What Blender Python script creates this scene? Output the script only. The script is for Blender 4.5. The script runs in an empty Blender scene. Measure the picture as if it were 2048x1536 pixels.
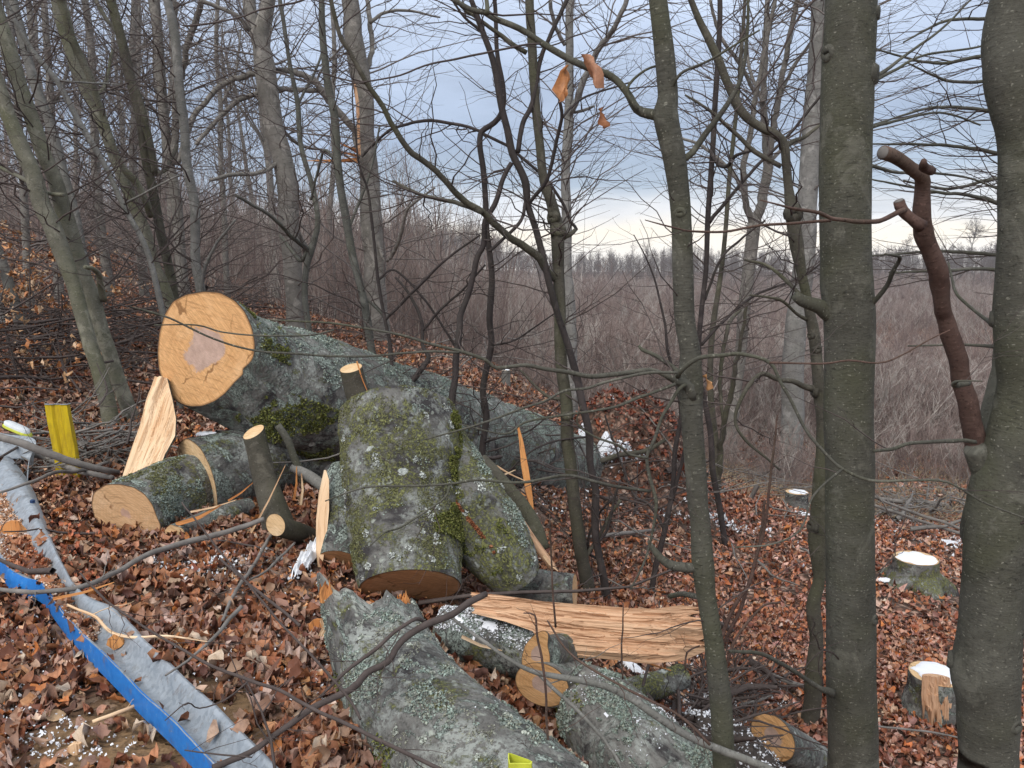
import bpy, math, random
import numpy as np
from mathutils import Vector

# ------------------------------------------------------------------ camera, sky, light, exposure
SC = bpy.context.scene
COL = SC.collection
RNG = np.random.default_rng(7)
F = 1547.0
CAMZ = 1.6
PITCH = math.radians(8.4)
cd = bpy.data.cameras.new('camera')
cam = bpy.data.objects.new('camera', cd)
COL.objects.link(cam)
cam.location = (0, 0, CAMZ)
cam.rotation_euler = (math.radians(90) - PITCH, 0, 0)
cd.sensor_width = 36.0
cd.lens = 36.0 * F / 2048.0
cd.clip_start = 0.05
cd.clip_end = 6000
SC.camera = cam

SC.view_settings.view_transform = 'Standard'
SC.view_settings.look = 'None'
SC.view_settings.gamma = 1.0
SC.view_settings.use_curve_mapping = False
SC.view_settings.exposure = 0.56
SUN_EL, SUN_AZ = 42.0, 205.0     # soft light from behind the camera, a little to its left


def nd(nt, typ, **kw):
    n = nt.nodes.new(typ)
    for k, v in kw.items():
        if k == 'inp':
            for a, b in v.items():
                n.inputs[a].default_value = b
        else:
            setattr(n, k, v)
    return n


def ramp(nt, stops, interp='LINEAR'):
    r = nt.nodes.new('ShaderNodeValToRGB')
    r.color_ramp.interpolation = interp
    e = r.color_ramp.elements
    while len(e) < len(stops):
        e.new(0.5)
    for i, (p, c) in enumerate(stops):
        e[i].position = p
        e[i].color = (c[0], c[1], c[2], 1) if not isinstance(c, (int, float)) else (c, c, c, 1)
    return r


def build_world():
    w = bpy.data.worlds.new('World')
    SC.world = w
    w.use_nodes = True
    nt = w.node_tree
    nt.nodes.clear()
    L = nt.links.new
    out = nd(nt, 'ShaderNodeOutputWorld')
    sky = nd(nt, 'ShaderNodeTexSky', sky_type='NISHITA', sun_disc=False)
    sky.sun_elevation = math.radians(SUN_EL)
    sky.sun_rotation = math.radians(SUN_AZ)
    b1 = nd(nt, 'ShaderNodeBackground', inp={'Strength': 0.09})
    L(sky.outputs[0], b1.inputs[0])
    tc = nd(nt, 'ShaderNodeTexCoord')
    mp = nd(nt, 'ShaderNodeMapping', inp={'Scale': (1.2, 1.2, 5.5)})
    L(tc.outputs['Generated'], mp.inputs[0])
    nz = nd(nt, 'ShaderNodeTexNoise', inp={'Scale': 1.7, 'Detail': 7.0, 'Roughness': 0.55, 'Distortion': 0.5})
    L(mp.outputs[0], nz.inputs['Vector'])
    sp = nd(nt, 'ShaderNodeSeparateXYZ')
    L(tc.outputs['Generated'], sp.inputs[0])
    m1 = nd(nt, 'ShaderNodeMath', operation='MULTIPLY_ADD', inp={1: 0.13, 2: -0.065})
    L(nz.outputs['Fac'], m1.inputs[0])
    ad = nd(nt, 'ShaderNodeMath', operation='ADD')
    L(sp.outputs['Z'], ad.inputs[0])
    L(m1.outputs[0], ad.inputs[1])
    cr = ramp(nt, [(0.0, (.95, .90, .84)), (0.040, (1.10, .97, 0.78)), (0.070, (0.80, 0.79, 0.80)),
                   (0.105, (0.34, 0.41, 0.51)), (0.165, (0.31, 0.38, 0.51)), (0.26, (0.46, 0.54, 0.69)),
                   (0.40, (0.62, 0.70, 0.84)), (1.0, (1.0, 1.0, 1.0))])
    L(ad.outputs[0], cr.inputs[0])
    # cloud mottling
    mp2 = nd(nt, 'ShaderNodeMapping', inp={'Scale': (1.6, 1.6, 6.5)})
    L(tc.outputs['Generated'], mp2.inputs[0])
    nz2 = nd(nt, 'ShaderNodeTexNoise', inp={'Scale': 2.3, 'Detail': 8.0, 'Roughness': 0.6})
    L(mp2.outputs[0], nz2.inputs['Vector'])
    r2 = ramp(nt, [(0.30, 0.80), (0.70, 1.12)])
    L(nz2.outputs['Fac'], r2.inputs[0])
    mx = nd(nt, 'ShaderNodeMix', data_type='RGBA', blend_type='MULTIPLY', inp={0: 1.0})
    L(cr.outputs[0], mx.inputs[6])
    L(r2.outputs[0], mx.inputs[7])
    b2 = nd(nt, 'ShaderNodeBackground', inp={'Strength': 1.0})
    L(mx.outputs[2], b2.inputs[0])
    ms = nd(nt, 'ShaderNodeMixShader', inp={0: 0.88})
    L(b1.outputs[0], ms.inputs[1])
    L(b2.outputs[0], ms.inputs[2])
    L(ms.outputs[0], out.inputs[0])


build_world()
sl = bpy.data.lights.new('sun', 'SUN')
sl.energy = 1.45
sl.angle = math.radians(38)
sl.color = (1.0, 0.95, 0.88)
sun = bpy.data.objects.new('sun', sl)
COL.objects.link(sun)
_a, _e = math.radians(SUN_AZ), math.radians(SUN_EL)
sd = Vector((math.sin(_a) * math.cos(_e), math.cos(_a) * math.cos(_e), math.sin(_e)))
sun.rotation_euler = sd.to_track_quat('Z', 'Y').to_euler()

SC.render.engine = 'CYCLES'
SC.cycles.max_bounces = 5
SC.cycles.diffuse_bounces = 3
SC.cycles.use_denoising = True
try:
    SC.cycles.denoiser = 'OPENIMAGEDENOISE'
    SC.cycles.denoising_input_passes = 'RGB_ALBEDO_NORMAL'
except Exception:
    pass

# ------------------------------------------------------------------ picking helpers
CP, SP_ = math.cos(PITCH), math.sin(PITCH)


def ray(px, py):
    x, y = (px - 1024) / F, -(py - 768) / F
    return np.array([x, CP + y * SP_, -SP_ + y * CP])


def P(px, py, Y):
    d = ray(px, py)
    return np.array([0, 0, CAMZ]) + d * (Y / d[1])


# ------------------------------------------------------------------ noise
def _h(i, j, k, s):
    n = (i.astype(np.int64) * 374761393 + j.astype(np.int64) * 668265263 + k.astype(np.int64) * 2147483647 + s * 974634777) & 0xffffffff
    n = ((n ^ (n >> 13)) * 1274126177) & 0xffffffff
    n = ((n ^ (n >> 16)) * 2246822519) & 0xffffffff
    return ((n ^ (n >> 15)) & 0xffff) / 65535.0


def vn(p, s=0):
    p = np.asarray(p, float)
    f = np.floor(p)
    t = p - f
    t = t * t * (3 - 2 * t)
    f = f.astype(np.int64)
    i, j, k = f[..., 0], f[..., 1], f[..., 2]
    r = 0
    for a in (0, 1):
        for b in (0, 1):
            for c in (0, 1):
                w = (t[..., 0] if a else 1 - t[..., 0]) * (t[..., 1] if b else 1 - t[..., 1]) * (t[..., 2] if c else 1 - t[..., 2])
                r = r + w * _h(i + a, j + b, k + c, s)
    return r * 2 - 1


def fbm(p, o=4, s=0):
    p = np.asarray(p, float)
    r, a, q = 0, 0.5, 1.0
    for n in range(o):
        r = r + a * vn(p * q, s + n)
        a *= 0.5
        q *= 2.03
    return r


# ------------------------------------------------------------------ ground surface
ctl_px = [(100, 1500, 2.5), (300, 1530, 2.35), (560, 1300, 3.2), (650, 1450, 2.6), (1080, 1430, 3.45), (1330, 1460, 3.9),
          (1500, 1480, 4.8), (1330, 1250, 5.6), (1200, 1195, 6.2), (1860, 1430, 5.1), (1640, 1450, 5.0), (1830, 1185, 8),
          (1480, 1200, 7.2), (1300, 1060, 8), (1590, 1010, 12), (1460, 925, 17), (1580, 955, 16), (1900, 1000, 14),
          (1900, 900, 22), (350, 1100, 4.3), (130, 960, 5.6), (230, 865, 7), (50, 640, 12), (0, 560, 17), (330, 610, 14),
          (600, 640, 17), (850, 690, 16), (1010, 760, 14), (1100, 850, 12), (950, 1040, 6), (1350, 735, 30), (1900, 800, 35)]
ctl = [P(*c) for c in ctl_px] + [np.array(c, float) for c in [
    (0, 0, 0), (-2, 0, .05), (1.44, 3.3, -1.05), (1.75, 2.6, -.85), (3, 0, -.9), (.3, 1, -.05), (-1, 1.2, .02), (2, 1, -.55), (6, 5, -2.3), (-30, 40, 3.2), (-60, 100, 6),
    (-100, 300, 6), (0, 60, -4.2), (0, 100, -4), (60, 100, -5), (30, 60, -6.2), (-30, 80, 1.5), (0, 220, -1.5), (130, 220, -2), (0, 320, 1), (200, 300, -.5),
    (0, 1000, 0), (-1000, 1000, 8), (1000, 1000, -4), (-400, 0, 10), (400, 0, -14), (0, -50, 1.5), (-20, 0, 1.2),
    (20, 0, -4), (22, 20, -5), (-8, 8, 1.1), (-14, 20, 2.6), (-4, -8, .3), (0, 2500, -4), (2500, 2500, -8), (-2500, 2500, 5), (-2500, -2500, 5), (2500, -2500, -10)]]
ctl = np.array(ctl)


def warp(a):
    return np.arcsinh(np.asarray(a, float) / 4.0)


def _U(r):
    return r * r * np.log(r + 1e-9)


_cx, _cy = warp(ctl[:, 0]), warp(ctl[:, 1])
_n = len(ctl)
_K = _U(np.hypot(_cx[:, None] - _cx, _cy[:, None] - _cy)) + np.eye(_n) * 0.004
_Pm = np.c_[np.ones(_n), _cx, _cy]
_A = np.block([[_K, _Pm], [_Pm.T, np.zeros((3, 3))]])
_w = np.linalg.solve(_A, np.r_[ctl[:, 2], 0, 0, 0])
MND = P(1275, 900, 9.7)


def gz(x, y, bumps=True):
    x, y = np.asarray(x, float), np.asarray(y, float)
    sh = np.broadcast(x, y).shape
    xf, yf = np.broadcast_to(x, sh).ravel(), np.broadcast_to(y, sh).ravel()
    u, v = warp(xf), warp(yf)
    z = _w[_n] + _w[_n + 1] * u + _w[_n + 2] * v
    for i in range(_n):
        z = z + _w[i] * _U(np.hypot(u - _cx[i], v - _cy[i]))
    if bumps:
        q = np.c_[xf, yf, 0 * xf]
        d = np.hypot(xf, yf)
        z = z + .05 * fbm(q * .9, 3) + .02 * fbm(q * 4, 2, 5) + np.clip(d / 60, 0, 1) * 1.0 * fbm(q * .06, 2, 9)
        r = np.hypot((xf - MND[0]) / .95, (yf - MND[1]) / .8) * (1 + .25 * fbm(q * 1.7, 3, 3))
        z = z + 1.15 * np.exp(-r ** 3.2) * (1 + .18 * fbm(q * 4, 3, 8))
    return z.reshape(sh)


def gpt(x, y, h=0.0):
    return np.array([x, y, float(gz(x, y)) + h])


def G(px, py, h=0.0):
    """where the ray through a pixel meets the ground raised by h"""
    d = ray(px, py)
    o = np.array([0, 0, CAMZ])
    t = np.concatenate([np.linspace(.8, 30, 800), np.linspace(30.2, 400, 600)])
    q = o + d * t[:, None]
    s = q[:, 2] - gz(q[:, 0], q[:, 1]) - h
    i = np.where(s < 0)[0]
    if len(i) == 0:
        return o + d * 30
    i = max(i[0], 1)
    f = s[i - 1] / (s[i - 1] - s[i])
    return q[i - 1] * (1 - f) + q[i] * f


# ------------------------------------------------------------------ mesh helpers
def mesh_np(name, V, Fs, mats=(), smooth=True, attrs=None, mi=None):
    V = np.asarray(V, np.float32)
    me = bpy.data.meshes.new(name)
    Fs = [np.asarray(f, np.int32) for f in Fs if len(f)]
    me.vertices.add(len(V))
    me.vertices.foreach_set('co', V.ravel())
    nl = sum(f.size for f in Fs)
    nf = sum(len(f) for f in Fs)
    me.loops.add(nl)
    me.polygons.add(nf)
    me.loops.foreach_set('vertex_index', np.concatenate([f.ravel() for f in Fs]))
    st, o = [], 0
    for f in Fs:
        k = f.shape[1]
        st.append(np.arange(len(f)) * k + o)
        o += f.size
    me.polygons.foreach_set('loop_start', np.concatenate(st).astype(np.int32))
    me.polygons.foreach_set('use_smooth', np.full(nf, smooth))
    if mi is not None:
        me.polygons.foreach_set('material_index', np.asarray(mi, np.int32))
    for k, a in (attrs or {}).items():
        a = np.asarray(a, np.float32)
        if a.ndim == 1:
            at = me.attributes.new(k, 'FLOAT', 'POINT')
            at.data.foreach_set('value', a)
        elif a.shape[1] == 4:
            at = me.attributes.new(k, 'FLOAT_COLOR', 'POINT')
            at.data.foreach_set('color', a.ravel())
        else:
            at = me.attributes.new(k, 'FLOAT_VECTOR', 'POINT')
            at.data.foreach_set('vector', a.ravel())
    for m in (mats if isinstance(mats, (list, tuple)) else [mats]):
        me.materials.append(m)
    me.update()
    me.validate()
    return me


def tag(o, label=None, cat=None, group=None, kind=None):
    if label:
        o['label'] = label
    if cat:
        o['category'] = cat
    if group:
        o['group'] = group
    if kind:
        o['kind'] = kind
    return o


class Geo:
    """collects vertices, faces and the bark coordinate of one mesh"""

    def __init__(s):
        s.V, s.F, s.B, s.n = [], [], [], 0

    def add(s, V, F_, B=None):
        V = np.asarray(V, float).reshape(-1, 3)
        for f in (F_ if isinstance(F_, list) else [F_]):
            if len(f):
                s.F.append(np.asarray(f) + s.n)
        s.V.append(V)
        s.B.append(V if B is None else np.asarray(B, float).reshape(-1, 3))
        s.n += len(V)
        return s

    def obj(s, name, mat, parent=None, smooth=True, attr='bco', base=None):
        V = np.concatenate(s.V)
        b = np.array(base) if base is not None else (np.array(parent.location) if parent else np.zeros(3))
        if parent and parent.parent:
            b = np.array(parent.parent.location) + np.array(parent.location)
        q = [f for f in s.F if f.shape[1] == 4]
        t = [f for f in s.F if f.shape[1] == 3]
        me = mesh_np(name, V - b, ([np.concatenate(q)] if q else []) + ([np.concatenate(t)] if t else []), mat, smooth, {attr: np.concatenate(s.B)})
        o = bpy.data.objects.new(name, me)
        COL.objects.link(o)
        if parent:
            o.parent = parent
        elif base is not None:
            o.location = base
        return o


def empty(name, loc, label, cat, group=None):
    o = bpy.data.objects.new(name, None)
    COL.objects.link(o)
    o.location = tuple(float(v) for v in loc)
    o.empty_display_size = .1
    return tag(o, label, cat, group)


def norm(a):
    a = np.asarray(a, float)
    return a / (np.linalg.norm(a, axis=-1, keepdims=True) + 1e-12)


def spline(pts, vals, step):
    """Catmull-Rom through pts, about one sample each `step`"""
    pts = np.asarray(pts, float)
    vals = np.asarray(vals, float)
    if len(pts) == 2:
        n = max(2, int(np.linalg.norm(pts[1] - pts[0]) / step) + 1)
        t = np.linspace(0, 1, n)[:, None]
        return pts[0] * (1 - t) + pts[1] * t, (vals[0] * (1 - t[:, 0]) + vals[1] * t[:, 0])
    A = np.vstack([2 * pts[0] - pts[1], pts, 2 * pts[-1] - pts[-2]])
    oP, oR = [], []
    for i in range(1, len(A) - 2):
        seg = np.linalg.norm(A[i + 1] - A[i])
        n = max(1, int(math.ceil(seg / step)))
        t = (np.arange(n) / n)[:, None]
        p0, p1, p2, p3 = A[i - 1], A[i], A[i + 1], A[i + 2]
        oP.append(.5 * ((2 * p1) + (p2 - p0) * t + (2 * p0 - 5 * p1 + 4 * p2 - p3) * t ** 2 + (3 * p1 - p0 - 3 * p2 + p3) * t ** 3))
        oR.append(vals[i - 1] * (1 - t[:, 0]) + vals[i] * t[:, 0])
    oP.append(A[-2:-1])
    oR.append(vals[-1:])
    return np.vstack(oP), np.concatenate(oR)


def frames(Pn, ref=None):
    T = np.gradient(Pn, axis=0)
    T = norm(T)
    if ref is None:
        ref = np.array([0, 0, 1.]) if abs(T[0][2]) < .9 else np.array([0, 1., 0])
    U = np.zeros_like(Pn)
    u = norm(np.cross(T[0], ref))
    for i in range(len(Pn)):
        u = norm(u - T[i] * np.dot(u, T[i]))
        U[i] = u
    return T, U, np.cross(U, T)


def tube(g, Pn, Rn, sides, lump=0.0, lsc=3.0, seed=0, cap=True, phase=0.0):
    T, U, W = frames(Pn)
    n = len(Pn)
    th = np.arange(sides) / sides * 2 * np.pi + phase
    c, s = np.cos(th), np.sin(th)
    D = U[:, None] * c[None, :, None] + W[:, None] * s[None, :, None]
    L = np.r_[0, np.cumsum(np.linalg.norm(np.diff(Pn, axis=0), axis=1))]
    R = np.repeat(np.asarray(Rn)[:, None], sides, 1)
    if lump:
        q = Pn[:, None] + D * R[..., None]
        R = R * (1 + lump * fbm(q * lsc, 3, seed))
    V = Pn[:, None] + D * R[..., None]
    B = np.stack([c[None] * R, s[None] * R, np.repeat(L[:, None], sides, 1)], -1) + np.array([seed * 1.37, seed * .77, seed * 2.1])
    i = np.arange(n - 1)[:, None] * sides
    j = np.arange(sides)[None]
    a = i + j
    b = i + (j + 1) % sides
    Fq = np.stack([a, b, b + sides, a + sides], -1).reshape(-1, 4)
    fs = [Fq]
    VV, BB = V.reshape(-1, 3), B.reshape(-1, 3)
    if cap:
        VV = np.vstack([VV, Pn[:1], Pn[-1:]])
        BB = np.vstack([BB, BB[:1], BB[-1:]])
        k = n * sides
        jj = np.arange(sides)
        fs.append(np.stack([np.full(sides, k), (jj + 1) % sides, jj], -1))
        fs.append(np.stack([np.full(sides, k + 1), (n - 1) * sides + jj, (n - 1) * sides + (jj + 1) % sides], -1))
    g.add(VV, fs, BB)
    return V, R


def tubes_batch(g, PL, RL, sides=3):
    """PL (N,K,3), RL (N,K)"""
    if len(PL) == 0:
        return
    N, K, _ = PL.shape
    T = np.gradient(PL, axis=1)
    T = norm(T)
    D = norm(PL[:, -1] - PL[:, 0])
    ref = np.where(np.abs(D[:, 2:3]) < .8, np.array([[0, 0, 1.]]), np.array([[1., 0, 0]]))[:, None]
    U = norm(np.cross(T, np.broadcast_to(ref, T.shape)))
    W = np.cross(U, T)
    th = np.arange(sides) / sides * 2 * np.pi
    V = PL[:, :, None] + RL[:, :, None, None] * (U[:, :, None] * np.cos(th)[:, None] + W[:, :, None] * np.sin(th)[:, None])
    L = np.arange(K)[None, :, None] * (np.linalg.norm(PL[:, -1] - PL[:, 0], axis=1) / K)[:, None, None]
    B = np.stack([np.broadcast_to(np.cos(th) * .01, (N, K, sides)), np.broadcast_to(np.sin(th) * .01, (N, K, sides)), np.broadcast_to(L, (N, K, sides))], -1)
    base = (np.arange(N) * K * sides)[:, None, None]
    i = (np.arange(K - 1) * sides)[None, :, None]
    j = np.arange(sides)[None, None]
    a = base + i + j
    b = base + i + (j + 1) % sides
    g.add(V, np.stack([a, b, b + sides, a + sides], -1).reshape(-1, 4), B)


def resample(Pn, Rn, K):
    L = np.r_[0, np.cumsum(np.linalg.norm(np.diff(Pn, axis=0), axis=1))]
    t = np.linspace(0, L[-1], K)
    return np.stack([np.interp(t, L, Pn[:, k]) for k in range(3)], -1), np.interp(t, L, Rn)


def sprout(PL, RL, cnt, lo, hi, rng, t0=.2, t1=1.0, ang=(35, 70), K=6, up=.1, flat=.7, rr=.55, rmin=.0012, zig=.12, tip=.3, bias=None, tk=.0055):
    """children of polylines: returns (cnt,K,3),(cnt,K)"""
    N, K0, _ = PL.shape
    ln = np.linalg.norm(np.diff(PL, axis=1), axis=2).sum(1)
    w = ln / ln.sum()
    idx = rng.choice(N, cnt, p=w)
    t = rng.uniform(t0, t1, cnt) * (K0 - 1) * .999
    i = t.astype(int)
    f = (t - i)[:, None]
    p0 = PL[idx, i] * (1 - f) + PL[idx, i + 1] * f
    r0 = RL[idx, i] * (1 - f[:, 0]) + RL[idx, i + 1] * f[:, 0]
    tan = norm(PL[idx, i + 1] - PL[idx, i])
    rv = rng.normal(size=(cnt, 3))
    if bias is not None:
        rv = rv + np.array(bias)
    pr = norm(rv - tan * (rv * tan).sum(1, keepdims=True))
    a = np.radians(rng.uniform(ang[0], ang[1], cnt))[:, None]
    d = tan * np.cos(a) + pr * np.sin(a)
    d[:, 2] *= flat
    d[:, 2] += up
    d = norm(d)
    L = (rng.uniform(lo, hi, cnt) * (1.15 - .6 * (t / (K0 - 1))))[:, None]
    pts = [p0]
    side = norm(np.cross(d, np.array([0, 0, 1.])) + 1e-6)
    s = rng.choice([-1, 1], cnt)[:, None]
    cur = d.copy()
    for k in range(1, K):
        st = cur + side * s * zig * (1 if k % 2 else -1) + rng.normal(size=(cnt, 3)) * zig * .6
        pts.append(pts[-1] + norm(st) * L / (K - 1))
        cur = norm(cur + rng.normal(size=(cnt, 3)) * zig * .8 + np.array([0, 0, up * .25]))
    Q = np.stack(pts, 1)
    r = np.clip(r0 * rr, rmin, (L[:, 0] * tk + rmin))
    R = r[:, None] * np.linspace(1, tip, K)[None]
    return Q, np.maximum(R, rmin * .6)


# ------------------------------------------------------------------ materials
def new_mat(name):
    m = bpy.data.materials.new(name)
    m.use_nodes = True
    nt = m.node_tree
    b = nt.nodes['Principled BSDF']
    b.inputs['Specular IOR Level'].default_value = .25
    b.inputs['Roughness'].default_value = .85
    return m, nt, b, nt.links.new


def mixc(nt, fac, a, b, bt='MIX'):
    n = nd(nt, 'ShaderNodeMix', data_type='RGBA', blend_type=bt)
    for s, v in ((0, fac), (6, a), (7, b)):
        if isinstance(v, (int, float)):
            n.inputs[s].default_value = v
        elif isinstance(v, (tuple, list)):
            n.inputs[s].default_value = (v[0], v[1], v[2], 1)
        else:
            nt.links.new(v, n.inputs[s])
    return n.outputs[2]


def noise(nt, vec, scale, detail=4, rough=.55, dist=0.0, sc3=None):
    if sc3:
        m = nd(nt, 'ShaderNodeMapping', inp={'Scale': sc3})
        nt.links.new(vec, m.inputs[0])
        vec = m.outputs[0]
    n = nd(nt, 'ShaderNodeTexNoise', inp={'Scale': scale, 'Detail': detail, 'Roughness': rough, 'Distortion': dist})
    nt.links.new(vec, n.inputs['Vector'])
    return n.outputs['Fac']


def rmp(nt, src, *stops, interp='LINEAR'):
    r = ramp(nt, stops, interp)
    nt.links.new(src, r.inputs[0])
    return r.outputs[0]


def attr(nt, name):
    a = nd(nt, 'ShaderNodeAttribute', attribute_name=name)
    return a.outputs['Vector']


def math_(nt, op, a, b=None):
    n = nd(nt, 'ShaderNodeMath', operation=op)
    for i, v in enumerate((a, b)):
        if v is None:
            continue
        if isinstance(v, (int, float)):
            n.inputs[i].default_value = v
        else:
            nt.links.new(v, n.inputs[i])
    return n.outputs[0]


def bump(nt, b, h, strength=.5, dist=.01, prev=None):
    n = nd(nt, 'ShaderNodeBump', inp={'Strength': strength, 'Distance': dist})
    nt.links.new(h, n.inputs['Height'])
    if prev is not None:
        nt.links.new(prev, n.inputs['Normal'])
    nt.links.new(n.outputs[0], b.inputs['Normal'])
    return n.outputs[0]


def bark_young(name, c1, c2, green=.4, speck=.5, fine=1.0, dark=.3, gc=(.10, .105, .062)):
    """smooth beech bark: fine cross lines, pale pores, algae film"""
    m, nt, b, L = new_mat(name)
    v = attr(nt, 'bco')
    n1 = noise(nt, v, 9, 6, .6)
    base = mixc(nt, rmp(nt, n1, (.3, 0), (.7, 1)), c1, c2)
    n2 = noise(nt, v, 2.2, 5, .6, .4)
    g = mixc(nt, rmp(nt, n2, (.45, 0), (.66, green)), base, gc)
    n3 = noise(nt, v, 30 * fine, 5, .65, .3, (1, 1, 4.2))
    nm_ = noise(nt, v, 3.4, 4, .6, .5)
    g = mixc(nt, math_(nt, 'MULTIPLY', rmp(nt, n3, (.34, .8), (.46, 0)), rmp(nt, nm_, (.40, .15), (.62, 1))), g, tuple(x * .35 for x in c1))
    nsp = noise(nt, v, 95 * fine, 3, .6)
    g = mixc(nt, rmp(nt, nsp, (.30, .6), (.42, 0)), g, tuple(x * .4 for x in c1))
    n5 = noise(nt, v, 1.3, 4, .6)
    g = mixc(nt, rmp(nt, n5, (.52, 0), (.68, dark)), g, tuple(x * .4 for x in c1))
    vo = nd(nt, 'ShaderNodeTexVoronoi', inp={'Scale': 70 * fine, 'Randomness': 1.0})
    mp = nd(nt, 'ShaderNodeMapping', inp={'Scale': (1, 1, 1.5)})
    L(v, mp.inputs[0])
    dn = nd(nt, 'ShaderNodeTexNoise', inp={'Scale': 40.0, 'Detail': 3.0})
    L(v, dn.inputs['Vector'])
    L(mixc(nt, .035, mp.outputs[0], dn.outputs['Color'], 'ADD'), vo.inputs['Vector'])
    sp = nd(nt, 'ShaderNodeSeparateColor')
    L(vo.outputs['Color'], sp.inputs[0])
    k = math_(nt, 'MULTIPLY', rmp(nt, vo.outputs['Distance'], (.10, 1), (.36, 0)), rmp(nt, sp.outputs[0], (.55, 0), (1.0, speck)))
    g = mixc(nt, k, g, tuple(min(.5, x * 3.2) for x in c2))
    nb = noise(nt, v, 5.5, 6, .7, .5, (1, 1, .8))
    g = mixc(nt, rmp(nt, nb, (.56, 0), (.63, .45)), g, tuple(min(.5, x * 1.7) for x in c2))
    L(g, b.inputs['Base Color'])
    h = math_(nt, 'ADD', math_(nt, 'MULTIPLY', n3, 1.0), math_(nt, 'MULTIPLY', k, .25))
    p = bump(nt, b, h, .38, .010)
    bump(nt, b, n1, .35, .03, p)
    return m


def bark_log(name, moss=.5, lich=.5, bright=1.0, spots=.5, darkp=.5):
    m, nt, b, L = new_mat(name)
    v = attr(nt, 'bco')
    n1 = noise(nt, v, 7, 7, .65, .2)
    g0 = tuple(x * bright for x in (.105, .10, .092))
    g1 = tuple(x * bright for x in (.21, .205, .19))
    c = mixc(nt, rmp(nt, n1, (.3, 0), (.7, 1)), g0, g1)
    nf = noise(nt, v, 60, 6, .7)
    c = mixc(nt, rmp(nt, nf, (.35, .7), (.5, 0)), c, tuple(x * .4 for x in g0))
    nd_ = noise(nt, v, 3.1, 5, .6, .6, (1, 1, 1.7))
    c = mixc(nt, rmp(nt, nd_, (.58 - .1 * darkp, 0), (.62 - .04 * darkp, .88)), c, (.040, .036, .038))
    # pale grey-white wash
    nw = noise(nt, v, 4.3, 6, .7, .3)
    nw2 = noise(nt, v, 45, 5, .7)
    w = math_(nt, 'MULTIPLY', rmp(nt, nw, (.47, 0), (.60, .9)), rmp(nt, nw2, (.42, 0), (.52, 1)))
    c = mixc(nt, w, c, (.34, .36, .33))
    # moss-green crust
    nm = noise(nt, v, 5.2, 7, .72, .5)
    nm2 = noise(nt, v, 70, 5, .75)
    k = math_(nt, 'MULTIPLY', rmp(nt, nm, (.66 - .2 * moss, 0), (.72 - .18 * moss, 1)), rmp(nt, nm2, (.40, .0), (.52, 1)))
    mc = mixc(nt, rmp(nt, nm2, (.4, 0), (.62, 1)), (.075, .078, .028), (.26, .265, .105))
    c = mixc(nt, k, c, mc)
    # mint lichen
    nl = noise(nt, v, 6.4, 7, .75, .8)
    k2 = math_(nt, 'MULTIPLY', rmp(nt, nl, (.70 - .22 * lich, 0), (.72 - .21 * lich, 1)), rmp(nt, noise(nt, v, 90, 5, .8), (.40, 0), (.5, 1)))
    lc = mixc(nt, noise(nt, v, 120, 3), (.23, .275, .24), (.47, .54, .48))
    c = mixc(nt, k2, c, lc)
    # round spots
    dv = nd(nt, 'ShaderNodeTexNoise', inp={'Scale': 25.0, 'Detail': 3.0})
    L(v, dv.inputs['Vector'])
    vv = mixc(nt, .07, v, dv.outputs['Color'], 'ADD')
    vo = nd(nt, 'ShaderNodeTexVoronoi', inp={'Scale': 30.0})
    L(vv, vo.inputs['Vector'])
    sp = nd(nt, 'ShaderNodeSeparateColor')
    L(vo.outputs['Color'], sp.inputs[0])
    k3 = math_(nt, 'MULTIPLY', rmp(nt, vo.outputs['Distance'], (.18, 1), (.42, 0)), rmp(nt, sp.outputs[0], (.97 - .25 * spots, 0), (1.0, .9)))
    c = mixc(nt, k3, c, (.40, .43, .37))
    vo2 = nd(nt, 'ShaderNodeTexVoronoi', inp={'Scale': 7.0})
    L(vv, vo2.inputs['Vector'])
    sp2 = nd(nt, 'ShaderNodeSeparateColor')
    L(vo2.outputs['Color'], sp2.inputs[0])
    k4 = math_(nt, 'MULTIPLY', rmp(nt, vo2.outputs['Distance'], (.12, 1), (.19, 0)), rmp(nt, sp2.outputs[1], (.95 - .2 * spots, 0), (.97 - .2 * spots, .95)))
    c = mixc(nt, k4, c, (.60, .64, .60))
    L(c, b.inputs['Base Color'])
    b.inputs['Roughness'].default_value = .95
    h = math_(nt, 'ADD', math_(nt, 'ADD', math_(nt, 'MULTIPLY', k, nm2), math_(nt, 'MULTIPLY', k2, 1.1)), math_(nt, 'ADD', math_(nt, 'MULTIPLY', nf, .6), math_(nt, 'MULTIPLY', k4, .5)))
    p = bump(nt, b, h, .9, .012)
    bump(nt, b, n1, .5, .05, p)
    return m


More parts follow.
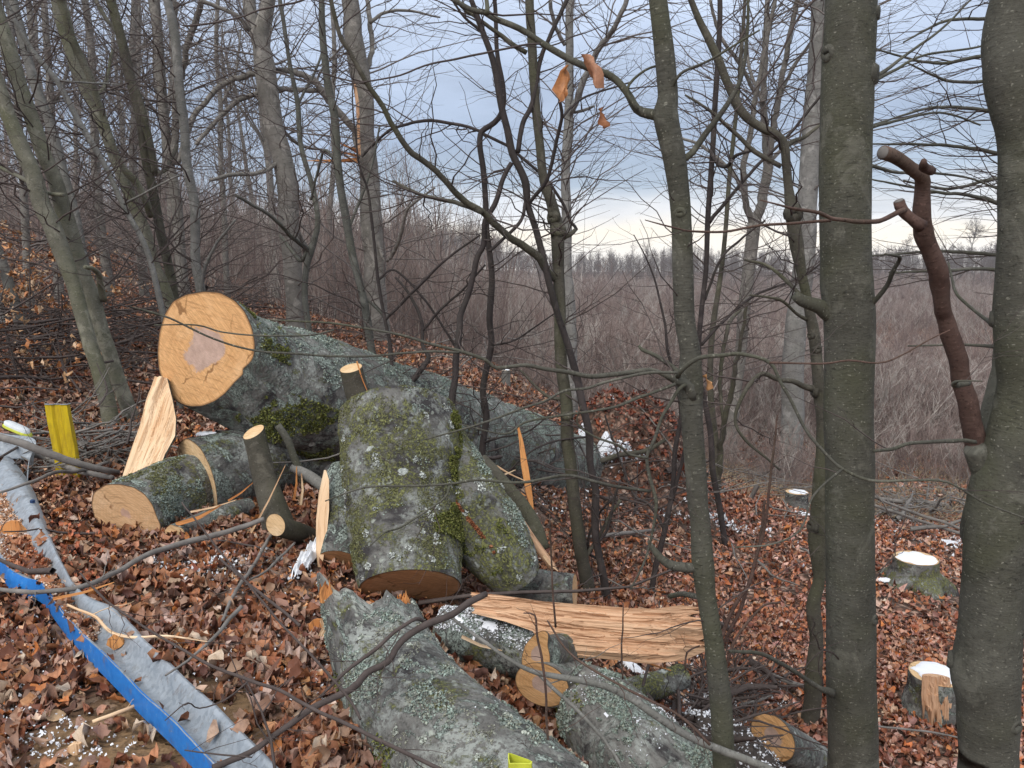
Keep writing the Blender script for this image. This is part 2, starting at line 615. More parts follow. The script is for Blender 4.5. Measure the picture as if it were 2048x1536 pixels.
def wood_end(name, c1, c2, heart=None, heart_r=.0, rim=(.16, .07, .025), ringsc=55.0):
    """sawn end: fco = (x, y, radius fraction)"""
    m, nt, b, L = new_mat(name)
    v = attr(nt, 'fco')
    sx = nd(nt, 'ShaderNodeSeparateXYZ')
    L(v, sx.inputs[0])
    cb = nd(nt, 'ShaderNodeCombineXYZ')
    L(sx.outputs[0], cb.inputs[0])
    L(sx.outputs[1], cb.inputs[1])
    xy = cb.outputs[0]
    nn = nd(nt, 'ShaderNodeTexNoise', inp={'Scale': 4.0, 'Detail': 4.0})
    L(xy, nn.inputs['Vector'])
    dd = math_(nt, 'ADD', sx.outputs[2], math_(nt, 'MULTIPLY', nn.outputs['Fac'], .55))
    rg = math_(nt, 'SINE', math_(nt, 'MULTIPLY', dd, ringsc))
    # saw streaks
    st = noise(nt, xy, 3.0, 7, .7, .2, (2.0, 26.0, 1))
    mpr = nd(nt, 'ShaderNodeMapping', inp={'Rotation': (0, 0, .6)})
    L(xy, mpr.inputs[0])
    st2 = noise(nt, mpr.outputs[0], 5.0, 6, .7, .4, (1.5, 22.0, 1))
    c = mixc(nt, rmp(nt, st2, (.35, 0), (.62, 1)), c1, c2)
    c = mixc(nt, rmp(nt, rg, (.0, .14), (.55, 0)), c, tuple(x * .62 for x in c1))
    bl = noise(nt, xy, 5.5, 4, .6)
    c = mixc(nt, rmp(nt, bl, (.5, 0), (.72, .45)), c, tuple(min(1, x * y) for x, y in zip(c2, (1.12, 1.25, 1.5))))
    c = mixc(nt, rmp(nt, st, (.38, .5), (.47, 0)), c, tuple(x * .55 for x in c1))
    vc = nd(nt, 'ShaderNodeTexVoronoi', feature='DISTANCE_TO_EDGE', inp={'Scale': 3.2})
    L(mixc(nt, .25, xy, nn.outputs['Color'], 'ADD'), vc.inputs['Vector'])
    c = mixc(nt, math_(nt, 'MULTIPLY', rmp(nt, vc.outputs['Distance'], (.008, .75), (.022, 0)), rmp(nt, nn.outputs['Fac'], (.50, 0), (.56, 1))), c, (.20, .09, .03))
    c = mixc(nt, rmp(nt, noise(nt, xy, 9, 6, .75, .6), (.55, 0), (.75, .5)), c, tuple(x * .72 for x in c1))
    if heart:
        hn = noise(nt, xy, 7.0, 6, .65, .8)
        hd = math_(nt, 'ADD', sx.outputs[2], math_(nt, 'MULTIPLY', hn, .55))
        hk = rmp(nt, hd, (heart_r + .22, 1), (heart_r + .27, 0))
        hc = mixc(nt, rmp(nt, noise(nt, xy, 14, 5, .7), (.35, 0), (.65, 1)), heart, tuple(min(1, x * 1.45) for x in heart))
        c = mixc(nt, math_(nt, 'MULTIPLY', hk, .85), c, hc)
    c = mixc(nt, rmp(nt, sx.outputs[2], (.955, 0), (.965, .55)), c, rim)
    c = mixc(nt, rmp(nt, sx.outputs[2], (.982, 0), (.988, 1)), c, (.07, .05, .035))
    L(c, b.inputs['Base Color'])
    b.inputs['Roughness'].default_value = .8
    h = math_(nt, 'ADD', math_(nt, 'MULTIPLY', st2, .8), math_(nt, 'MULTIPLY', st, .7))
    bump(nt, b, h, .6, .006)
    return m


def wood_split(name, c1, c2, c3, crack=(.25, .10, .04)):
    """torn wood: bco = (across, depth, along)"""
    m, nt, b, L = new_mat(name)
    v = attr(nt, 'bco')
    n1 = noise(nt, v, 14, 6, .6, .3, (1, 1, .12))
    n2 = noise(nt, v, 55, 5, .6, .2, (1, 1, .06))
    n3 = noise(nt, v, 4, 3, .5, .3, (1, 1, .4))
    c = mixc(nt, rmp(nt, n1, (.32, 0), (.68, 1)), c1, c2)
    c = mixc(nt, rmp(nt, n3, (.45, 0), (.7, .7)), c, c3)
    c = mixc(nt, rmp(nt, n2, (.36, .55), (.46, 0)), c, crack)
    n4 = noise(nt, v, 26, 5, .55, .25, (1, 1, .035))
    c = mixc(nt, rmp(nt, n4, (.485, 0), (.5, .85), (.515, 0)), c, tuple(x * .7 for x in crack))
    sp = nd(nt, 'ShaderNodeSeparateXYZ')
    L(v, sp.inputs[0])
    L(c, b.inputs['Base Color'])
    b.inputs['Roughness'].default_value = .75
    p = bump(nt, b, n2, .6, .006)
    bump(nt, b, n1, .5, .02, p)
    return m


def plain(name, col, rough=.8, var=.25, sc=12, metal=0.0, bmp=.3, coord='Object', bd=.01):
    m, nt, b, L = new_mat(name)
    tc = nd(nt, 'ShaderNodeTexCoord')
    n = noise(nt, tc.outputs[coord], sc, 6, .65)
    c = mixc(nt, rmp(nt, n, (.3, 0), (.7, 1)), tuple(x * (1 - var) for x in col), tuple(min(1, x * (1 + var)) for x in col))
    L(c, b.inputs['Base Color'])
    b.inputs['Roughness'].default_value = rough
    b.inputs['Metallic'].default_value = metal
    bump(nt, b, n, bmp, bd)
    return m


def leaf_mat():
    m, nt, b, L = new_mat('fallen_leaf')
    a = nd(nt, 'ShaderNodeAttribute', attribute_name='lcol')
    tc = nd(nt, 'ShaderNodeTexCoord')
    n = noise(nt, tc.outputs['Object'], 60, 4, .6)
    c = mixc(nt, rmp(nt, n, (.35, .35), (.6, 0)), a.outputs['Color'], (.07, .03, .02))
    L(c, b.inputs['Base Color'])
    b.inputs['Roughness'].default_value = .5
    b.inputs['Specular IOR Level'].default_value = .35
    b.inputs['Transmission Weight'].default_value = 0
    bump(nt, b, n, .3, .004)
    return m


SOIL = G(285, 1490)


def ground_mat():
    m, nt, b, L = new_mat('leaf_covered_soil')
    tc = nd(nt, 'ShaderNodeTexCoord')
    v = tc.outputs['Object']
    vo = nd(nt, 'ShaderNodeTexVoronoi', inp={'Scale': 17.0, 'Randomness': 1.0})
    dn = nd(nt, 'ShaderNodeTexNoise', inp={'Scale': 11.0, 'Detail': 3.0})
    L(v, dn.inputs['Vector'])
    vv = mixc(nt, .12, v, dn.outputs['Color'], 'ADD')
    L(vv, vo.inputs['Vector'])
    sp = nd(nt, 'ShaderNodeSeparateColor')
    L(vo.outputs['Color'], sp.inputs[0])
    c = rmp(nt, sp.outputs[0], (0, (.07, .035, .025)), (.3, (.17, .08, .055)), (.6, (.29, .15, .10)), (.8, (.42, .27, .20)), (1, (.55, .40, .32)))
    c = mixc(nt, rmp(nt, vo.outputs['Distance'], (.30, 0), (.65, .75)), c, (.03, .018, .012))
    n = noise(nt, v, .9, 5, .6)
    c = mixc(nt, rmp(nt, n, (.46, 0), (.66, .6)), c, (.075, .055, .040))
    n2 = noise(nt, v, .25, 5, .65, .4)
    c = mixc(nt, rmp(nt, n2, (.5, 0), (.62, .45)), c, (.16, .125, .105))
    # bare sandy soil by the barrier
    gm = nd(nt, 'ShaderNodeMapping', vector_type='POINT', inp={'Location': (SOIL[0] * -1, SOIL[1] * -1, 0), 'Scale': (1, 1, 0)})
    L(v, gm.inputs[0])
    ln = nd(nt, 'ShaderNodeVectorMath', operation='LENGTH')
    L(gm.outputs[0], ln.inputs[0])
    sd_ = math_(nt, 'ADD', ln.outputs['Value'], math_(nt, 'MULTIPLY', noise(nt, v, 4, 5, .6), .5))
    sc_ = mixc(nt, noise(nt, v, 40, 5, .7), (.13, .08, .045), (.36, .23, .12))
    c = mixc(nt, rmp(nt, sd_, (.55, .9), (.8, 0)), c, sc_)
    L(c, b.inputs['Base Color'])
    b.inputs['Roughness'].default_value = .95
    p = bump(nt, b, vo.outputs['Distance'], .8, .05)
    bump(nt, b, noise(nt, v, 50, 4, .6), .5, .01, p)
    return m


M = {}
M['dark_bark'] = bark_young('dark_smooth_bark', (.066, .063, .050), (.110, .106, .086), .55, .65, 1.0, .5, (.075, .078, .040))
M['grey_bark'] = bark_young('grey_smooth_bark', (.075, .074, .064), (.125, .123, .107), .25, .6, 1.0, .4)
M['left_bark'] = bark_young('green_grey_bark', (.115, .11, .082), (.205, .196, .152), .6, .3, .8, .45, (.115, .12, .055))
M['left_bark_grey'] = bark_young('pale_grey_bark', (.14, .136, .124), (.22, .212, .195), .2, .35, .8, .3)
M['mossy_bark'] = bark_young('mossy_bark', (.062, .056, .042), (.11, .10, .078), .5, .4, .8, .6, (.095, .098, .048))
M['sapling_bark'] = bark_young('purple_brown_bark', (.036, .029, .028), (.064, .052, .049), .1, .15, 1.2, .4)
M['red_bark'] = bark_young('reddish_bark', (.072, .042, .034), (.130, .080, .064), .2, .3, 1.0, .4)
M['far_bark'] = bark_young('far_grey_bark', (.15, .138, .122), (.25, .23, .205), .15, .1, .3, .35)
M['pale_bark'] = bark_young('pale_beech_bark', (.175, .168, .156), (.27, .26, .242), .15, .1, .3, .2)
M['twig'] = plain('twig_bark', (.082, .064, .058), .8, .25, 20)
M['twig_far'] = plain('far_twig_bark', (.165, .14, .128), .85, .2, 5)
M['thicket'] = plain('thicket_bark', (.28, .215, .19), .85, .3, .5)
M['thicket_pale'] = plain('pale_thicket_bark', (.42, .37, .33), .85, .3, .5)
M['thicket_dark'] = plain('dark_thicket_bark', (.20, .145, .13), .85, .3, .5)
M['deadwood'] = plain('dead_branch_bark', (.19, .175, .16), .85, .35, 9, bd=.005)
M['log_a'] = bark_log('lichen_bark_grey', .3, .75, 1.25, .45, .3)
M['log_big'] = bark_log('lichen_bark_big', .45, .9, .95, .3, .6)
M['log_b'] = bark_log('lichen_bark_mossy', 1.0, .35, 1.0, .9, 1.1)
M['log_c'] = bark_log('lichen_bark_mixed', .6, .85, .85, .4, .6)
M['log_d'] = bark_log('lichen_bark_spotted', .45, .75, 1.0, 1.6, .6)
M['end_orange'] = wood_end('sawn_wood_orange', (.58, .30, .12), (.82, .48, .22), (.40, .29, .25), .40)
M['end_tan'] = wood_end('sawn_wood_tan', (.58, .34, .17), (.78, .50, .27), (.42, .27, .21), .16, ringsc=70)
M['end_pale'] = wood_end('sawn_wood_pale', (.62, .40, .20), (.82, .58, .33))
M['end_red'] = wood_end('sawn_wood_red', (.50, .25, .11), (.68, .38, .19))
M['split'] = wood_split('split_wood_tan', (.60, .37, .22), (.76, .51, .33), (.54, .31, .18))
M['split_pale'] = wood_split('split_wood_pale', (.80, .56, .34), (.90, .70, .48), (.72, .44, .24), (.5, .26, .12))
M['split_orange'] = wood_split('split_wood_orange', (.62, .25, .08), (.80, .40, .15), (.55, .20, .06))
M['snow'] = plain('snow', (.86, .88, .92), .6, .04, 30, bmp=.4, bd=.01)
M['snow'].node_tree.nodes['Principled BSDF'].inputs['Subsurface Weight'].default_value = 0.0
M['leaf'] = leaf_mat()
M['crust'] = leaf_mat()
M['crust'].name = 'crust'
M['crust'].node_tree.nodes['Principled BSDF'].inputs['Roughness'].default_value = .97
M['ground'] = ground_mat()
M['moss'] = plain('moss', (.13, .16, .03), .95, .5, 40, bmp=.8)
M['lichen'] = plain('mint_lichen', (.36, .45, .39), .95, .3, 60, bmp=.8)
M['sawdust'] = plain('sawdust', (.66, .40, .24), .95, .3, 60, bmp=.8)
M['metal'] = None

exec_later = []

# ------------------------------------------------------------------ ground
def build_ground():
    n = 420
    R = 950
    e = float(np.arcsinh(R / 4.0))
    u = np.linspace(-e, e, n)
    # denser near the camera
    k = 4.0 * np.sinh(u)
    X, Y = np.meshgrid(k, k)
    Z = gz(X, Y)
    V = np.stack([X, Y, Z], -1).reshape(-1, 3)
    i = np.arange(n - 1)[:, None] * n + np.arange(n - 1)[None]
    Fq = np.stack([i, i + 1, i + n + 1, i + n], -1).reshape(-1, 4)
    me = mesh_np('forest_floor', V, [Fq], M['ground'])
    o = bpy.data.objects.new('ground', me)
    COL.objects.link(o)
    o['kind'] = 'structure'


build_ground()


# ------------------------------------------------------------------ traced trees
def pxline(pts, Y0, Y1=None):
    """[(px,py,rpx)] -> points and radii, distance going from Y0 to Y1 along the line"""
    Y1 = Y0 if Y1 is None else Y1
    n = len(pts)
    Q, R = [], []
    for i, (a, b, r) in enumerate(pts):
        Y = Y0 + (Y1 - Y0) * i / max(1, n - 1)
        p = P(a, b, Y)
        dist = np.linalg.norm(p - np.array([0, 0, CAMZ]))
        Q.append(p)
        R.append(r * dist / F / np.linalg.norm(ray(a, b)))
    return np.array(Q), np.array(R)


def to_ground(Q, R, flare=1.25):
    """continue the lower end of a trunk down into the ground"""
    p = Q[0]
    z = float(gz(p[0], p[1]))
    if p[2] - z > .05:
        h = p[2] - z
        d = (Q[0] - Q[min(2, len(Q) - 1)])
        d = d / (abs(d[2]) + .2)
        d = np.clip(d, -.35, .35)
        q1 = p + np.array([d[0] * h * .4, d[1] * h * .4, -h * .75])
        q2 = p + np.array([d[0] * h * .45, d[1] * h * .45, 0])
        q2[2] = float(gz(q2[0], q2[1])) - .12
        Q = np.vstack([[q2], [q1], Q])
        R = np.r_[R[0] * flare, R[0] * 1.05, R]
    else:
        q2 = p.copy()
        q2[2] = min(p[2], z) - .15
        Q = np.vstack([[q2], Q])
        R = np.r_[R[0] * flare, R]
    return Q, R


def extend_up(Q, R, L, rng, rend=.35):
    d = norm(Q[-1] - Q[-2])
    pts, rs = [], []
    p, r = Q[-1], R[-1]
    n = 5
    for i in range(n):
        d = norm(d + rng.normal(size=3) * .12 + np.array([0, 0, .12]))
        p = p + d * L / n
        pts.append(p)
        rs.append(r * (1 - (1 - rend) * (i + 1) / n))
    return np.vstack([Q, pts]), np.r_[R, rs]


def hanging_leaf(p, size, rng, dirv=(0, 0, -1)):
    """one curled dry leaf hanging from p"""
    g = Geo()
    n, w = 7, 5
    d = norm(np.array(dirv) + rng.normal(size=3) * .15)
    s = norm(np.cross(d, rng.normal(size=3)))
    t = np.cross(s, d)
    V = []
    for i in range(n):
        f = i / (n - 1)
        hw = .27 * math.sin(math.pi * min(1, f * .93 + .05)) ** .8
        for j in range(w):
            x = (j / (w - 1) - .5) * 2
            curl = .20 * x * x + .13 * math.sin(f * 6 + x * 2.5) + .05 * math.sin(f * 13 + x)
            x = x * (1 + .18 * math.sin(f * 15 + size * 99))
            V.append(p + size * (d * f + s * x * hw * .75 + t * (curl + .12 * math.sin(f * 3.1))))
    i = np.arange(n - 1)[:, None] * w + np.arange(w - 1)[None]
    g.add(V, np.stack([i, i + 1, i + w + 1, i + w], -1).reshape(-1, 4))
    return g


def color_attr(o, col):
    me = o.data
    a = me.attributes.new('lcol', 'FLOAT_COLOR', 'POINT')
    a.data.foreach_set('color', np.tile(np.array([col[0], col[1], col[2], 1], np.float32), len(me.vertices)))


def tree(name, label, Y, trunk, branches=(), mat='grey_bark', twig='twig', seed=1, Ytop=None, ext=2.5, sides=14, step=.05,
         lump=.05, twigs=(30, 90), tl=(.3, .9), cat='tree', group=None, ground=True, twt=(.0, 1.), leaves=(), bmats=None, knots=(), flare=1.25, trmin=.0012, up=.08, flat=.6):
    rng = np.random.default_rng(seed)
    Q, R = pxline(trunk, Y, Ytop)
    if ground:
        Q, R = to_ground(Q, R, flare)
    if ext:
        Q, R = extend_up(Q, R, ext, rng)
    base = Q[0].copy()
    e = empty(name, base, label, cat, group)
    SQ, SR = spline(Q, R, step)
    SQ = SQ + fbm(SQ * 2.2, 2, seed)[:, None] * SR[:, None] * .25 * np.array([1, 1, 0])
    g = Geo()
    tube(g, SQ, SR, sides, lump, 5.0, seed)
    # knots and burls: short swellings on the stem
    for (kx, ky, kr, side) in knots:
        i = int(np.argmin([abs((CAMZ + 0) + 0 - 0) * 0 + np.linalg.norm(q - P(kx, ky, q[1])) for q in SQ]))
        c = SQ[i]
        vd = norm(np.array([0, 0, CAMZ]) - c)
        rt = norm(np.cross(vd, np.array([0, 0, 1.])))
        o_ = norm(vd * (1 - abs(side)) - rt * side)
        k0 = c + o_ * SR[i] * .6
        rr = kr * c[1] / F
        kp = np.array([k0, k0 + o_ * SR[i] * .30, k0 + o_ * (SR[i] * .42 + rr * .25), k0 + o_ * (SR[i] * .36 + rr * .1)])
        tube(g, kp, np.array([rr * 1.5, rr * 1.15, rr * .8, rr * .35]), 12, .25, 30, seed + 3)
    g.obj('trunk', M[mat], e)
    polys, rads = [], []
    a, b = resample(SQ, SR, 12)
    polys.append(a)
    rads.append(b)
    for bi, br in enumerate(branches):
        bm = mat
        y1 = None
        if isinstance(br, dict):
            bm = br.get('mat', mat)
            y0, y1, pts, lab = br.get('Y', Y), br.get('Y1', None), br['p'], br.get('label')
        else:
            y0, y1, pts, lab = None, None, br, None
        if y0 is None:
            # start at the depth of the nearest trunk point
            pp = pts[0]
            dd = [np.linalg.norm(q - P(pp[0], pp[1], q[1])) for q in SQ]
            y0 = float(SQ[int(np.argmin(dd))][1])
            y1 = y0 + rng.uniform(-.1, .1) * y0
        bq, brd = pxline(pts, y0, y1)
        bs, bb = spline(bq, brd, step * .8)
        wob = np.stack([fbm(bs * 7, 2, seed + 31 * bi + k) for k in range(3)], -1)
        bs = bs + wob * bb[:, None] * .8
        gg = Geo()
        tube(gg, bs, bb, max(6, sides * 2 // 3), .2 if bm == 'red_bark' else .08, 16, seed + bi + 1)
        o = gg.obj('branch', M[bm], e)
        if lab:
            o['label'] = lab
        if bm == 'red_bark' and brd[-1] > .012:
            gc = Geo()
            dd = norm(bs[-1] - bs[-3])
            tube(gc, np.array([bs[-1], bs[-1] + dd * .003]), np.array([bb[-1] * .93, bb[-1] * .88]), 14, .06, 30, seed)
            gc.obj('sawn_face', M['deadwood'], e)
        a, b = resample(bs, bb, 12)
        polys.append(a)
        rads.append(b)
    if twigs:
        PL, RL = np.array(polys), np.array(rads)
        c1, c2 = twigs
        A, AR = sprout(PL, RL, c1, tl[0], tl[1], rng, twt[0], twt[1], (40, 75), 8, up, flat, .45, trmin, .13)
        B, BR = sprout(A, AR, c2, tl[0] * .35, tl[1] * .5, rng, .15, 1, (30, 60), 6, .03, flat, .6, trmin * .8, .12)
        g = Geo()
        tubes_batch(g, A, AR, 4)
        tubes_batch(g, B, BR, 3)
        g.obj('twigs', M[twig], e)['kind'] = 'stuff'
    for (lx, ly, ls, lc, dv) in leaves:
        Yl = Y if len(branches) == 0 else Y
        p = P(lx, ly, Yl)
        o = hanging_leaf(p, ls * Yl / F, rng, dv).obj('leaf', M['leaf'], e)
        color_attr(o, lc)
    return e


OR = (.52, .22, .08)
# --- right foreground ---
tree('beech_tree', 'slim grey beech stem rising in front of the split plank, long thin branch reaching left', 2.6,
     [(1449, 1536, 23), (1447, 1500, 22), (1440, 1384, 22), (1428, 1279, 19), (1414, 1195, 19), (1407, 1133, 22), (1400, 1035, 19), (1396, 1013, 20), (1391, 944, 21),
      (1383, 842, 21), (1379, 773, 27), (1380, 705, 20), (1369, 637, 20), (1365, 534, 21), (1362, 444, 20), (1356, 376, 21),
      (1346, 308, 23), (1331, 232, 25), (1336, 191, 20), (1329, 103, 20), (1317, 0, 18)],
     [[(1329, 234, 14), (1306, 230, 11), (1275, 219, 9), (1254, 185, 7.5), (1223, 154, 7), (1172, 133, 7), (1117, 106, 6.5), (1066, 75, 6), (1042, 61, 6), (988, 37, 6), (974, 26, 6), (940, 17, 5), (899, -5, 5)],
      [(974, 28, 5), (975, 12, 4.5), (972, -20, 4)],
      [(1366, 316, 7), (1385, 304, 6.5), (1416, 260, 6), (1457, 205, 5), (1485, 147, 4), (1495, 68, 3.2), (1497, -10, 2.6)],
      dict(Y=2.58, Y1=2.35, p=[(1384, 800, 15), (1378, 776, 13), (1355, 764, 8), (1339, 755, 6), (1320, 746, 4.6), (1300, 741, 5), (1265, 745, 5), (1226, 749, 5), (1183, 753, 4.8), (1148, 747, 4.6), (1118, 743, 4.4), (1089, 739, 4.2), (1050, 731, 4), (993, 736, 3.8), (969, 719, 3.6), (921, 702, 3.4), (860, 688, 3), (805, 671, 2.8), (754, 661, 2.5), (668, 647, 2.2), (600, 643, 1.8), (540, 640, 1.2)]),
      dict(Y=2.4, Y1=2.25, p=[(918, 705, 2.6), (870, 703, 2.4), (805, 707, 2.4), (737, 713, 2.4), (668, 712, 2.2), (600, 708, 2.2), (513, 702, 2), (427, 678, 2), (342, 637, 2), (300, 624, 2.6), (260, 613, .8)]),
      dict(Y=2.35, Y1=2.3, p=[(668, 660, 1.8), (615, 671, 1.8), (513, 671, 1.6), (444, 664, 1.6), (393, 650, 1.6), (308, 650, 1.2)]),
      [(1355, 764, 6), (1354, 745, 5.5), (1348, 737, 5), (1323, 719, 4.5), (1308, 710, 4), (1284, 700, 4), (1278, 692, 2.5)],
      dict(Y=2.55, Y1=2.2, p=[(1356, 752, 5), (1360, 743, 5), (1372, 731, 4.6), (1392, 717, 4.4), (1411, 712, 4.4), (1450, 710, 4.2), (1485, 708, 4), (1539, 725, 3.6), (1560, 763, 3.4), (1584, 807, 3.2), (1608, 855, 3.2), (1635, 890, 3.2), (1683, 937, 3.2), (1741, 961, 3), (1826, 961, 2.4), (1895, 965, 2.2), (1963, 1002, 2), (1997, 1016, 1.8), (2060, 1040, 1.5)]),
      dict(Y=2.35, Y1=2.2, mat='red_bark', p=[(1539, 725, 2.2), (1642, 727, 2), (1697, 720, 2), (1772, 724, 1.8), (1861, 678, 1.2), (1900, 660, .8)]),
      dict(Y=2.3, Y1=2.1, p=[(1683, 939, 2.6), (1656, 961, 2.4), (1632, 985, 2.2), (1620, 1005, 2), (1600, 1060, 1.8), (1545, 1088, 1.8), (1470, 1095, 1.4)]),
      dict(Y=2.5, Y1=2.4, p=[(1351, 768, 3.5), (1304, 786, 3), (1275, 796, 3), (1226, 815, 2.8), (1171, 825, 2.5), (1128, 831, 2.4), (1050, 845, 2.2), (1010, 868, 2), (918, 848, 1.2)]),
      dict(Y=2.5, Y1=2.3, p=[(1354, 745, 3), (1292, 747, 3), (1210, 764, 2.8), (1175, 776, 2.8), (1128, 782, 2.6), (1089, 803, 2.5), (1050, 815, 2.4), (990, 838, 2.2), (918, 860, 2), (848, 879, 1.4)]),
      dict(Y=2.55, Y1=2.45, p=[(1372, 770, 4), (1359, 778, 3.6), (1339, 809, 3.4), (1323, 835, 3.4), (1310, 876, 3.3), (1294, 917, 3.3), (1304, 973, 3.6), (1312, 1000, 3.6), (1309, 1040, 3), (1290, 1120, 2.4), (1260, 1180, 1.6)]),
      dict(Y=2.48, Y1=2.2, p=[(1300, 982, 3.4), (1226, 971, 3.2), (1181, 961, 3), (1130, 951, 3), (1044, 965, 2.8), (959, 960, 2.6), (900, 968, 2.4), (820, 972, 2.2), (730, 975, 2), (650, 1002, 1.2)]),
      dict(Y=2.45, Y1=2.2, p=[(900, 968, 2.2), (890, 995, 2.2), (846, 1025, 2.2), (800, 1055, 2), (770, 1065, 1.8), (740, 1092, 1)]),
      dict(Y=2.45, Y1=2.35, p=[(1294, 917, 2.8), (1257, 909, 2.6), (1238, 891, 2.4), (1187, 872, 2.3), (1154, 846, 1.8), (1162, 812, 1)]),
      [(1410, 1140, 12), (1385, 1136, 10), (1362, 1133, 10), (1338, 1128, 9), (1320, 1115, 8), (1305, 1096, 6), (1297, 1081, 3)],
      [(1400, 1195, 6), (1370, 1188, 5.5), (1340, 1192, 5)],
      [(1336, 191, 5), (1360, 148, 3), (1420, 120, 2.6), (1520, 60, 1.8)],
      [(1275, 219, 4), (1254, 178, 3), (1290, 140, 2.4), (1340, 125, 2)],
      ],
     mat='dark_bark', seed=11, ext=2.2, sides=20, step=.03, lump=.04, twigs=(36, 110), tl=(.18, .5), trmin=.0010,
     knots=[(1355, 420, 10, -.1), (1430, 1400, 8, 0.2)],
     leaves=[(1137, 130, 66, OR, (-.15, 0, -1)), (1166, 108, 70, (.42, .2, .11), (.55, 0, -1)), (1206, 214, 38, (.40, .17, .08), (.4, 0, -1)), (1404, 752, 32, (.62, .33, .15), (.45, 0, -1)),
             (1130, 175, 20, OR, (.1, 0, -1))])
tree('beech_tree', 'thick upright beech trunk with a broken side stub and a round knot near its top', 3.3,
     [(1706, 1536, 48), (1706, 1500, 47), (1704, 1420, 47), (1701, 1314, 47), (1699, 1105, 46), (1698, 1013, 46), (1700, 910, 46), (1698, 773, 47), (1697, 637, 49), (1692, 568, 50),
      (1692, 513, 48), (1692, 308, 49), (1694, 205, 50), (1697, 103, 50), (1700, 0, 49)],
     [[(1665, 625, 20), (1640, 612, 15), (1620, 606, 13), (1604, 600, 12), (1590, 591, 9)],
      dict(Y=3.28, Y1=3.0, p=[(1735, 612, 8), (1750, 600, 5), (1775, 570, 4.5), (1785, 545, 4.5), (1800, 520, 4), (1795, 512, 3), (1770, 508, 2)]),
      dict(Y=3.2, Y1=2.7, p=[(1665, 1385, 9), (1640, 1378, 5), (1600, 1350, 4.5), (1560, 1325, 4.2), (1520, 1307, 4), (1460, 1302, 3.4)]),
      dict(Y=3.3, Y1=3.6, p=[(1740, 330, 4), (1790, 345, 3), (1860, 345, 2.6), (1950, 360, 2), (2048, 400, 1.6)]),
      dict(Y=3.3, Y1=3.9, p=[(1742, 160, 5), (1800, 118, 3), (1880, 60, 2.4), (1960, -20, 1.8)]),
      dict(Y=3.3, Y1=3.8, p=[(1742, 165, 4), (1790, 140, 3), (1850, 110, 2.4), (1960, 92, 2), (2048, 60, 1.6)]),
      dict(Y=3.3, Y1=3.8, p=[(1738, 255, 4), (1800, 240, 2.6), (1880, 225, 2.2), (1960, 250, 1.8)]),
      ],
     mat='dark_bark', seed=12, ext=3.5, sides=40, step=.035, lump=.035, twigs=(14, 50), tl=(.3, .8),
     knots=[(1668, 98, 17, -.55), (1748, 154, 20, .9), (1735, 1235, 12, .7), (1665, 1095, 8, -.4), (1748, 16, 14, .9)])
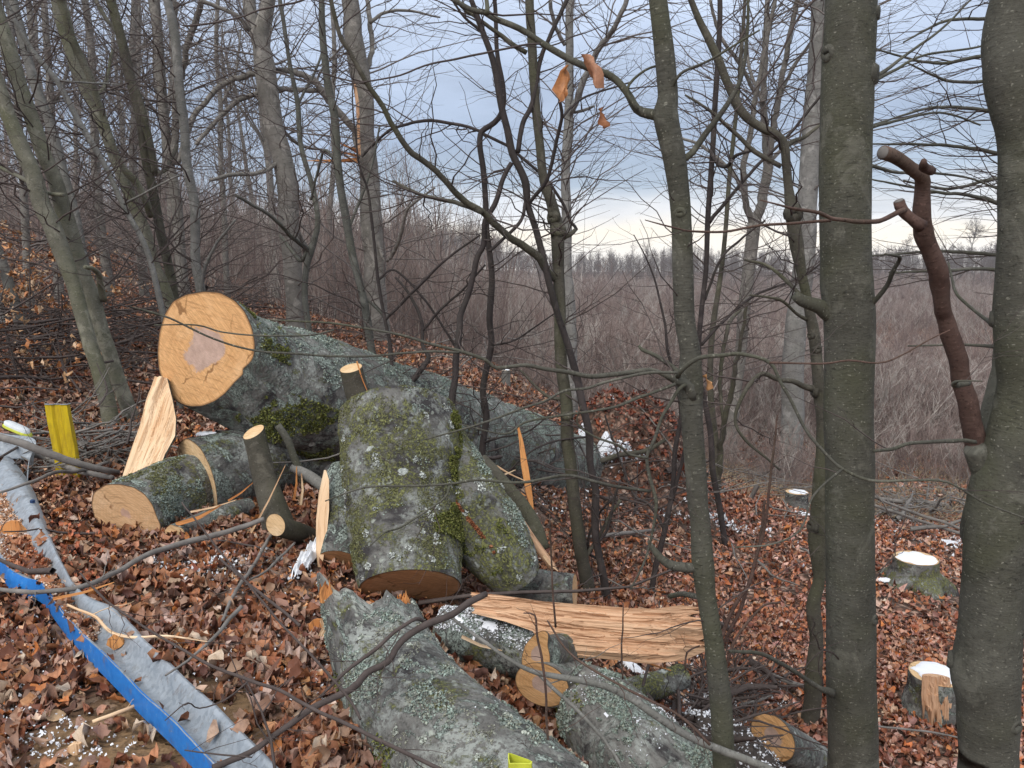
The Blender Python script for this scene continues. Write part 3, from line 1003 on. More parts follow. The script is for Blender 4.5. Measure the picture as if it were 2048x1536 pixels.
tree('beech_tree', 'massive beech trunk at the right edge, its sawn reddish limb leaning up to the left', 2.7,
     [(1976, 1536, 53), (1976, 1500, 53), (1976, 1450, 56), (1976, 1400, 57), (1970, 1350, 62), (1976, 1290, 58), (1980, 1244, 56), (1987, 1140, 55), (1993, 1035, 56), (1999, 980, 54), (2010, 930, 52), (2031, 860, 50), (2050, 773, 50),
      (2050, 705, 54), (2050, 620, 57), (2055, 500, 55), (2058, 444, 56), (2055, 273, 55), (2040, 205, 55), (2028, 137, 55), (2035, 0, 50)],
     [dict(Y=2.74, Y1=2.725, p=[(2000, 1230, 40), (1990, 1150, 42), (1981, 1090, 43), (1974, 1035, 41), (1968, 990, 35), (1961, 950, 27.5), (1956, 920, 23), (1952, 895, 20)]),
      dict(Y=2.79, Y1=2.37, mat='red_bark', label='reddish brown side limb with its top sawn off', p=[(1962, 955, 14), (1953, 908, 20), (1943, 842, 19), (1929, 773, 18), (1909, 705, 17), (1888, 637, 16), (1881, 613, 15), (1876, 560, 18), (1874, 534, 19), (1862, 500, 17), (1847, 465, 19), (1841, 427, 17), (1847, 376, 14), (1850, 350, 15), (1826, 335, 13), (1792, 311, 13), (1768, 303, 13)]),
      dict(Y=2.38, Y1=2.36, mat='red_bark', p=[(1845, 450, 13), (1822, 435, 10), (1806, 420, 11), (1799, 401, 10)]),
      dict(Y=2.37, Y1=2.3, mat='red_bark', p=[(1865, 344, 9), (1849, 336, 10), (1848, 322, 5)]),
      dict(Y=2.36, Y1=2.0, mat='red_bark', p=[(1810, 420, 5.5), (1796, 424, 5.5), (1770, 438, 5), (1751, 444, 5), (1717, 444, 4.5), (1690, 440, 4.2), (1666, 437, 4), (1645, 428, 3.8), (1632, 424, 3.6), (1587, 417, 3), (1560, 410, 2), (1520, 400, 1.2)]),
      dict(Y=2.2, Y1=1.95, mat='red_bark', p=[(1660, 441, 3), (1600, 446, 2.8), (1519, 451, 2.6), (1450, 463, 2.3), (1382, 463, 2.1), (1348, 456, 1.8), (1290, 440, 1)]),
      dict(Y=2.33, Y1=2.2, p=[(1935, 765, 6), (1910, 771, 7), (1918, 762, 2), (1965, 762, 1.2)]),
      dict(Y=2.9, Y1=3.2, p=[(1998, 1000, 34), (1990, 940, 25), (1984, 890, 22), (1984, 830, 22), (1994, 750, 19), (2010, 680, 17), (2040, 560, 15), (2060, 440, 14)]),
      dict(Y=2.7, Y1=3.4, p=[(2010, 640, 14), (1992, 645, 8), (1975, 640, 4), (1950, 622, 3), (1915, 590, 3), (1905, 560, 2.4), (1897, 525, 1.6)]),
      dict(Y=2.75, Y1=3.0, p=[(2000, 695, 5), (1960, 692, 3), (1900, 690, 2.6), (1815, 692, 1.4)]),
      dict(Y=2.5, Y1=2.2, p=[(1950, 884, 4), (1926, 880, 4), (1870, 884, 4), (1820, 887, 3.6), (1785, 898, 3.6), (1748, 902, 3)]),
      ],
     mat='dark_bark', seed=13, ext=3.0, sides=44, step=.03, lump=.05, twigs=(10, 30), tl=(.3, .7), twt=(.5, 1),
     knots=[(1915, 1340, 20, -.95), (2030, 1260, 9, .7), (2015, 1440, 16, .6), (2000, 640, 18, -.95)])
tree('hornbeam_tree', 'crooked dark tree with a burl and swollen joints between the two smooth beech trunks', 5.0,
     [(1617, 1450, 19), (1624, 1401, 17), (1627, 1349, 16), (1634, 1279, 13), (1627, 1209, 14), (1638, 1157, 11), (1634, 1087, 17), (1638, 1035, 17), (1645, 910, 12), (1645, 842, 12), (1639, 784, 14), (1635, 739, 12), (1628, 671, 12),
      (1618, 620, 10), (1604, 551, 9), (1594, 496, 13), (1584, 427, 14), (1577, 376, 9), (1572, 325, 9), (1568, 290, 9), (1553, 270, 9), (1519, 253, 9), (1485, 226, 9), (1457, 171, 8), (1437, 120, 9), (1416, 75, 8), (1382, 0, 6)],
     [[(1560, 332, 5), (1530, 315, 5), (1502, 297, 4.5), (1468, 263, 4), (1416, 219, 3), (1370, 190, 2)],
      [(1632, 780, 8), (1610, 775, 6), (1587, 763, 5), (1555, 758, 5), (1526, 748, 5), (1498, 770, 4.5), (1478, 808, 4), (1471, 842, 3.4), (1490, 880, 3), (1560, 940, 2.2)],
      [(1575, 290, 6), (1590, 282, 4.5), (1610, 275, 4), (1640, 250, 3)],
      [(1600, 590, 4), (1570, 560, 4), (1530, 530, 3), (1490, 520, 2.4)],
      [(1616, 640, 4), (1590, 625, 3), (1560, 600, 3), (1500, 590, 2)],
      ],
     mat='mossy_bark', seed=14, ext=4, sides=16, lump=.16, twigs=(50, 180), tl=(.5, 1.3), twt=(.35, 1), flare=1.1,
     knots=[(1584, 430, 13, .2), (1634, 1050, 13, -.6), (1640, 785, 10, -.7), (1620, 668, 7, -.5), (1618, 700, 7, .3)])
# --- centre saplings ---
tree('beech_sapling', 'dark crooked sapling with tangled forks, nearest the pale split plank', 6.0,
     [(1214, 1206, 7.6), (1207, 1157, 7.6), (1193, 1087, 7.6), (1190, 1035, 7.6), (1191, 979, 7.6), (1181, 927, 6.7), (1178, 869, 7.6), (1164, 808, 7.6), (1154, 756, 7.6), (1137, 691, 6.7), (1116, 630, 6.7), (1099, 568, 6.7), (1087, 515, 6.7), (1073, 461, 6.7), (1056, 410, 6.7), (1052, 369, 7.6), (1042, 342, 7.6), (1025, 308, 7.6), (1015, 260, 6.7), (1001, 205, 6.7), (988, 130, 6.7), (967, 68, 5.9), (943, 0, 5.0)],
     [[(1035, 304, 5.0), (1046, 246, 5.0), (1066, 205, 5.0), (1080, 126, 4.6), (1097, 79, 4.2), (1121, 27, 4.2), (1135, 0, 4.2), (1150, -60, 3.4)],
      [(1025, 325, 5.0), (1005, 362, 5.0), (988, 410, 5.5), (970, 444, 5.5), (967, 489, 5.9), (953, 525, 5.9), (931, 602, 5.9), (921, 637, 6.7), (919, 664, 6.7), (913, 712, 6.7), (909, 756, 6.7), (904, 800, 7.6), (900, 900, 7.6)],
      [(1060, 405, 4.2), (1066, 396, 4.2), (1094, 359, 4.2), (1111, 290, 4.2), (1124, 236, 3.9), (1119, 195, 3.4)],
      [(1124, 236, 2.5), (1145, 212, 2.5), (1180, 190, 2.2), (1260, 165, 1.7)],
      [(1052, 403, 3.8), (1042, 441, 3.8), (1008, 475, 3.5), (977, 502, 3.4)],
      [(960, 60, 3.4), (930, 35, 2.5), (905, 0, 2.2)],
      [(1178, 875, 2.5), (1120, 880, 2.2), (1060, 905, 2.0), (1000, 960, 1.7)],
      [(1193, 1090, 3.4), (1214, 1060, 3.4), (1226, 1010, 2.9), (1240, 960, 2.5)]],
     mat='sapling_bark', seed=21, ext=2, sides=10, lump=.12, twigs=(90, 260), tl=(.5, 1.2))
tree('beech_sapling', 'kinked dark sapling growing behind the upright mossy log', 6.6,
     [(962, 934, 6.7), (966, 886, 6.7), (973, 835, 6.7), (966, 784, 6.7), (973, 739, 6.7), (983, 688, 6.7), (979, 637, 6.7), (984, 558, 6.7), (979, 500, 5.9), (974, 461, 5.9), (972, 410, 5.9), (967, 342, 5.9), (960, 290, 5.9), (964, 263, 5.9), (980, 252, 5.9), (998, 236, 5.9), (1008, 205, 5.0), (1005, 164, 5.0), (994, 102, 4.6), (989, 0, 4.2)],
     [[(964, 263, 3.4), (919, 250, 3.4), (858, 241, 3.4), (810, 250, 3.0), (779, 260, 2.9), (748, 287, 2.5), (724, 314, 2.1)],
      [(967, 267, 3.4), (1012, 290, 3.4), (1039, 311, 3.4), (1090, 355, 3.4), (1124, 403, 3.4), (1141, 444, 3.4), (1153, 458, 3.8), (1128, 478, 3.4), (1110, 500, 2.5)],
      [(966, 886, 2.5), (1000, 875, 2.1), (1060, 860, 1.8), (1130, 800, 1.5)],
      [(985, 690, 2.5), (1030, 680, 2.0), (1090, 640, 1.7), (1150, 600, 1.3)]],
     mat='sapling_bark', seed=22, ext=2, sides=9, lump=.12, twigs=(70, 220), tl=(.5, 1.1))
tree('beech_tree', 'mossy olive trunk with two dark swellings, its long diagonal limb crossing the sky', 6.1,
     [(1179, 1202, 15), (1165, 1122, 13), (1155, 1052, 13), (1150, 1013, 13), (1143, 944, 12), (1134, 876, 13), (1133, 808, 12), (1123, 739, 12), (1120, 671, 12), (1120, 602, 12), (1116, 517, 12), (1114, 461, 14), (1104, 410, 11), (1087, 359, 9), (1080, 290, 9), (1073, 222, 9), (1066, 137, 9), (1063, 68, 9), (1059, 0, 9)],
     [dict(Y=6.1, Y1=5.2, p=[(1118, 560, 9), (1098, 545, 8), (1080, 522, 8), (1056, 498, 8), (1022, 475, 7), (988, 451, 7), (964, 424, 6.5), (919, 393, 6.5), (888, 359, 6), (858, 332, 6), (817, 297, 6), (786, 253, 5.5), (759, 205, 5), (731, 161, 5), (700, 103, 4.5), (680, 68, 4.5), (655, -20, 4)]),
      dict(Y=5.7, Y1=6.4, p=[(964, 424, 5), (919, 407, 4.6), (871, 396, 4), (834, 386, 3.6), (786, 362, 2.4)]),
      [(1052, 105, 5), (1020, 85, 5), (985, 60, 4), (930, 20, 3.4), (905, -10, 3)],
      [(1116, 470, 8), (1140, 468, 5), (1152, 458, 4)],
      [(1125, 800, 4), (1090, 790, 3), (1040, 740, 2.4)],
      [(1167, 1120, 5), (1195, 1080, 4), (1215, 1040, 3.5), (1240, 1000, 3)],
      ],
     mat='mossy_bark', seed=23, ext=3, sides=14, lump=.10, twigs=(90, 360), tl=(.5, 1.4), twt=(.3, 1), flare=1.3,
     knots=[(1110, 435, 10, -.4), (1112, 462, 11, .2), (1135, 830, 9, .0)])
tree('beech_tree', 'pale forked trunk standing behind the mossy olive one', 12.5,
     [(1143, 780, 13), (1140, 620, 11), (1133, 534, 10), (1133, 444, 10), (1131, 342, 9), (1136, 273, 10), (1138, 220, 9), (1139, 103, 8), (1141, 0, 8)],
     [[(1138, 235, 7), (1152, 205, 6.5), (1169, 154, 6.5), (1196, 99, 6), (1220, 70, 5.5), (1234, 44, 5), (1254, 0, 5), (1275, -60, 4)],
      [(1130, 90, 4), (1110, 50, 4), (1100, 0, 4)],
      [(1150, 225, 3), (1175, 218, 3), (1188, 212, 2)]],
     mat='pale_bark', twig='twig_far', seed=24, ext=5, twigs=(110, 520), tl=(1.0, 2.6), twt=(.3, 1), trmin=.002)
tree('beech_sapling', 'straight thin sapling rising out of the log pile beside the cut post', 6.8,
     [(754, 790, 9), (744, 705, 8), (733, 637, 8), (723, 585, 7), (709, 534, 8), (698, 480, 8), (690, 427, 8), (677, 342, 8), (670, 239, 8), (656, 171, 8), (646, 85, 7), (643, 0, 6)],
     [[(695, 460, 3.4), (720, 400, 3), (745, 330, 2.6), (760, 250, 2)], [(725, 590, 3), (770, 640, 3), (780, 720, 2.6), (782, 770, 2.2)],
      [(676, 330, 3), (650, 300, 3), (637, 340, 3), (622, 400, 2.4)]],
     mat='grey_bark', seed=25, ext=2, sides=10, lump=.1, twigs=(60, 200), tl=(.5, 1.2))
tree('beech_sapling', 'thin dark shoot with many wiry forks above the big sawn trunk', 6.3,
     [(785, 790, 4), (782, 700, 4), (770, 640, 3.6), (756, 560, 3.4), (750, 500, 3), (742, 430, 3), (735, 380, 2.4)],
     [[(770, 640, 3), (810, 600, 3), (850, 560, 3), (890, 520, 2.4), (960, 470, 2)], [(756, 560, 3), (790, 540, 2.6), (850, 600, 2.6), (890, 660, 2.6), (915, 700, 3)],
      [(782, 790, 7), (815, 770, 6), (845, 735, 6), (858, 715, 5), (845, 690, 4), (842, 640, 3.5), (820, 590, 3), (790, 555, 2.4)],
      [(845, 660, 3), (880, 620, 2.6), (925, 580, 2.4), (970, 530, 2)]],
     mat='sapling_bark', seed=26, ext=1, sides=7, twigs=(60, 200), tl=(.4, .9))
tree('beech_sapling', 'thin purplish shoot whose forks cross the leafy mound', 6.3,
     [(1300, 1205, 6), (1312, 1130, 6), (1330, 1060, 5.5), (1345, 980, 5), (1350, 900, 5), (1362, 830, 4), (1352, 765, 3.4), (1335, 700, 3)],
     [[(1345, 1000, 4), (1362, 930, 3.5), (1375, 860, 3), (1390, 800, 2.4)], [(1330, 1060, 3), (1300, 1010, 3), (1268, 990, 2.5), (1240, 920, 2), (1210, 830, 1.6)],
      [(1200, 1120, 3), (1175, 1100, 3), (1190, 1040, 2.5), (1222, 1000, 2)]],
     mat='sapling_bark', seed=27, ext=1, sides=7, twigs=(40, 130), tl=(.4, .9))
tree('beech_sapling', 'straight dark sapling right of the slim grey beech, forking low in a wide V', 8.5,
     [(1452, 1100, 6), (1440, 1020, 6), (1425, 940, 6), (1420, 860, 5.5), (1400, 760, 5), (1397, 700, 5), (1403, 620, 5), (1410, 560, 5), (1413, 525, 5), (1416, 430, 5.5), (1425, 308, 5.5), (1430, 205, 5.5), (1437, 103, 5.5), (1440, 0, 5)],
     [[(1418, 445, 4.5), (1428, 432, 4), (1460, 395, 3.6), (1512, 335, 3.4), (1580, 267, 3), (1642, 191, 2.6), (1700, 120, 2)],
      [(1420, 300, 3.5), (1432, 325, 4), (1455, 332, 4), (1475, 310, 3.5), (1510, 300, 2.4)],
      [(1410, 600, 3), (1440, 520, 2.6), (1480, 480, 2.4), (1530, 440, 2)],
      [(1402, 690, 3.2), (1450, 640, 3), (1510, 590, 2.6), (1600, 555, 2.2), (1650, 520, 1.8)]],
     mat='sapling_bark', seed=28, ext=2.5, sides=9, twigs=(90, 320), tl=(.6, 1.6), twt=(.2, 1))
tree('beech_sapling', 'pale mossy-footed pair stem standing close to the slim beech', 11.5,
     [(1430, 1045, 8), (1435, 980, 7), (1432, 900, 7), (1425, 830, 6.5), (1420, 760, 6), (1425, 660, 6), (1440, 560, 5), (1450, 470, 4.5), (1460, 340, 4.5), (1475, 200, 4), (1490, 0, 3.5)],
     [[(1436, 960, 6), (1446, 860, 6), (1462, 790, 5.5), (1470, 740, 5), (1482, 680, 4), (1495, 600, 3)], [(1450, 870, 3), (1440, 760, 4), (1455, 660, 4), (1462, 640, 4), (1480, 620, 3)]],
     mat='mossy_bark', twig='twig', seed=29, ext=3, sides=9, twigs=(60, 220), tl=(.6, 1.6), twt=(.2, 1))
# --- big beeches on the slope at right ---
tree('beech_tree', 'tall straight pale beech trunk half hidden behind the thick upright trunk', 16,
     [(1577, 972, 24), (1582, 900, 22), (1585, 842, 22), (1587, 739, 21), (1594, 637, 20), (1605, 560, 20), (1610, 496, 20), (1614, 410, 19), (1618, 342, 19), (1624, 273, 20), (1630, 205, 20), (1636, 137, 20), (1645, 0, 20)],
     [[(1640, 120, 6), (1660, 60, 5), (1690, 0, 4)]],
     mat='pale_bark', twig='twig_far', seed=31, ext=6, sides=18, step=.15, twigs=(130, 620), tl=(1.4, 3.6), twt=(.35, 1), trmin=.0026, flare=1.4)
tree('beech_tree', 'mossy-footed beech splitting into several upright stems against the bright horizon', 17,
     [(1456, 925, 17), (1458, 890, 15), (1468, 808, 12), (1481, 705, 11), (1490, 602, 12), (1500, 517, 13), (1505, 478, 13), (1508, 445, 13)],
     [[(1506, 455, 8), (1496, 420, 7), (1491, 393, 6.5), (1488, 325, 6), (1502, 256, 5.5), (1512, 188, 5), (1532, 85, 4.5), (1550, 0, 4), (1570, -80, 3)],
      [(1508, 455, 11), (1520, 420, 10), (1526, 393, 10), (1536, 325, 10), (1532, 273, 8), (1526, 205, 6.5), (1529, 130, 6), (1532, 68, 6), (1536, 0, 5), (1540, -80, 4)],
      [(1535, 318, 6), (1542, 290, 6), (1556, 205, 6), (1574, 103, 5.5), (1594, 0, 5), (1610, -80, 4)],
      [(1512, 188, 4), (1480, 130, 4), (1440, 70, 3.4), (1420, 0, 3)], [(1560, 190, 4), (1590, 130, 3.6), (1640, 60, 3)],
      [(1526, 205, 4), (1500, 140, 3.4), (1490, 60, 3)], [(1491, 393, 4), (1460, 340, 3.5), (1400, 290, 3), (1340, 270, 2.4)], [(1536, 325, 4), (1580, 290, 3.4), (1650, 270, 2.6)]],
     mat='far_bark', twig='twig_far', seed=32, ext=0, sides=14, step=.15, twigs=(160, 700), tl=(1.2, 3.6), twt=(.3, 1), trmin=.0026, flare=1.4)
# --- snapped tree and its neighbours ---
tree('snapped_beech', 'broken tree with a torn orange gash and splinters sticking out halfway up', 14,
     [(757, 690, 24), (752, 600, 22), (748, 513, 22), (743, 444, 22), (738, 342, 19), (731, 273, 18), (731, 205, 18), (718, 137, 20), (707, 68, 18), (700, 0, 17)],
     [dict(Y=13.9, Y1=13.0, p=[(716, 300, 7), (710, 265, 7), (700, 250, 7), (677, 222, 7), (650, 191, 6.5), (625, 161, 6.5), (581, 142, 6), (513, 147, 6), (448, 167, 5.5), (410, 205, 5), (379, 253, 5), (355, 330, 4)]),
      dict(Y=13.6, Y1=12.8, p=[(640, 182, 5), (600, 180, 5), (560, 178, 5), (516, 185, 5), (472, 205, 4.6), (434, 239, 4.4), (393, 290, 4)]),
      [(722, 160, 5), (742, 110, 5), (740, 40, 5), (730, -20, 4)], [(740, 45, 4), (770, 25, 3), (820, 22, 2.6), (880, 35, 1.6)],
      [(745, 450, 5), (770, 520, 3), (790, 500, 4), (805, 460, 4), (815, 420, 3), (870, 375, 2)],
      ],
     mat='far_bark', twig='twig_far', seed=33, ext=3, sides=14, step=.12, twigs=(110, 460), tl=(.9, 2.6), trmin=.002, flare=1.3)
tree('beech_tree', 'stout grey trunk leaning left of the snapped tree, twin-stemmed at the top', 13,
     [(588, 600, 18), (584, 520, 19), (578, 444, 20), (574, 376, 21), (562, 308, 20), (544, 239, 20), (531, 137, 21), (522, 68, 15), (536, 0, 12)],
     [[(528, 130, 14), (512, 68, 13), (500, 0, 13), (490, -80, 12)], [(585, 420, 7), (597, 470, 6), (612, 500, 6), (615, 540, 6)],
      [(565, 320, 5), (520, 345, 4.4), (460, 350, 4), (420, 360, 3)], [(500, 60, 5), (470, 30, 4), (400, 0, 4)], [(545, 240, 4), (600, 290, 3), (650, 300, 2.2)]],
     mat='far_bark', twig='twig_far', seed=34, ext=4, sides=14, step=.12, twigs=(110, 420), tl=(.9, 2.8), trmin=.002)
tree('beech_sapling', 'slender wavy stem in front of the stout leaning trunk', 9,
     [(618, 660, 6), (610, 600, 6), (612, 540, 6), (622, 499, 7), (636, 444, 5.5), (625, 376, 5), (601, 290, 5), (595, 205, 5), (578, 120, 4), (560, 0, 4)],
     [[(618, 500, 5), (580, 470, 4), (540, 430, 3.5), (470, 390, 3)], [(620, 495, 5), (600, 520, 4), (560, 470, 2.6)], [(595, 210, 3), (640, 120, 2.6), (650, 50, 2)]],
     mat='grey_bark', seed=35, ext=2.5, sides=9, twigs=(60, 220), tl=(.6, 1.5))
# --- left cluster ---
tree('beech_tree', 'front stem of the leaning pair of greenish trunks by the yellow post', 7,
     [(226, 859, 17), (219, 825, 16), (205, 773, 15), (191, 722, 14), (167, 644, 14), (147, 568, 14), (126, 510, 16), (103, 450, 17), (82, 410, 17), (65, 349, 16), (44, 301, 15), (20, 239, 14), (0, 178, 12), (-30, 90, 11)],
     [[(65, 349, 4), (40, 290, 3), (30, 250, 2)], [(126, 390, 4), (95, 385, 4), (50, 360, 4), (0, 335, 3.6), (-40, 320, 3)]],
     mat='left_bark', seed=41, ext=3, sides=18, step=.06, twigs=(50, 200), tl=(.6, 1.7), twt=(.2, 1))
tree('beech_tree', 'rear stem of the leaning pair, darker with a torn scar low down', 7.3,
     [(267, 859, 16), (260, 825, 15), (232, 746, 14), (205, 671, 14), (185, 602, 15), (164, 551, 16), (154, 525, 17), (133, 444, 16), (113, 369, 14), (89, 308, 14), (65, 239, 14), (44, 181, 14), (24, 120, 15), (0, 44, 13), (-20, -20, 12)],
     [[(205, 600, 7), (200, 560, 6), (188, 540, 5), (170, 535, 4)]],
     mat='left_bark', seed=42, ext=3, sides=18, step=.06, twigs=(50, 200), tl=(.6, 1.7), twt=(.2, 1))
tree('beech_tree', 'narrow brownish trunk squeezed behind the leaning pair', 8.6,
     [(190, 640, 8), (176, 560, 8), (167, 513, 8), (150, 427, 8), (130, 359, 9), (113, 290, 9), (96, 232, 9), (72, 171, 9), (44, 68, 9), (27, 0, 8)],
     mat='left_bark_grey', seed=43, ext=3, sides=12, step=.1, twigs=(40, 160), tl=(.6, 1.6))
tree('beech_tree', 'greenish curving trunk with a thinner twin hugging it, meeting the big sawn trunk', 9.5,
     [(350, 640, 10), (328, 568, 10), (308, 525, 10), (291, 461, 11), (260, 393, 11), (236, 335, 11), (212, 263, 11), (185, 198, 12), (154, 137, 13), (133, 75, 11), (113, 0, 10)],
     [[(300, 430, 7), (294, 410, 7), (270, 359, 7), (239, 325, 6), (205, 226, 6), (181, 161, 7), (150, 89, 8), (123, 10, 9), (115, -40, 8)],
      [(185, 195, 4), (205, 180, 4), (215, 150, 3), (225, 100, 2.4)]],
     mat='left_bark', seed=44, ext=3, sides=14, step=.08, twigs=(60, 220), tl=(.7, 1.9))
tree('beech_tree', 'dark green mossy trunk right beside the curving twin trunk', 9.8,
     [(355, 640, 9), (345, 568, 9), (335, 525, 9), (321, 461, 9), (308, 393, 9), (291, 314, 9), (280, 239, 9), (260, 154, 10), (243, 75, 9), (222, 0, 9)],
     [[(262, 160, 7), (285, 220, 7), (300, 290, 7), (310, 350, 6)], [(243, 75, 4), (215, 40, 4), (190, 0, 4)], [(308, 350, 4), (335, 335, 4), (352, 290, 4)]],
     mat='mossy_bark', seed=45, ext=3, sides=14, step=.08, twigs=(60, 220), tl=(.7, 1.9))
tree('beech_tree', 'smooth light grey trunk with dark eye marks above the big sawn trunk', 9.2,
     [(404, 640, 9), (400, 580, 9), (391, 525, 9), (390, 478, 9), (390, 420, 9.5), (384, 380, 9), (373, 325, 9), (369, 256, 9), (359, 171, 9), (349, 68, 9), (335, 0, 8)],
     [[(420, 640, 4), (405, 560, 4), (425, 500, 3), (470, 440, 2.4)]],
     mat='left_bark_grey', seed=46, ext=3, sides=14, step=.08, twigs=(60, 220), tl=(.7, 1.9))
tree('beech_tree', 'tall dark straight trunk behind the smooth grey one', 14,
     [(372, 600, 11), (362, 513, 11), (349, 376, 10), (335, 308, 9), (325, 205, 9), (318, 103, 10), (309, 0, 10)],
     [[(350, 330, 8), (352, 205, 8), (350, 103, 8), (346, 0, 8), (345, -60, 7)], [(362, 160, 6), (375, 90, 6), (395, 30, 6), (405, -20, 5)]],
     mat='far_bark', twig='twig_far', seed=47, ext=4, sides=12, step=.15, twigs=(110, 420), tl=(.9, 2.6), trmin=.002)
tree('beech_tree', 'long thin pale stem slanting across the left trunks', 7.8,
     [(320, 600, 6), (291, 496, 5.5), (246, 410, 5), (219, 349, 5), (191, 297, 6), (154, 236, 6), (113, 161, 5.5), (58, 92, 5), (14, 7, 5), (0, -30, 4)],
     [[(246, 410, 2.6), (300, 380, 2), (360, 350, 1.6)], [(113, 161, 2.5), (170, 165, 2), (240, 170, 1.6)]],
     mat='left_bark_grey', seed=48, ext=2, sides=10, step=.08, twigs=(50, 180), tl=(.5, 1.4))
tree('beech_tree', 'weathered twin-stemmed trunk at the left edge with peeling pinkish bark', 9.5,
     [(50, 690, 11), (38, 640, 11), (20, 580, 10), (0, 520, 10), (-30, 440, 9)],
     [[(20, 690, 9), (8, 640, 8), (-4, 590, 8), (-30, 540, 7)]],
     mat='left_bark_grey', seed=50, ext=3, sides=12, step=.08, twigs=(30, 100), tl=(.6, 1.6))
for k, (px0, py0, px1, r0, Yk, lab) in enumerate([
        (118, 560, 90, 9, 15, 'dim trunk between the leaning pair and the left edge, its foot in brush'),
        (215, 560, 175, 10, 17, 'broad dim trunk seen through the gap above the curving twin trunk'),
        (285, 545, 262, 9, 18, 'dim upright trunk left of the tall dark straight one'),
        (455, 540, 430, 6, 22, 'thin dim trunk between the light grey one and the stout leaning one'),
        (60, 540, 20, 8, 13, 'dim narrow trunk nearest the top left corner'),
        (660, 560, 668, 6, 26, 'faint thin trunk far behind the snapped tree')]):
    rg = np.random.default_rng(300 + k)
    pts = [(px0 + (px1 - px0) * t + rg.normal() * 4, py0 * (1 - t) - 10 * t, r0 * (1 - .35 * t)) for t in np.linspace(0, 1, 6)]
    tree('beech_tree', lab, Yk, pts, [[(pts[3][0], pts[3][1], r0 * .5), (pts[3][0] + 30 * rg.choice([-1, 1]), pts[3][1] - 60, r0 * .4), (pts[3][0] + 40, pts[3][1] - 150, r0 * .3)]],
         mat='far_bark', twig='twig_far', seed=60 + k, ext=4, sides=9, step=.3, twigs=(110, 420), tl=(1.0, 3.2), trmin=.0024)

rg = np.random.default_rng(77)
brs = []
for k, y0 in enumerate([-60, 20, 95, 150, 215, 290, 350, 420, 480, 540]):
    x1 = 1735 + 90 * rg.random()
    ya = y0 + rg.normal() * 20
    mid = (x1 + 2215) / 2
    brs.append(dict(Y=8.5, Y1=6.6 + 1.5 * rg.random(), p=[(2215, y0 + 90, 6.5), (2120, y0 + 45, 5), (mid, ya + 12 + rg.normal() * 10, 4), (mid - 110, ya + rg.normal() * 14, 3), (x1, ya + 25 * rg.normal(), 1.6)]))
tree('beech_tree', 'beech outside the right edge, only its long fine twigs crossing the sky', 8.8,
     [(2230, 1150, 30), (2225, 700, 27), (2218, 300, 24), (2210, 0, 20)], brs, mat='dark_bark', twig='twig', seed=91, ext=4, sides=14, step=.1,
     twigs=(230, 900), tl=(.5, 1.5), twt=(.1, 1), trmin=.0016, up=.02, flat=.35)

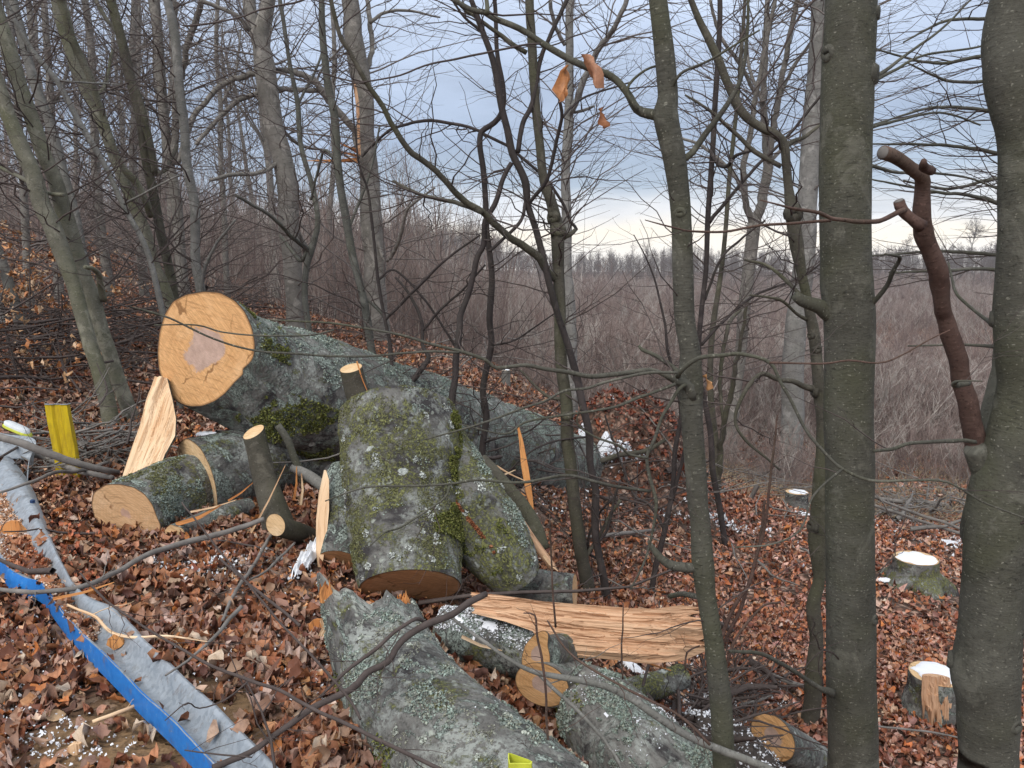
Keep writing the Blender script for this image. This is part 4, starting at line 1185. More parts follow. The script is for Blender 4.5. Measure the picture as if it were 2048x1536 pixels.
# ------------------------------------------------------------------ logs
def log(name, label, pts, radii, mat, start=None, end=None, group=None, sides=110, step=.014, lump=.05, lsc=3, seed=1,
        outline=None, onorm=None, jag=None, squash=1.0, cat='log', blend=.35, wave=None, startmat='end_tan', sn=None, en=None):
    """a round log: bark part plus sawn faces.  outline: pixel outline of the first face in the plane with normal onorm"""
    Q, R = spline(np.array(pts), np.array(radii), step)
    base = Q.mean(0)
    base[2] = Q[:, 2].min() - max(radii)
    e = empty(name, base, label, cat, group)
    T, U, W = frames(Q)
    if U[0][0] < 0:
        U = -U
    n = len(Q)
    th = np.arange(sides) / sides * 2 * np.pi
    c, s = np.cos(th), np.sin(th)
    D = U[:, None] * c[None, :, None] + W[:, None] * s[None, :, None]
    RR = np.repeat(R[:, None], sides, 1)
    q = Q[:, None] + D * RR[..., None]
    RR = RR * (1 + lump * fbm(q * lsc, 3, seed) + lump * .25 * fbm(q * lsc * 6, 3, seed + 4))
    if wave:
        RR = RR * wave(th[None, :], np.linspace(0, 1, n)[:, None])
    off = D * RR[..., None]
    off[..., 2] *= squash
    Ls = np.r_[0, np.cumsum(np.linalg.norm(np.diff(Q, axis=0), axis=1))]

    def skew(i0, normal, sgn):
        """shear the ring ends so that the face lies in the plane with this normal"""
        nrm = norm(np.array(normal, float))
        d = T[i0]
        k = np.clip(1 - np.abs(Ls - Ls[i0]) / (blend), 0, 1)[:, None, None]
        sh = -(off @ nrm)[..., None] / np.dot(d, nrm) * d
        return sh * k

    if sn is not None:
        off = off + skew(0, sn, 1)
    if en is not None:
        off = off + skew(n - 1, en, 1)
    if outline is not None:
        nrm = norm(np.array(onorm, float))
        c0 = Q[0]
        o = np.array([0, 0, CAMZ])
        OP = []
        for (a, b) in outline:
            d = ray(a, b)
            OP.append(o + d * (np.dot(c0 - o, nrm) / np.dot(d, nrm)))
        OP = np.array(OP)
        OP = np.vstack([OP, OP[:1]])
        L2 = np.r_[0, np.cumsum(np.linalg.norm(np.diff(OP, axis=0), axis=1))]
        tt = np.linspace(0, L2[-1], 400)
        OP = np.stack([np.interp(tt, L2, OP[:, k]) for k in range(3)], -1)
        rel = OP - c0
        ang = np.arctan2(rel @ W[0], rel @ U[0]) % (2 * np.pi)
        idx = [int(np.argmin(np.abs((ang - t + np.pi) % (2 * np.pi) - np.pi))) for t in th]
        o0 = rel[idx]
        for _ in range(2):
            o0 = (np.roll(o0, 1, 0) + 2 * o0 + np.roll(o0, -1, 0)) / 4
        k = np.clip(1 - Ls / blend, 0, 1)
        k = (k * k * (3 - 2 * k))[:, None, None]
        off = off * (1 - k) + o0[None] * (1 + .0) * k + (off - D * R[:, None, None]) * k * .6 * np.clip(Ls / .05, 0, 1)[:, None, None]
    if jag is not None:
        sh = jag(th)
        k = np.clip(1 - Ls / .35, 0, 1)[:, None, None]
        off = off - T[:1, None] * sh[None, :, None] * k
    V = Q[:, None] + off
    B = np.stack([c[None] * RR, s[None] * RR, np.repeat(Ls[:, None], sides, 1)], -1) + np.array([seed * 1.37, seed * .77, seed * 2.1])
    i = np.arange(n - 1)[:, None] * sides
    j = np.arange(sides)[None]
    a = i + j
    b = i + (j + 1) % sides
    Fq = np.stack([a, b, b + sides, a + sides], -1).reshape(-1, 4)
    g = Geo()
    g.add(V.reshape(-1, 3), Fq, B.reshape(-1, 3))
    g.obj('bark', M[mat], e)

    def face(ring, cen, u, w, m, rough, nin):
        K = 14
        fr = np.linspace(1, 0, K + 1)[:-1]
        VV, CC = [], []
        for f in fr:
            p = cen + (ring - cen) * f
            if rough:
                q_ = p * np.array([30, 30, 30.])
                p = p + nin * ((1 - f) * .02 + rough * np.abs(fbm(q_, 3, 77))[:, None] * (f < .99))
            VV.append(p)
            rel = cen + (ring - cen) * f - cen
            CC.append(np.stack([rel @ u, rel @ w, np.full(len(ring), f)], -1))
        VV.append(cen[None] + nin * (.02 if rough else 0))
        CC.append(np.array([[0, 0, 0]]))
        m_ = len(ring)
        fs = []
        for k in range(K - 1):
            jj = np.arange(m_)
            fs.append(np.stack([k * m_ + jj, (k + 1) * m_ + jj, (k + 1) * m_ + (jj + 1) % m_, k * m_ + (jj + 1) % m_], -1))
        jj = np.arange(m_)
        tri = np.stack([(K - 1) * m_ + jj, np.full(m_, K * m_), (K - 1) * m_ + (jj + 1) % m_], -1)
        gg = Geo()
        gg.add(np.vstack(VV), [np.concatenate(fs), tri], np.vstack(CC))
        return gg.obj('sawn_face' if not rough else 'torn_face', M[m], e, attr='fco')

    if start:
        face(V[0], Q[0], U[0], W[0], start, .0 if jag is None else .05, T[0])
    if end:
        face(V[-1], Q[-1], U[-1], W[-1], end, .0, -T[-1])
    return e, V, Q, T


def axis_px(*stations):
    """stations (px,py,rpx,Y) -> centres and radii"""
    Q, R = [], []
    for (a, b, r, Y) in stations:
        p = P(a, b, Y)
        Q.append(p)
        R.append(r * Y / F * 1.02)
    return Q, R


# the big sawn trunk
oa = [(408, 582), (440, 584), (470, 600), (490, 622), (505, 655), (511, 690), (507, 718), (495, 732), (478, 742), (490, 746), (470, 765), (450, 788), (430, 803), (405, 813), (380, 814),
      (360, 808), (342, 795), (328, 772), (317, 740), (314, 705), (318, 665), (328, 630), (345, 602), (372, 588)]
Q, R = axis_px((412, 700, 105, 5.3), (470, 735, 115, 5.45), (560, 775, 125, 5.75), (680, 812, 122, 6.2), (820, 850, 112, 6.9), (950, 885, 98, 7.7), (1070, 920, 84, 8.5), (1160, 950, 72, 9.2))
e1, V1, Q1, T1 = log('felled_log', 'huge grey felled trunk with a big round orange sawn end on top of the pile', Q, R, 'log_big',
    start='end_orange', end='end_tan', lump=.10, lsc=2.0, seed=3, outline=oa, onorm=norm(-np.array([.30, .80, -.06])), cat='tree trunk', step=.03, sides=150, blend=.7)
BIG = Q
# mossy trunk under it
Q, R = axis_px((520, 905, 60, 5.9), (640, 905, 78, 6.1), (760, 930, 80, 6.6), (900, 980, 70, 7.4))
log('felled_log', 'mossy dark log wedged directly beneath the huge sawn trunk', Q, R, 'log_b', start='end_red', end='end_tan', lump=.12, lsc=2.5, seed=5, sides=90, step=.03)
# lower-left log, front piece and back piece with the felling notch between
ob = [(212, 968), (240, 968), (268, 974), (290, 988), (305, 1008), (315, 1035), (323, 1052), (318, 1070), (310, 1096), (290, 1088), (262, 1076), (232, 1070), (205, 1057), (190, 1040), (182, 1010), (186, 985)]
Q, R = axis_px((252, 1028, 66, 4.55), (300, 1003, 68, 4.75), (350, 985, 68, 4.95), (400, 970, 62, 5.15))
e2, V2, Q2, T2 = log('cut_log', 'short lichen-covered log with a pinkish tan sawn end, lowest in the pile', Q, R, 'log_c', start='end_tan', end='end_tan', seed=8,
    outline=ob, onorm=norm(-np.array([.15, .93, .12])), lump=.07, sides=110, step=.016, blend=.25)
Q, R = axis_px((392, 964, 90, 5.14), (440, 950, 86, 5.32), (510, 930, 80, 5.6), (570, 925, 72, 5.9))
log('cut_log', 'dark mossy log continuing behind the kerf, its bright wood crescent showing', Q, R, 'log_c', start='end_pale', end='end_red', seed=9, lump=.07, step=.018, sn=norm(-np.array([.75, .75, .1])))
# small split piece
oc = [(340, 1048), (352, 1052), (366, 1056), (372, 1070), (364, 1090), (345, 1094), (328, 1098), (318, 1085), (325, 1065)]
Q, R = axis_px((346, 1074, 25, 4.5), (390, 1055, 25, 4.65), (450, 1030, 24, 4.85), (500, 1015, 20, 5.0))
log('split_billet', 'small billet with a pale sawn end touching the pinkish tan log', Q, R, 'log_d', start='end_pale', end='end_pale', seed=10, outline=oc, onorm=norm(-np.array([.2, .93, .1])), sides=60, blend=.1)

# upright mossy block with two legs
Q, R = axis_px((800, 820, 110, 4.72), (802, 865, 117, 4.62), (806, 930, 118, 4.5), (809, 1000, 114, 4.37), (814, 1080, 110, 4.22), (818, 1140, 105, 4.10), (822, 1176, 101, 4.02))


def topround(th, t):
    return 1 - .20 * np.clip(1 - t / .05, 0, 1) ** 2.2 + .05 * np.cos(th * 2 + 1)


e4, V4, Q4, T4 = log('forked_log', 'large upright forked log covered in green moss and white lichen spots, two legs pointing down', Q, R, 'log_b', start='end_red', end='end_red', seed=14,
                     lump=.07, lsc=2.2, sides=150, step=.012, wave=topround, en=norm(np.array([.10, -.75, -.8])), blend=.3, cat='forked log')
Q, R = axis_px((838, 850, 60, 4.76), (866, 900, 74, 4.70), (896, 960, 82, 4.60), (935, 1020, 86, 4.50), (978, 1075, 80, 4.42), (1010, 1120, 68, 4.36), (1030, 1150, 54, 4.32))
e4b, V4b, Q4b, T4b = log('leg', None, Q, R, 'log_b', end='end_red', seed=15, lump=.08, sides=110, step=.014, en=norm(np.array([.5, .15, -1.0])), blend=.25)
for ch in list(e4b.children):
    w = np.array(e4b.location) - np.array(e4.location)
    ch.parent = e4
    ch.location = tuple(w)
    if ch.name.startswith('bark'):
        ch.name = 'fork_leg_bark'
bpy.data.objects.remove(e4b)

# split upright billet left of it (half log: mint lichen bark, sawn foot)
Q, R = axis_px((690, 945, 42, 4.75), (688, 1000, 44, 4.6), (684, 1060, 44, 4.45), (678, 1122, 42, 4.3))
log('split_billet', 'upright mint-green billet with a dark orange sawn foot left of the forked log', Q, R, 'log_c', start='end_tan', end='end_red', seed=17, sides=80, en=norm(np.array([-.05, -.9, -.75])), blend=.15)
# foreground log with a torn rim


def jag(th):
    v = .09 * np.sin(th * 2.0 + 2.2) + .05 * np.abs(((th * 5 / np.pi) % 2) - 1) + .06 * np.abs(((th * 8.5 / np.pi + .3) % 2) - 1)
    v = v + .05 * fbm(np.c_[np.cos(th) * 6, np.sin(th) * 6, th * 0], 4, 3)
    d = np.abs((th - 2.75 + np.pi) % (2 * np.pi) - np.pi)
    return v + .16 * np.exp(-(d / .28) ** 2)


Q, R = axis_px((752, 1262, 98, 3.06), (778, 1338, 110, 2.87), (820, 1415, 128, 2.68), (880, 1490, 146, 2.52), (960, 1570, 160, 2.36), (1060, 1660, 178, 2.2), (1180, 1780, 190, 2.05))
M['split_orange_end'] = wood_end('torn_wood_orange', (.55, .27, .11), (.78, .46, .22))
e7, V7, Q7, T7 = log('broken_log', 'grey spotted foreground log with a jagged torn rim, under the thick forked branch', Q, R, 'log_d', start='split_orange_end', end='end_tan', seed=19,
                     lump=.06, lsc=2.5, sides=170, step=.012, jag=jag, cat='broken log')
# bottom right log
Q, R = axis_px((1165, 1385, 62, 3.3), (1200, 1430, 92, 3.12), (1250, 1490, 108, 2.98), (1310, 1560, 120, 2.82), (1400, 1660, 130, 2.7))
e8, V8, Q8, T8 = log('felled_log', 'lichen-crusted grey log below the split plank, dusted with snow, running out at the bottom', Q, R, 'log_a', start='end_orange', end='end_tan', seed=23,
                     lump=.07, sides=130, step=.014, cat='log')
# snowy log between
Q, R = axis_px((880, 1262, 50, 3.75), (950, 1275, 56, 3.7), (1020, 1295, 56, 3.62), (1075, 1315, 52, 3.55))
e11, V11, Q11, T11 = log('felled_log', 'short dark log with snow along its back, between the broken log and the split plank', Q, R, 'log_c', start='end_tan', end='end_tan', seed=25, lump=.08, sides=90, step=.014)
# figure-eight sawn ends
Q, R = axis_px((1085, 1370, 44, 3.10), (1115, 1368, 46, 3.25), (1150, 1362, 48, 3.4))
log('sawn_round', 'lower orange sawn round under the end of the split plank', Q, R, 'log_a', start='end_orange', end='end_tan', seed=27, sides=70, sn=norm(-np.array([-.25, 1, .1])), blend=.1)
# grey slab behind on the right
Q, R = axis_px((1020, 1168, 38, 4.65), (1080, 1180, 42, 4.6), (1150, 1182, 34, 4.55))
log('felled_log', 'mint-grey log stub behind the split plank, below the fork leg', Q, R, 'log_a', start='end_tan', end='end_tan', seed=29, sides=70)
# small logs at right bottom
Q, R = axis_px((1250, 1385, 26, 4.0), (1310, 1372, 27, 4.1), (1365, 1352, 25, 4.2))
log('cut_branch', 'dark mossy branch piece lying right of the split plank', Q, R, 'log_b', start='end_red', end='end_red', seed=31, sides=44, lump=.12)
Q, R = axis_px((1545, 1474, 42, 4.12), (1590, 1499, 40, 4.25), (1650, 1540, 39, 4.40), (1720, 1600, 38, 4.48))
log('cut_log', 'small log with an orange half-moon sawn end at the foot of the thick upright trunk', Q, R, 'log_d', start='end_orange', end='end_tan', seed=33, sides=70, sn=norm(np.array([-.45, -.88, .10])), blend=.12)
Q, R = axis_px((1330, 1400, 12, 3.9), (1335, 1412, 12, 4.1))
# upright sapling stumps
Q, R = axis_px((507, 864, 22, 4.75), (516, 900, 22, 4.72), (530, 960, 24, 4.68), (545, 1010, 27, 4.62), (556, 1050, 32, 4.6))
log('sapling_stump', 'taller cut sapling stump standing in front of the pinkish kerfed log', Q, R, 'mossy_bark', start='end_pale', end='end_pale', seed=35, sides=50, lump=.04, sn=norm(np.array([-.35, -.35, 1.0])), blend=.1, cat='stump')
Q, R = axis_px((702, 736, 22, 5.2), (710, 770, 23, 5.2), (718, 800, 24, 5.2), (726, 860, 25, 5.2))
log('sapling_stump', 'short cut stump sticking up between the huge trunk and the forked log', Q, R, 'mossy_bark', start='end_pale', end='end_pale', seed=36, sides=50, lump=.04, sn=norm(np.array([-.15, -.3, 1.0])), blend=.1, cat='stump')
Q, R = axis_px((551, 1050, 21, 4.35), (575, 1058, 20, 4.45), (600, 1066, 20, 4.6), (625, 1080, 22, 4.75))
log('sapling_stump', 'stubby cut stem pointing at the viewer, its pale round end above the leaves', Q, R, 'mossy_bark', start='end_pale', end='end_pale', seed=37, sides=44, sn=norm(-np.array([.2, 1, -.1])), blend=.08, cat='stump')
# leaning bark pole right of the forked log
for lab, st, mt in [('peeled pinkish pole leaning on the right side of the forked log', [(985, 960, 7, 4.6), (1025, 1020, 9, 4.55), (1065, 1080, 9, 4.5), (1108, 1138, 8, 4.45)], 'split'),
                    ('thick bark-covered limb leaning behind the pinkish pole', [(960, 920, 16, 5.4), (1010, 975, 18, 5.3), (1060, 1040, 18, 5.2), (1085, 1100, 16, 5.1)], 'mossy_bark'),
                    ('dark snapped limb with a splintered end among the pile sticks', [(555, 850, 7, 4.9), (575, 880, 8, 4.9), (590, 920, 8, 4.9), (610, 965, 9, 4.9)], 'dark_bark'),
                    ('smooth limb lying across the dark gap in the pile', [(585, 935, 9, 4.9), (615, 950, 11, 4.85), (640, 968, 12, 4.8), (655, 980, 10, 4.75)], 'left_bark_grey')]:
    Q, R = axis_px(*st)
    g = Geo()
    a, b = spline(np.array(Q), np.array(R), .04)
    tube(g, a, b, 12, .12, 9, 41)
    o = g.obj('broken_limb', M[mt], base=Q[0])
    tag(o, lab, 'branch')


# ------------------------------------------------------------------ torn and split pieces
def shard(name, label, A, B_, Y, depth, mat='split', bark=None, n=90, m=30, relief=.03, seed=1, tilt=0.0, cat='split log', ends=.05, parts=True, group=None):
    """A, B_: pixel polylines along the grain on either side; Y = (start, end) distance"""
    rng = np.random.default_rng(seed)

    def line(L):
        L = np.array(L, float)
        d = np.r_[0, np.cumsum(np.linalg.norm(np.diff(L, axis=0), axis=1))]
        t = np.linspace(0, d[-1], n)
        return np.stack([np.interp(t, d, L[:, 0]), np.interp(t, d, L[:, 1])], -1)
    a, b = line(A), line(B_)
    S = np.linspace(0, 1, n)
    Ys = Y[0] + (Y[1] - Y[0]) * S
    jr = ends * (fbm(np.c_[np.arange(m) * .9, np.zeros(m), np.full(m, seed)], 3, seed))
    pa = np.array([P(*a[i], Ys[i]) for i in range(n)])
    pb = np.array([P(*b[i], Ys[i] + tilt) for i in range(n)])
    f = np.linspace(0, 1, m)
    Vf = pa[:, None] * (1 - f)[None, :, None] + pb[:, None] * f[None, :, None]
    g_ = norm(pa[-1] - pa[0])
    x_ = norm(np.cross(g_, norm(pb[n // 2] - pa[n // 2])))
    cen = Vf.mean((0, 1))
    if np.dot(x_, np.array([0, 0, CAMZ]) - cen) < 0:
        x_ = -x_
    # ragged tips along the grain
    Vf = Vf + g_ * (jr[None, :, None] * (np.clip(S * 4 - 3, 0, 1) ** 1)[:, None, None])
    Lg = np.linalg.norm(pa[-1] - pa[0])
    Wd = np.linalg.norm(pb - pa, axis=1)
    gl = S[:, None] * Lg * np.ones((1, m))
    ac = f[None] * Wd[:, None]
    q = np.stack([ac * 22 + .25 * fbm(np.stack([gl * 3, ac * 6, 0 * ac], -1), 2, seed + 2), gl * 1.6, 0 * ac], -1)
    st = fbm(q, 3, seed)
    stp = np.round(st * 6) / 6
    rel = relief * (.85 * stp + .25 * st) + relief * .22 * fbm(q * np.array([5, 1.6, 1]), 3, seed + 9)
    edge = np.minimum(np.minimum(f, 1 - f)[None] * 8, 1) * np.ones((n, 1))
    Vf = Vf + x_ * (rel * edge)[..., None]
    back = Vf[:, [0] + list(range(m)) + [m - 1]][:, 1:-1]
    bl = np.sin(np.pi * np.clip(f, .0, 1)) ** .6
    Vb = (pa[:, None] * (1 - f)[None, :, None] + pb[:, None] * f[None, :, None]) + g_ * (jr[None, :, None] * np.clip(S * 4 - 3, 0, 1)[:, None, None])
    Vb = Vb - x_ * (depth * (.12 + .88 * bl))[None, :, None] * (1 + .1 * fbm(Vb * 6, 2, seed))[..., None]
    i = np.arange(n - 1)[:, None] * m + np.arange(m - 1)[None]
    Fq = np.stack([i, i + 1, i + m + 1, i + m], -1).reshape(-1, 4)
    base = cen.copy()
    base[2] = min(Vf[..., 2].min(), Vb[..., 2].min())
    co = np.stack([ac, rel, gl], -1).reshape(-1, 3) + np.array([seed * .7, 0, seed * 1.3])
    g = Geo()
    g.add(Vf.reshape(-1, 3), Fq, co)
    # ends and sides joined front to back, in wood
    def strip(p, q_, cp):
        k = len(p)
        j = np.arange(k - 1)
        g.add(np.vstack([p, q_]), np.stack([j, j + 1, j + 1 + k, j + k], -1), np.vstack([cp, cp + np.array([.05, .05, 0])]))
    co2 = co.reshape(n, m, 3)
    strip(Vf[0], Vb[0], co2[0])
    strip(Vf[-1], Vb[-1], co2[-1])
    if bark is None:
        strip(Vf[:, 0], Vb[:, 0], co2[:, 0])
        strip(Vf[:, -1], Vb[:, -1], co2[:, -1])
        g.add(Vb.reshape(-1, 3), Fq, co)
        o = g.obj(name, M[mat], base=base, smooth=False)
        return tag(o, label, cat, group)
    e = empty(name, base, label, cat, group)
    g.obj('split_face', M[mat], e, smooth=False)
    gb = Geo()
    bb = Vb.reshape(-1, 3)
    gb.add(bb, Fq, bb)
    for (p, r_) in ((Vf[:, 0], Vb[:, 0]), (Vf[:, -1], Vb[:, -1])):
        k = n
        j = np.arange(k - 1)
        gb.add(np.vstack([p, r_]), np.stack([j, j + 1, j + 1 + k, j + k], -1))
    gb.obj('bark', M[bark], e)
    return e


# long split plank in front, right
shard('split_plank', 'long half-log with rough layered tan split face turned to the viewer, lying across the foreground', [(941, 1184), (1000, 1190), (1090, 1203), (1180, 1210), (1260, 1216), (1320, 1218), (1385, 1212)],
      [(943, 1226), (1010, 1243), (1065, 1262), (1090, 1300), (1100, 1313), (1200, 1317), (1300, 1328), (1352, 1322), (1400, 1296)], (3.70, 3.25), .13, 'split', 'log_a', n=260, m=84, relief=.06, seed=3, tilt=-.10, ends=.14)
oc = [(1092, 1258), (1100, 1270), (1094, 1285), (1097, 1298), (1100, 1312), (1100, 1330), (1088, 1345), (1060, 1350), (1044, 1340), (1043, 1315), (1050, 1290), (1065, 1272), (1080, 1262)]
Q, R = axis_px((1073, 1308, 34, 3.16), (1100, 1306, 36, 3.3), (1140, 1300, 36, 3.5))
log('sawn_round', 'crescent-shaped orange sawn end tucked against the split plank', Q, R, 'log_d', start='end_orange', end='end_tan', seed=28, sides=70, outline=oc, onorm=norm(-np.array([-.25, 1, .05])), blend=.1)
# pale torn slab leaning behind the lower log
shard('torn_slab', 'pale torn slab of wood with a mossy bark edge, leaning behind the lowest log', [(310, 752), (292, 800), (280, 850), (262, 900), (246, 948), (236, 990)],
      [(334, 756), (345, 800), (352, 838), (350, 872), (330, 908), (312, 955)], (5.35, 4.95), .10, 'split_pale', 'log_c', n=90, m=40, relief=.03, seed=5, ends=.03)
# pale wedge beside the forked log
shard('wood_wedge', 'tall pale wedge of split wood standing on edge by the snow strip', [(648, 940), (638, 985), (632, 1040), (632, 1100), (637, 1148)],
      [(652, 940), (658, 960), (658, 1020), (652, 1085), (641, 1150)], (4.5, 4.2), .05, 'split_pale', None, n=70, m=14, relief=.006, seed=7, ends=.01)
shard('orange_splinter', 'upright bright orange splinter standing behind the forked log', [(1034, 855), (1038, 880), (1042, 930), (1050, 980), (1062, 1024)],
      [(1038, 852), (1046, 880), (1056, 930), (1064, 980), (1068, 1024)], (5.6, 5.5), .03, 'split_orange', None, n=50, m=10, relief=.01, seed=9, cat='splinter')
for k, (a, b, c, d, w, Yk, lab) in enumerate([
        (350, 1045, 440, 1010, 9, 4.5, 'torn orange strip lying on the small billet'), (380, 1022, 470, 1000, 4, 4.6, 'long pale splinter above the small billet'),
        (455, 1000, 505, 965, 4, 4.7, 'pale sliver leaning on the taller sapling stump'), (500, 1065, 570, 930, 4, 4.5, 'curved pale sliver in front of the taller stump'),
        (585, 1000, 592, 935, 5, 4.8, 'narrow upright sliver in the dark gap of the pile'), (598, 1010, 602, 948, 6, 4.8, 'broad upright sliver in the dark gap of the pile'),
        (975, 930, 1050, 990, 6, 5.4, 'fanned orange splinter crossing below the bright upright one'), (985, 925, 1058, 965, 4, 5.45, 'thin pale splinter at the fan of broken wood'),
        (1000, 985, 1056, 1012, 5, 5.35, 'lowest splinter of the orange fan'), (990, 950, 1030, 940, 4, 5.4, 'short flat splinter of the orange fan'),
        (715, 722, 738, 790, 3, 5.15, 'hair-thin splinter beside the short cut stump'), (925, 1270, 1000, 1300, 7, 3.45, 'pale forked splinter on the snowy log'),
        (1270, 1310, 1340, 1340, 5, 3.6, 'small chip under the split plank'), (635, 1272, 640, 1240, 12, 3.0, 'round orange chip leaning on the broken log'),
        (105, 1195, 225, 1165, 6, 2.9, 'pale peeled stick lying in the barrier channel'), (1090, 1110, 1115, 1140, 5, 4.4, 'peeled tip beside the mint-grey stub')]):
    L_ = math.hypot(c - a, d - b)
    nx, ny = -(d - b) / L_ * w, (c - a) / L_ * w
    shard('wood_splinter', lab, [(a, b), ((a + c) / 2 + nx * .5, (b + d) / 2 + ny * .5), (c, d)], [(a + nx, b + ny), ((a + c) / 2 + nx * 1.3, (b + d) / 2 + ny * 1.3), (c + nx * .3, d + ny * .3)],
          (Yk, Yk), w * .7 * Yk / F, 'split_pale' if k % 2 else 'split_orange', None, n=24, m=7, relief=.004, seed=20 + k, cat='splinter', ends=.02, group='splinters in the wood pile')
# torn teeth on the rim of the broken log
for k, (a, b, c, d, w, Yk) in enumerate([(640, 1172, 662, 1168, 26, 3.08), (672, 1225, 700, 1190, 22, 3.05), (752, 1240, 765, 1205, 18, 3.0), (795, 1196, 815, 1188, 14, 3.05)]):
    shard('torn_tooth', ['leftmost tall torn tooth at the tip of the broken log rim', 'wide torn tooth with snow below, second on the broken log rim', 'narrow pale torn tooth, third on the broken log rim', 'small flat torn tooth, last on the right of the broken log rim'][k], [(a, b + w * 1.3), (a - 3, b + w * .6), (a, b)], [(c, d + w * 1.6), (c + 4, d + w * .8), (c - 2, d)], (Yk, Yk), .02, 'split_orange' if k != 2 else 'split_pale', None,
          n=20, m=12, relief=.012, seed=60 + k, cat='splinter', ends=.05, group='torn teeth on the broken log')
# torn strip and splinters on the snapped tree
shard('torn_strip', 'narrow torn strip on the snapped tree trunk', [(707, 165), (711, 205), (714, 250), (716, 312)], [(711, 163), (718, 205), (719, 250), (721, 310)], (13.6, 13.6), .1, 'split', None, n=30, m=8, relief=.04, seed=71, cat='splinter')
for k, (a, b, c, d) in enumerate([(716, 322, 605, 321), (716, 318, 640, 325), (715, 312, 665, 300), (715, 305, 680, 285), (716, 325, 690, 312), (714, 300, 690, 292)]):
    shard('trunk_splinter', ['longest horizontal splinter on the snapped tree', 'long splinter just under the longest on the snapped tree', 'upward slanting splinter on the snapped tree', 'steeper short splinter above the others on the snapped tree', 'lowest short splinter on the snapped tree', 'topmost short splinter on the snapped tree'][k], [(a, b - 3), ((a + c) / 2, (b + d) / 2 - 2.5), (c, d)], [(a, b + 3), ((a + c) / 2, (b + d) / 2 + 1.5), (c, d + 1)], (13.7, 13.3), .03, 'split_orange', None, n=16, m=5, relief=.01,
          seed=80 + k, cat='splinter', ends=.02, group='splinters on the snapped tree')


# ------------------------------------------------------------------ stumps
def stump(label, px, py, rpx, h, mat, face='snow', seed=1, notch=None, flare=1.35, Y=None, roots=0):
    c = G(px, py) if Y is None else P(px, py, Y)
    r = rpx * c[1] / F
    zb = float(gz(c[0], c[1]))
    e, V, Q, T = log('tree_stump', label, [np.array([c[0], c[1], zb + h]), np.array([c[0], c[1], zb + h * .55]), np.array([c[0], c[1], zb + .03]), np.array([c[0], c[1], zb - .15])],
                     [r, r * 1.02, r * flare, r * flare * 1.15], mat, start='end_pale', seed=seed, lump=.12, lsc=4, sides=80, step=.03, cat='stump',
                     wave=(lambda th, t: 1 + (.22 * np.clip(t * 2 - .6, 0, 1) * np.cos(th * roots + 1))) if roots else None)
    g = Geo()
    k = 44
    th = np.arange(k) / k * 2 * np.pi
    rr = r * (.80 + .30 * fbm(np.stack([np.cos(th) * 2.2, np.sin(th) * 2.2, th * 0 + seed], -1), 4, seed))
    fr = [1, .94, .7, .4, .15]
    zz = [.002, .009, .014, .018, .017]
    VV = np.vstack([np.stack([c[0] + rr * f * np.cos(th), c[1] + rr * f * np.sin(th), np.full(k, zb + h + z)], -1) for f, z in zip(fr, zz)])
    fs = []
    for a in range(4):
        j = np.arange(k)
        fs.append(np.stack([a * k + j, a * k + (j + 1) % k, (a + 1) * k + (j + 1) % k, (a + 1) * k + j], -1))
    fs = np.concatenate(fs)
    VV = np.vstack([VV, [[c[0], c[1], zb + h + .019]]])
    tri = np.stack([4 * k + np.arange(k), 4 * k + (np.arange(k) + 1) % k, np.full(k, 5 * k)], -1)
    g.add(VV, [fs, tri])
    g.obj('snow_cap', M['snow'], e)
    return e, c, r, zb


s1, c1, r1, z1 = stump('tall stump with a snow-covered top and an orange torn notch, beside the massive right trunk', 1865, 1425, 55, .30, 'log_d', seed=4, flare=1.12)
shard('torn_notch', 'orange torn hinge wood on the front of the tall snowy stump', [(1845, 1352), (1843, 1390), (1846, 1432)], [(1900, 1356), (1905, 1395), (1900, 1440)], (c1[1] - r1 * .98, c1[1] - r1 * 1.05), .05, 'split', None, n=40, m=30, relief=.05, seed=91, cat='splinter', ends=.2)
stump('mossy stump with a flat snow-covered top and spreading roots', 1828, 1168, 44, .30, 'log_b', seed=6, roots=5, flare=1.45)
stump('small distant stump with a thin snow cap beside the pale beech', 1592, 1015, 22, .25, 'log_d', seed=7, flare=1.2)
stump('tiny far stump capped with snow in front of the brush', 1012, 775, 9, .3, 'left_bark_grey', seed=8, flare=1.1)


# ------------------------------------------------------------------ snow patches
def snow_blob(label, px, py, w, h, seed, hh=.02, name='snow_patch', mat='snow', surf=None, Y=None, rot=0.0):
    rng = np.random.default_rng(seed)
    c = G(px, py) if Y is None else P(px, py, Y)
    sx = w * c[1] / F / 2
    sy = h * c[1] / F / 2 * (1.0 if surf is not None else 2.2)
    n = 34
    u = np.linspace(-1.25, 1.25, n)
    X, Yg = np.meshgrid(u, u)
    r = np.hypot(X, Yg) + .45 * fbm(np.stack([X * 2.2, Yg * 2.2, X * 0 + seed], -1), 4, seed)
    t = np.clip((1 - r) * 3, 0, 1) ** .6
    x = X * math.cos(rot) * sx - Yg * math.sin(rot) * sy
    y = X * math.sin(rot) * sx + Yg * math.cos(rot) * sy
    wx, wy = c[0] + x, c[1] + y
    wz = gz(wx, wy) + .012 + t * hh * (1 + .5 * fbm(np.stack([X * 6, Yg * 6, X * 0], -1), 3, seed)) if surf is None else surf(wx, wy) + t * hh
    keep = r < 1.0
    i = np.arange(n - 1)[:, None] * n + np.arange(n - 1)[None]
    Fq = np.stack([i, i + 1, i + n + 1, i + n], -1).reshape(-1, 4)
    Fq = Fq[keep.ravel()[Fq].all(1)]
    g = Geo()
    g.add(np.stack([wx, wy, wz], -1).reshape(-1, 3), Fq)
    o = g.obj(name, M[mat], base=c)
    return tag(o, label, 'snow', 'snow patches', None) if label else tag(o, kind='stuff')


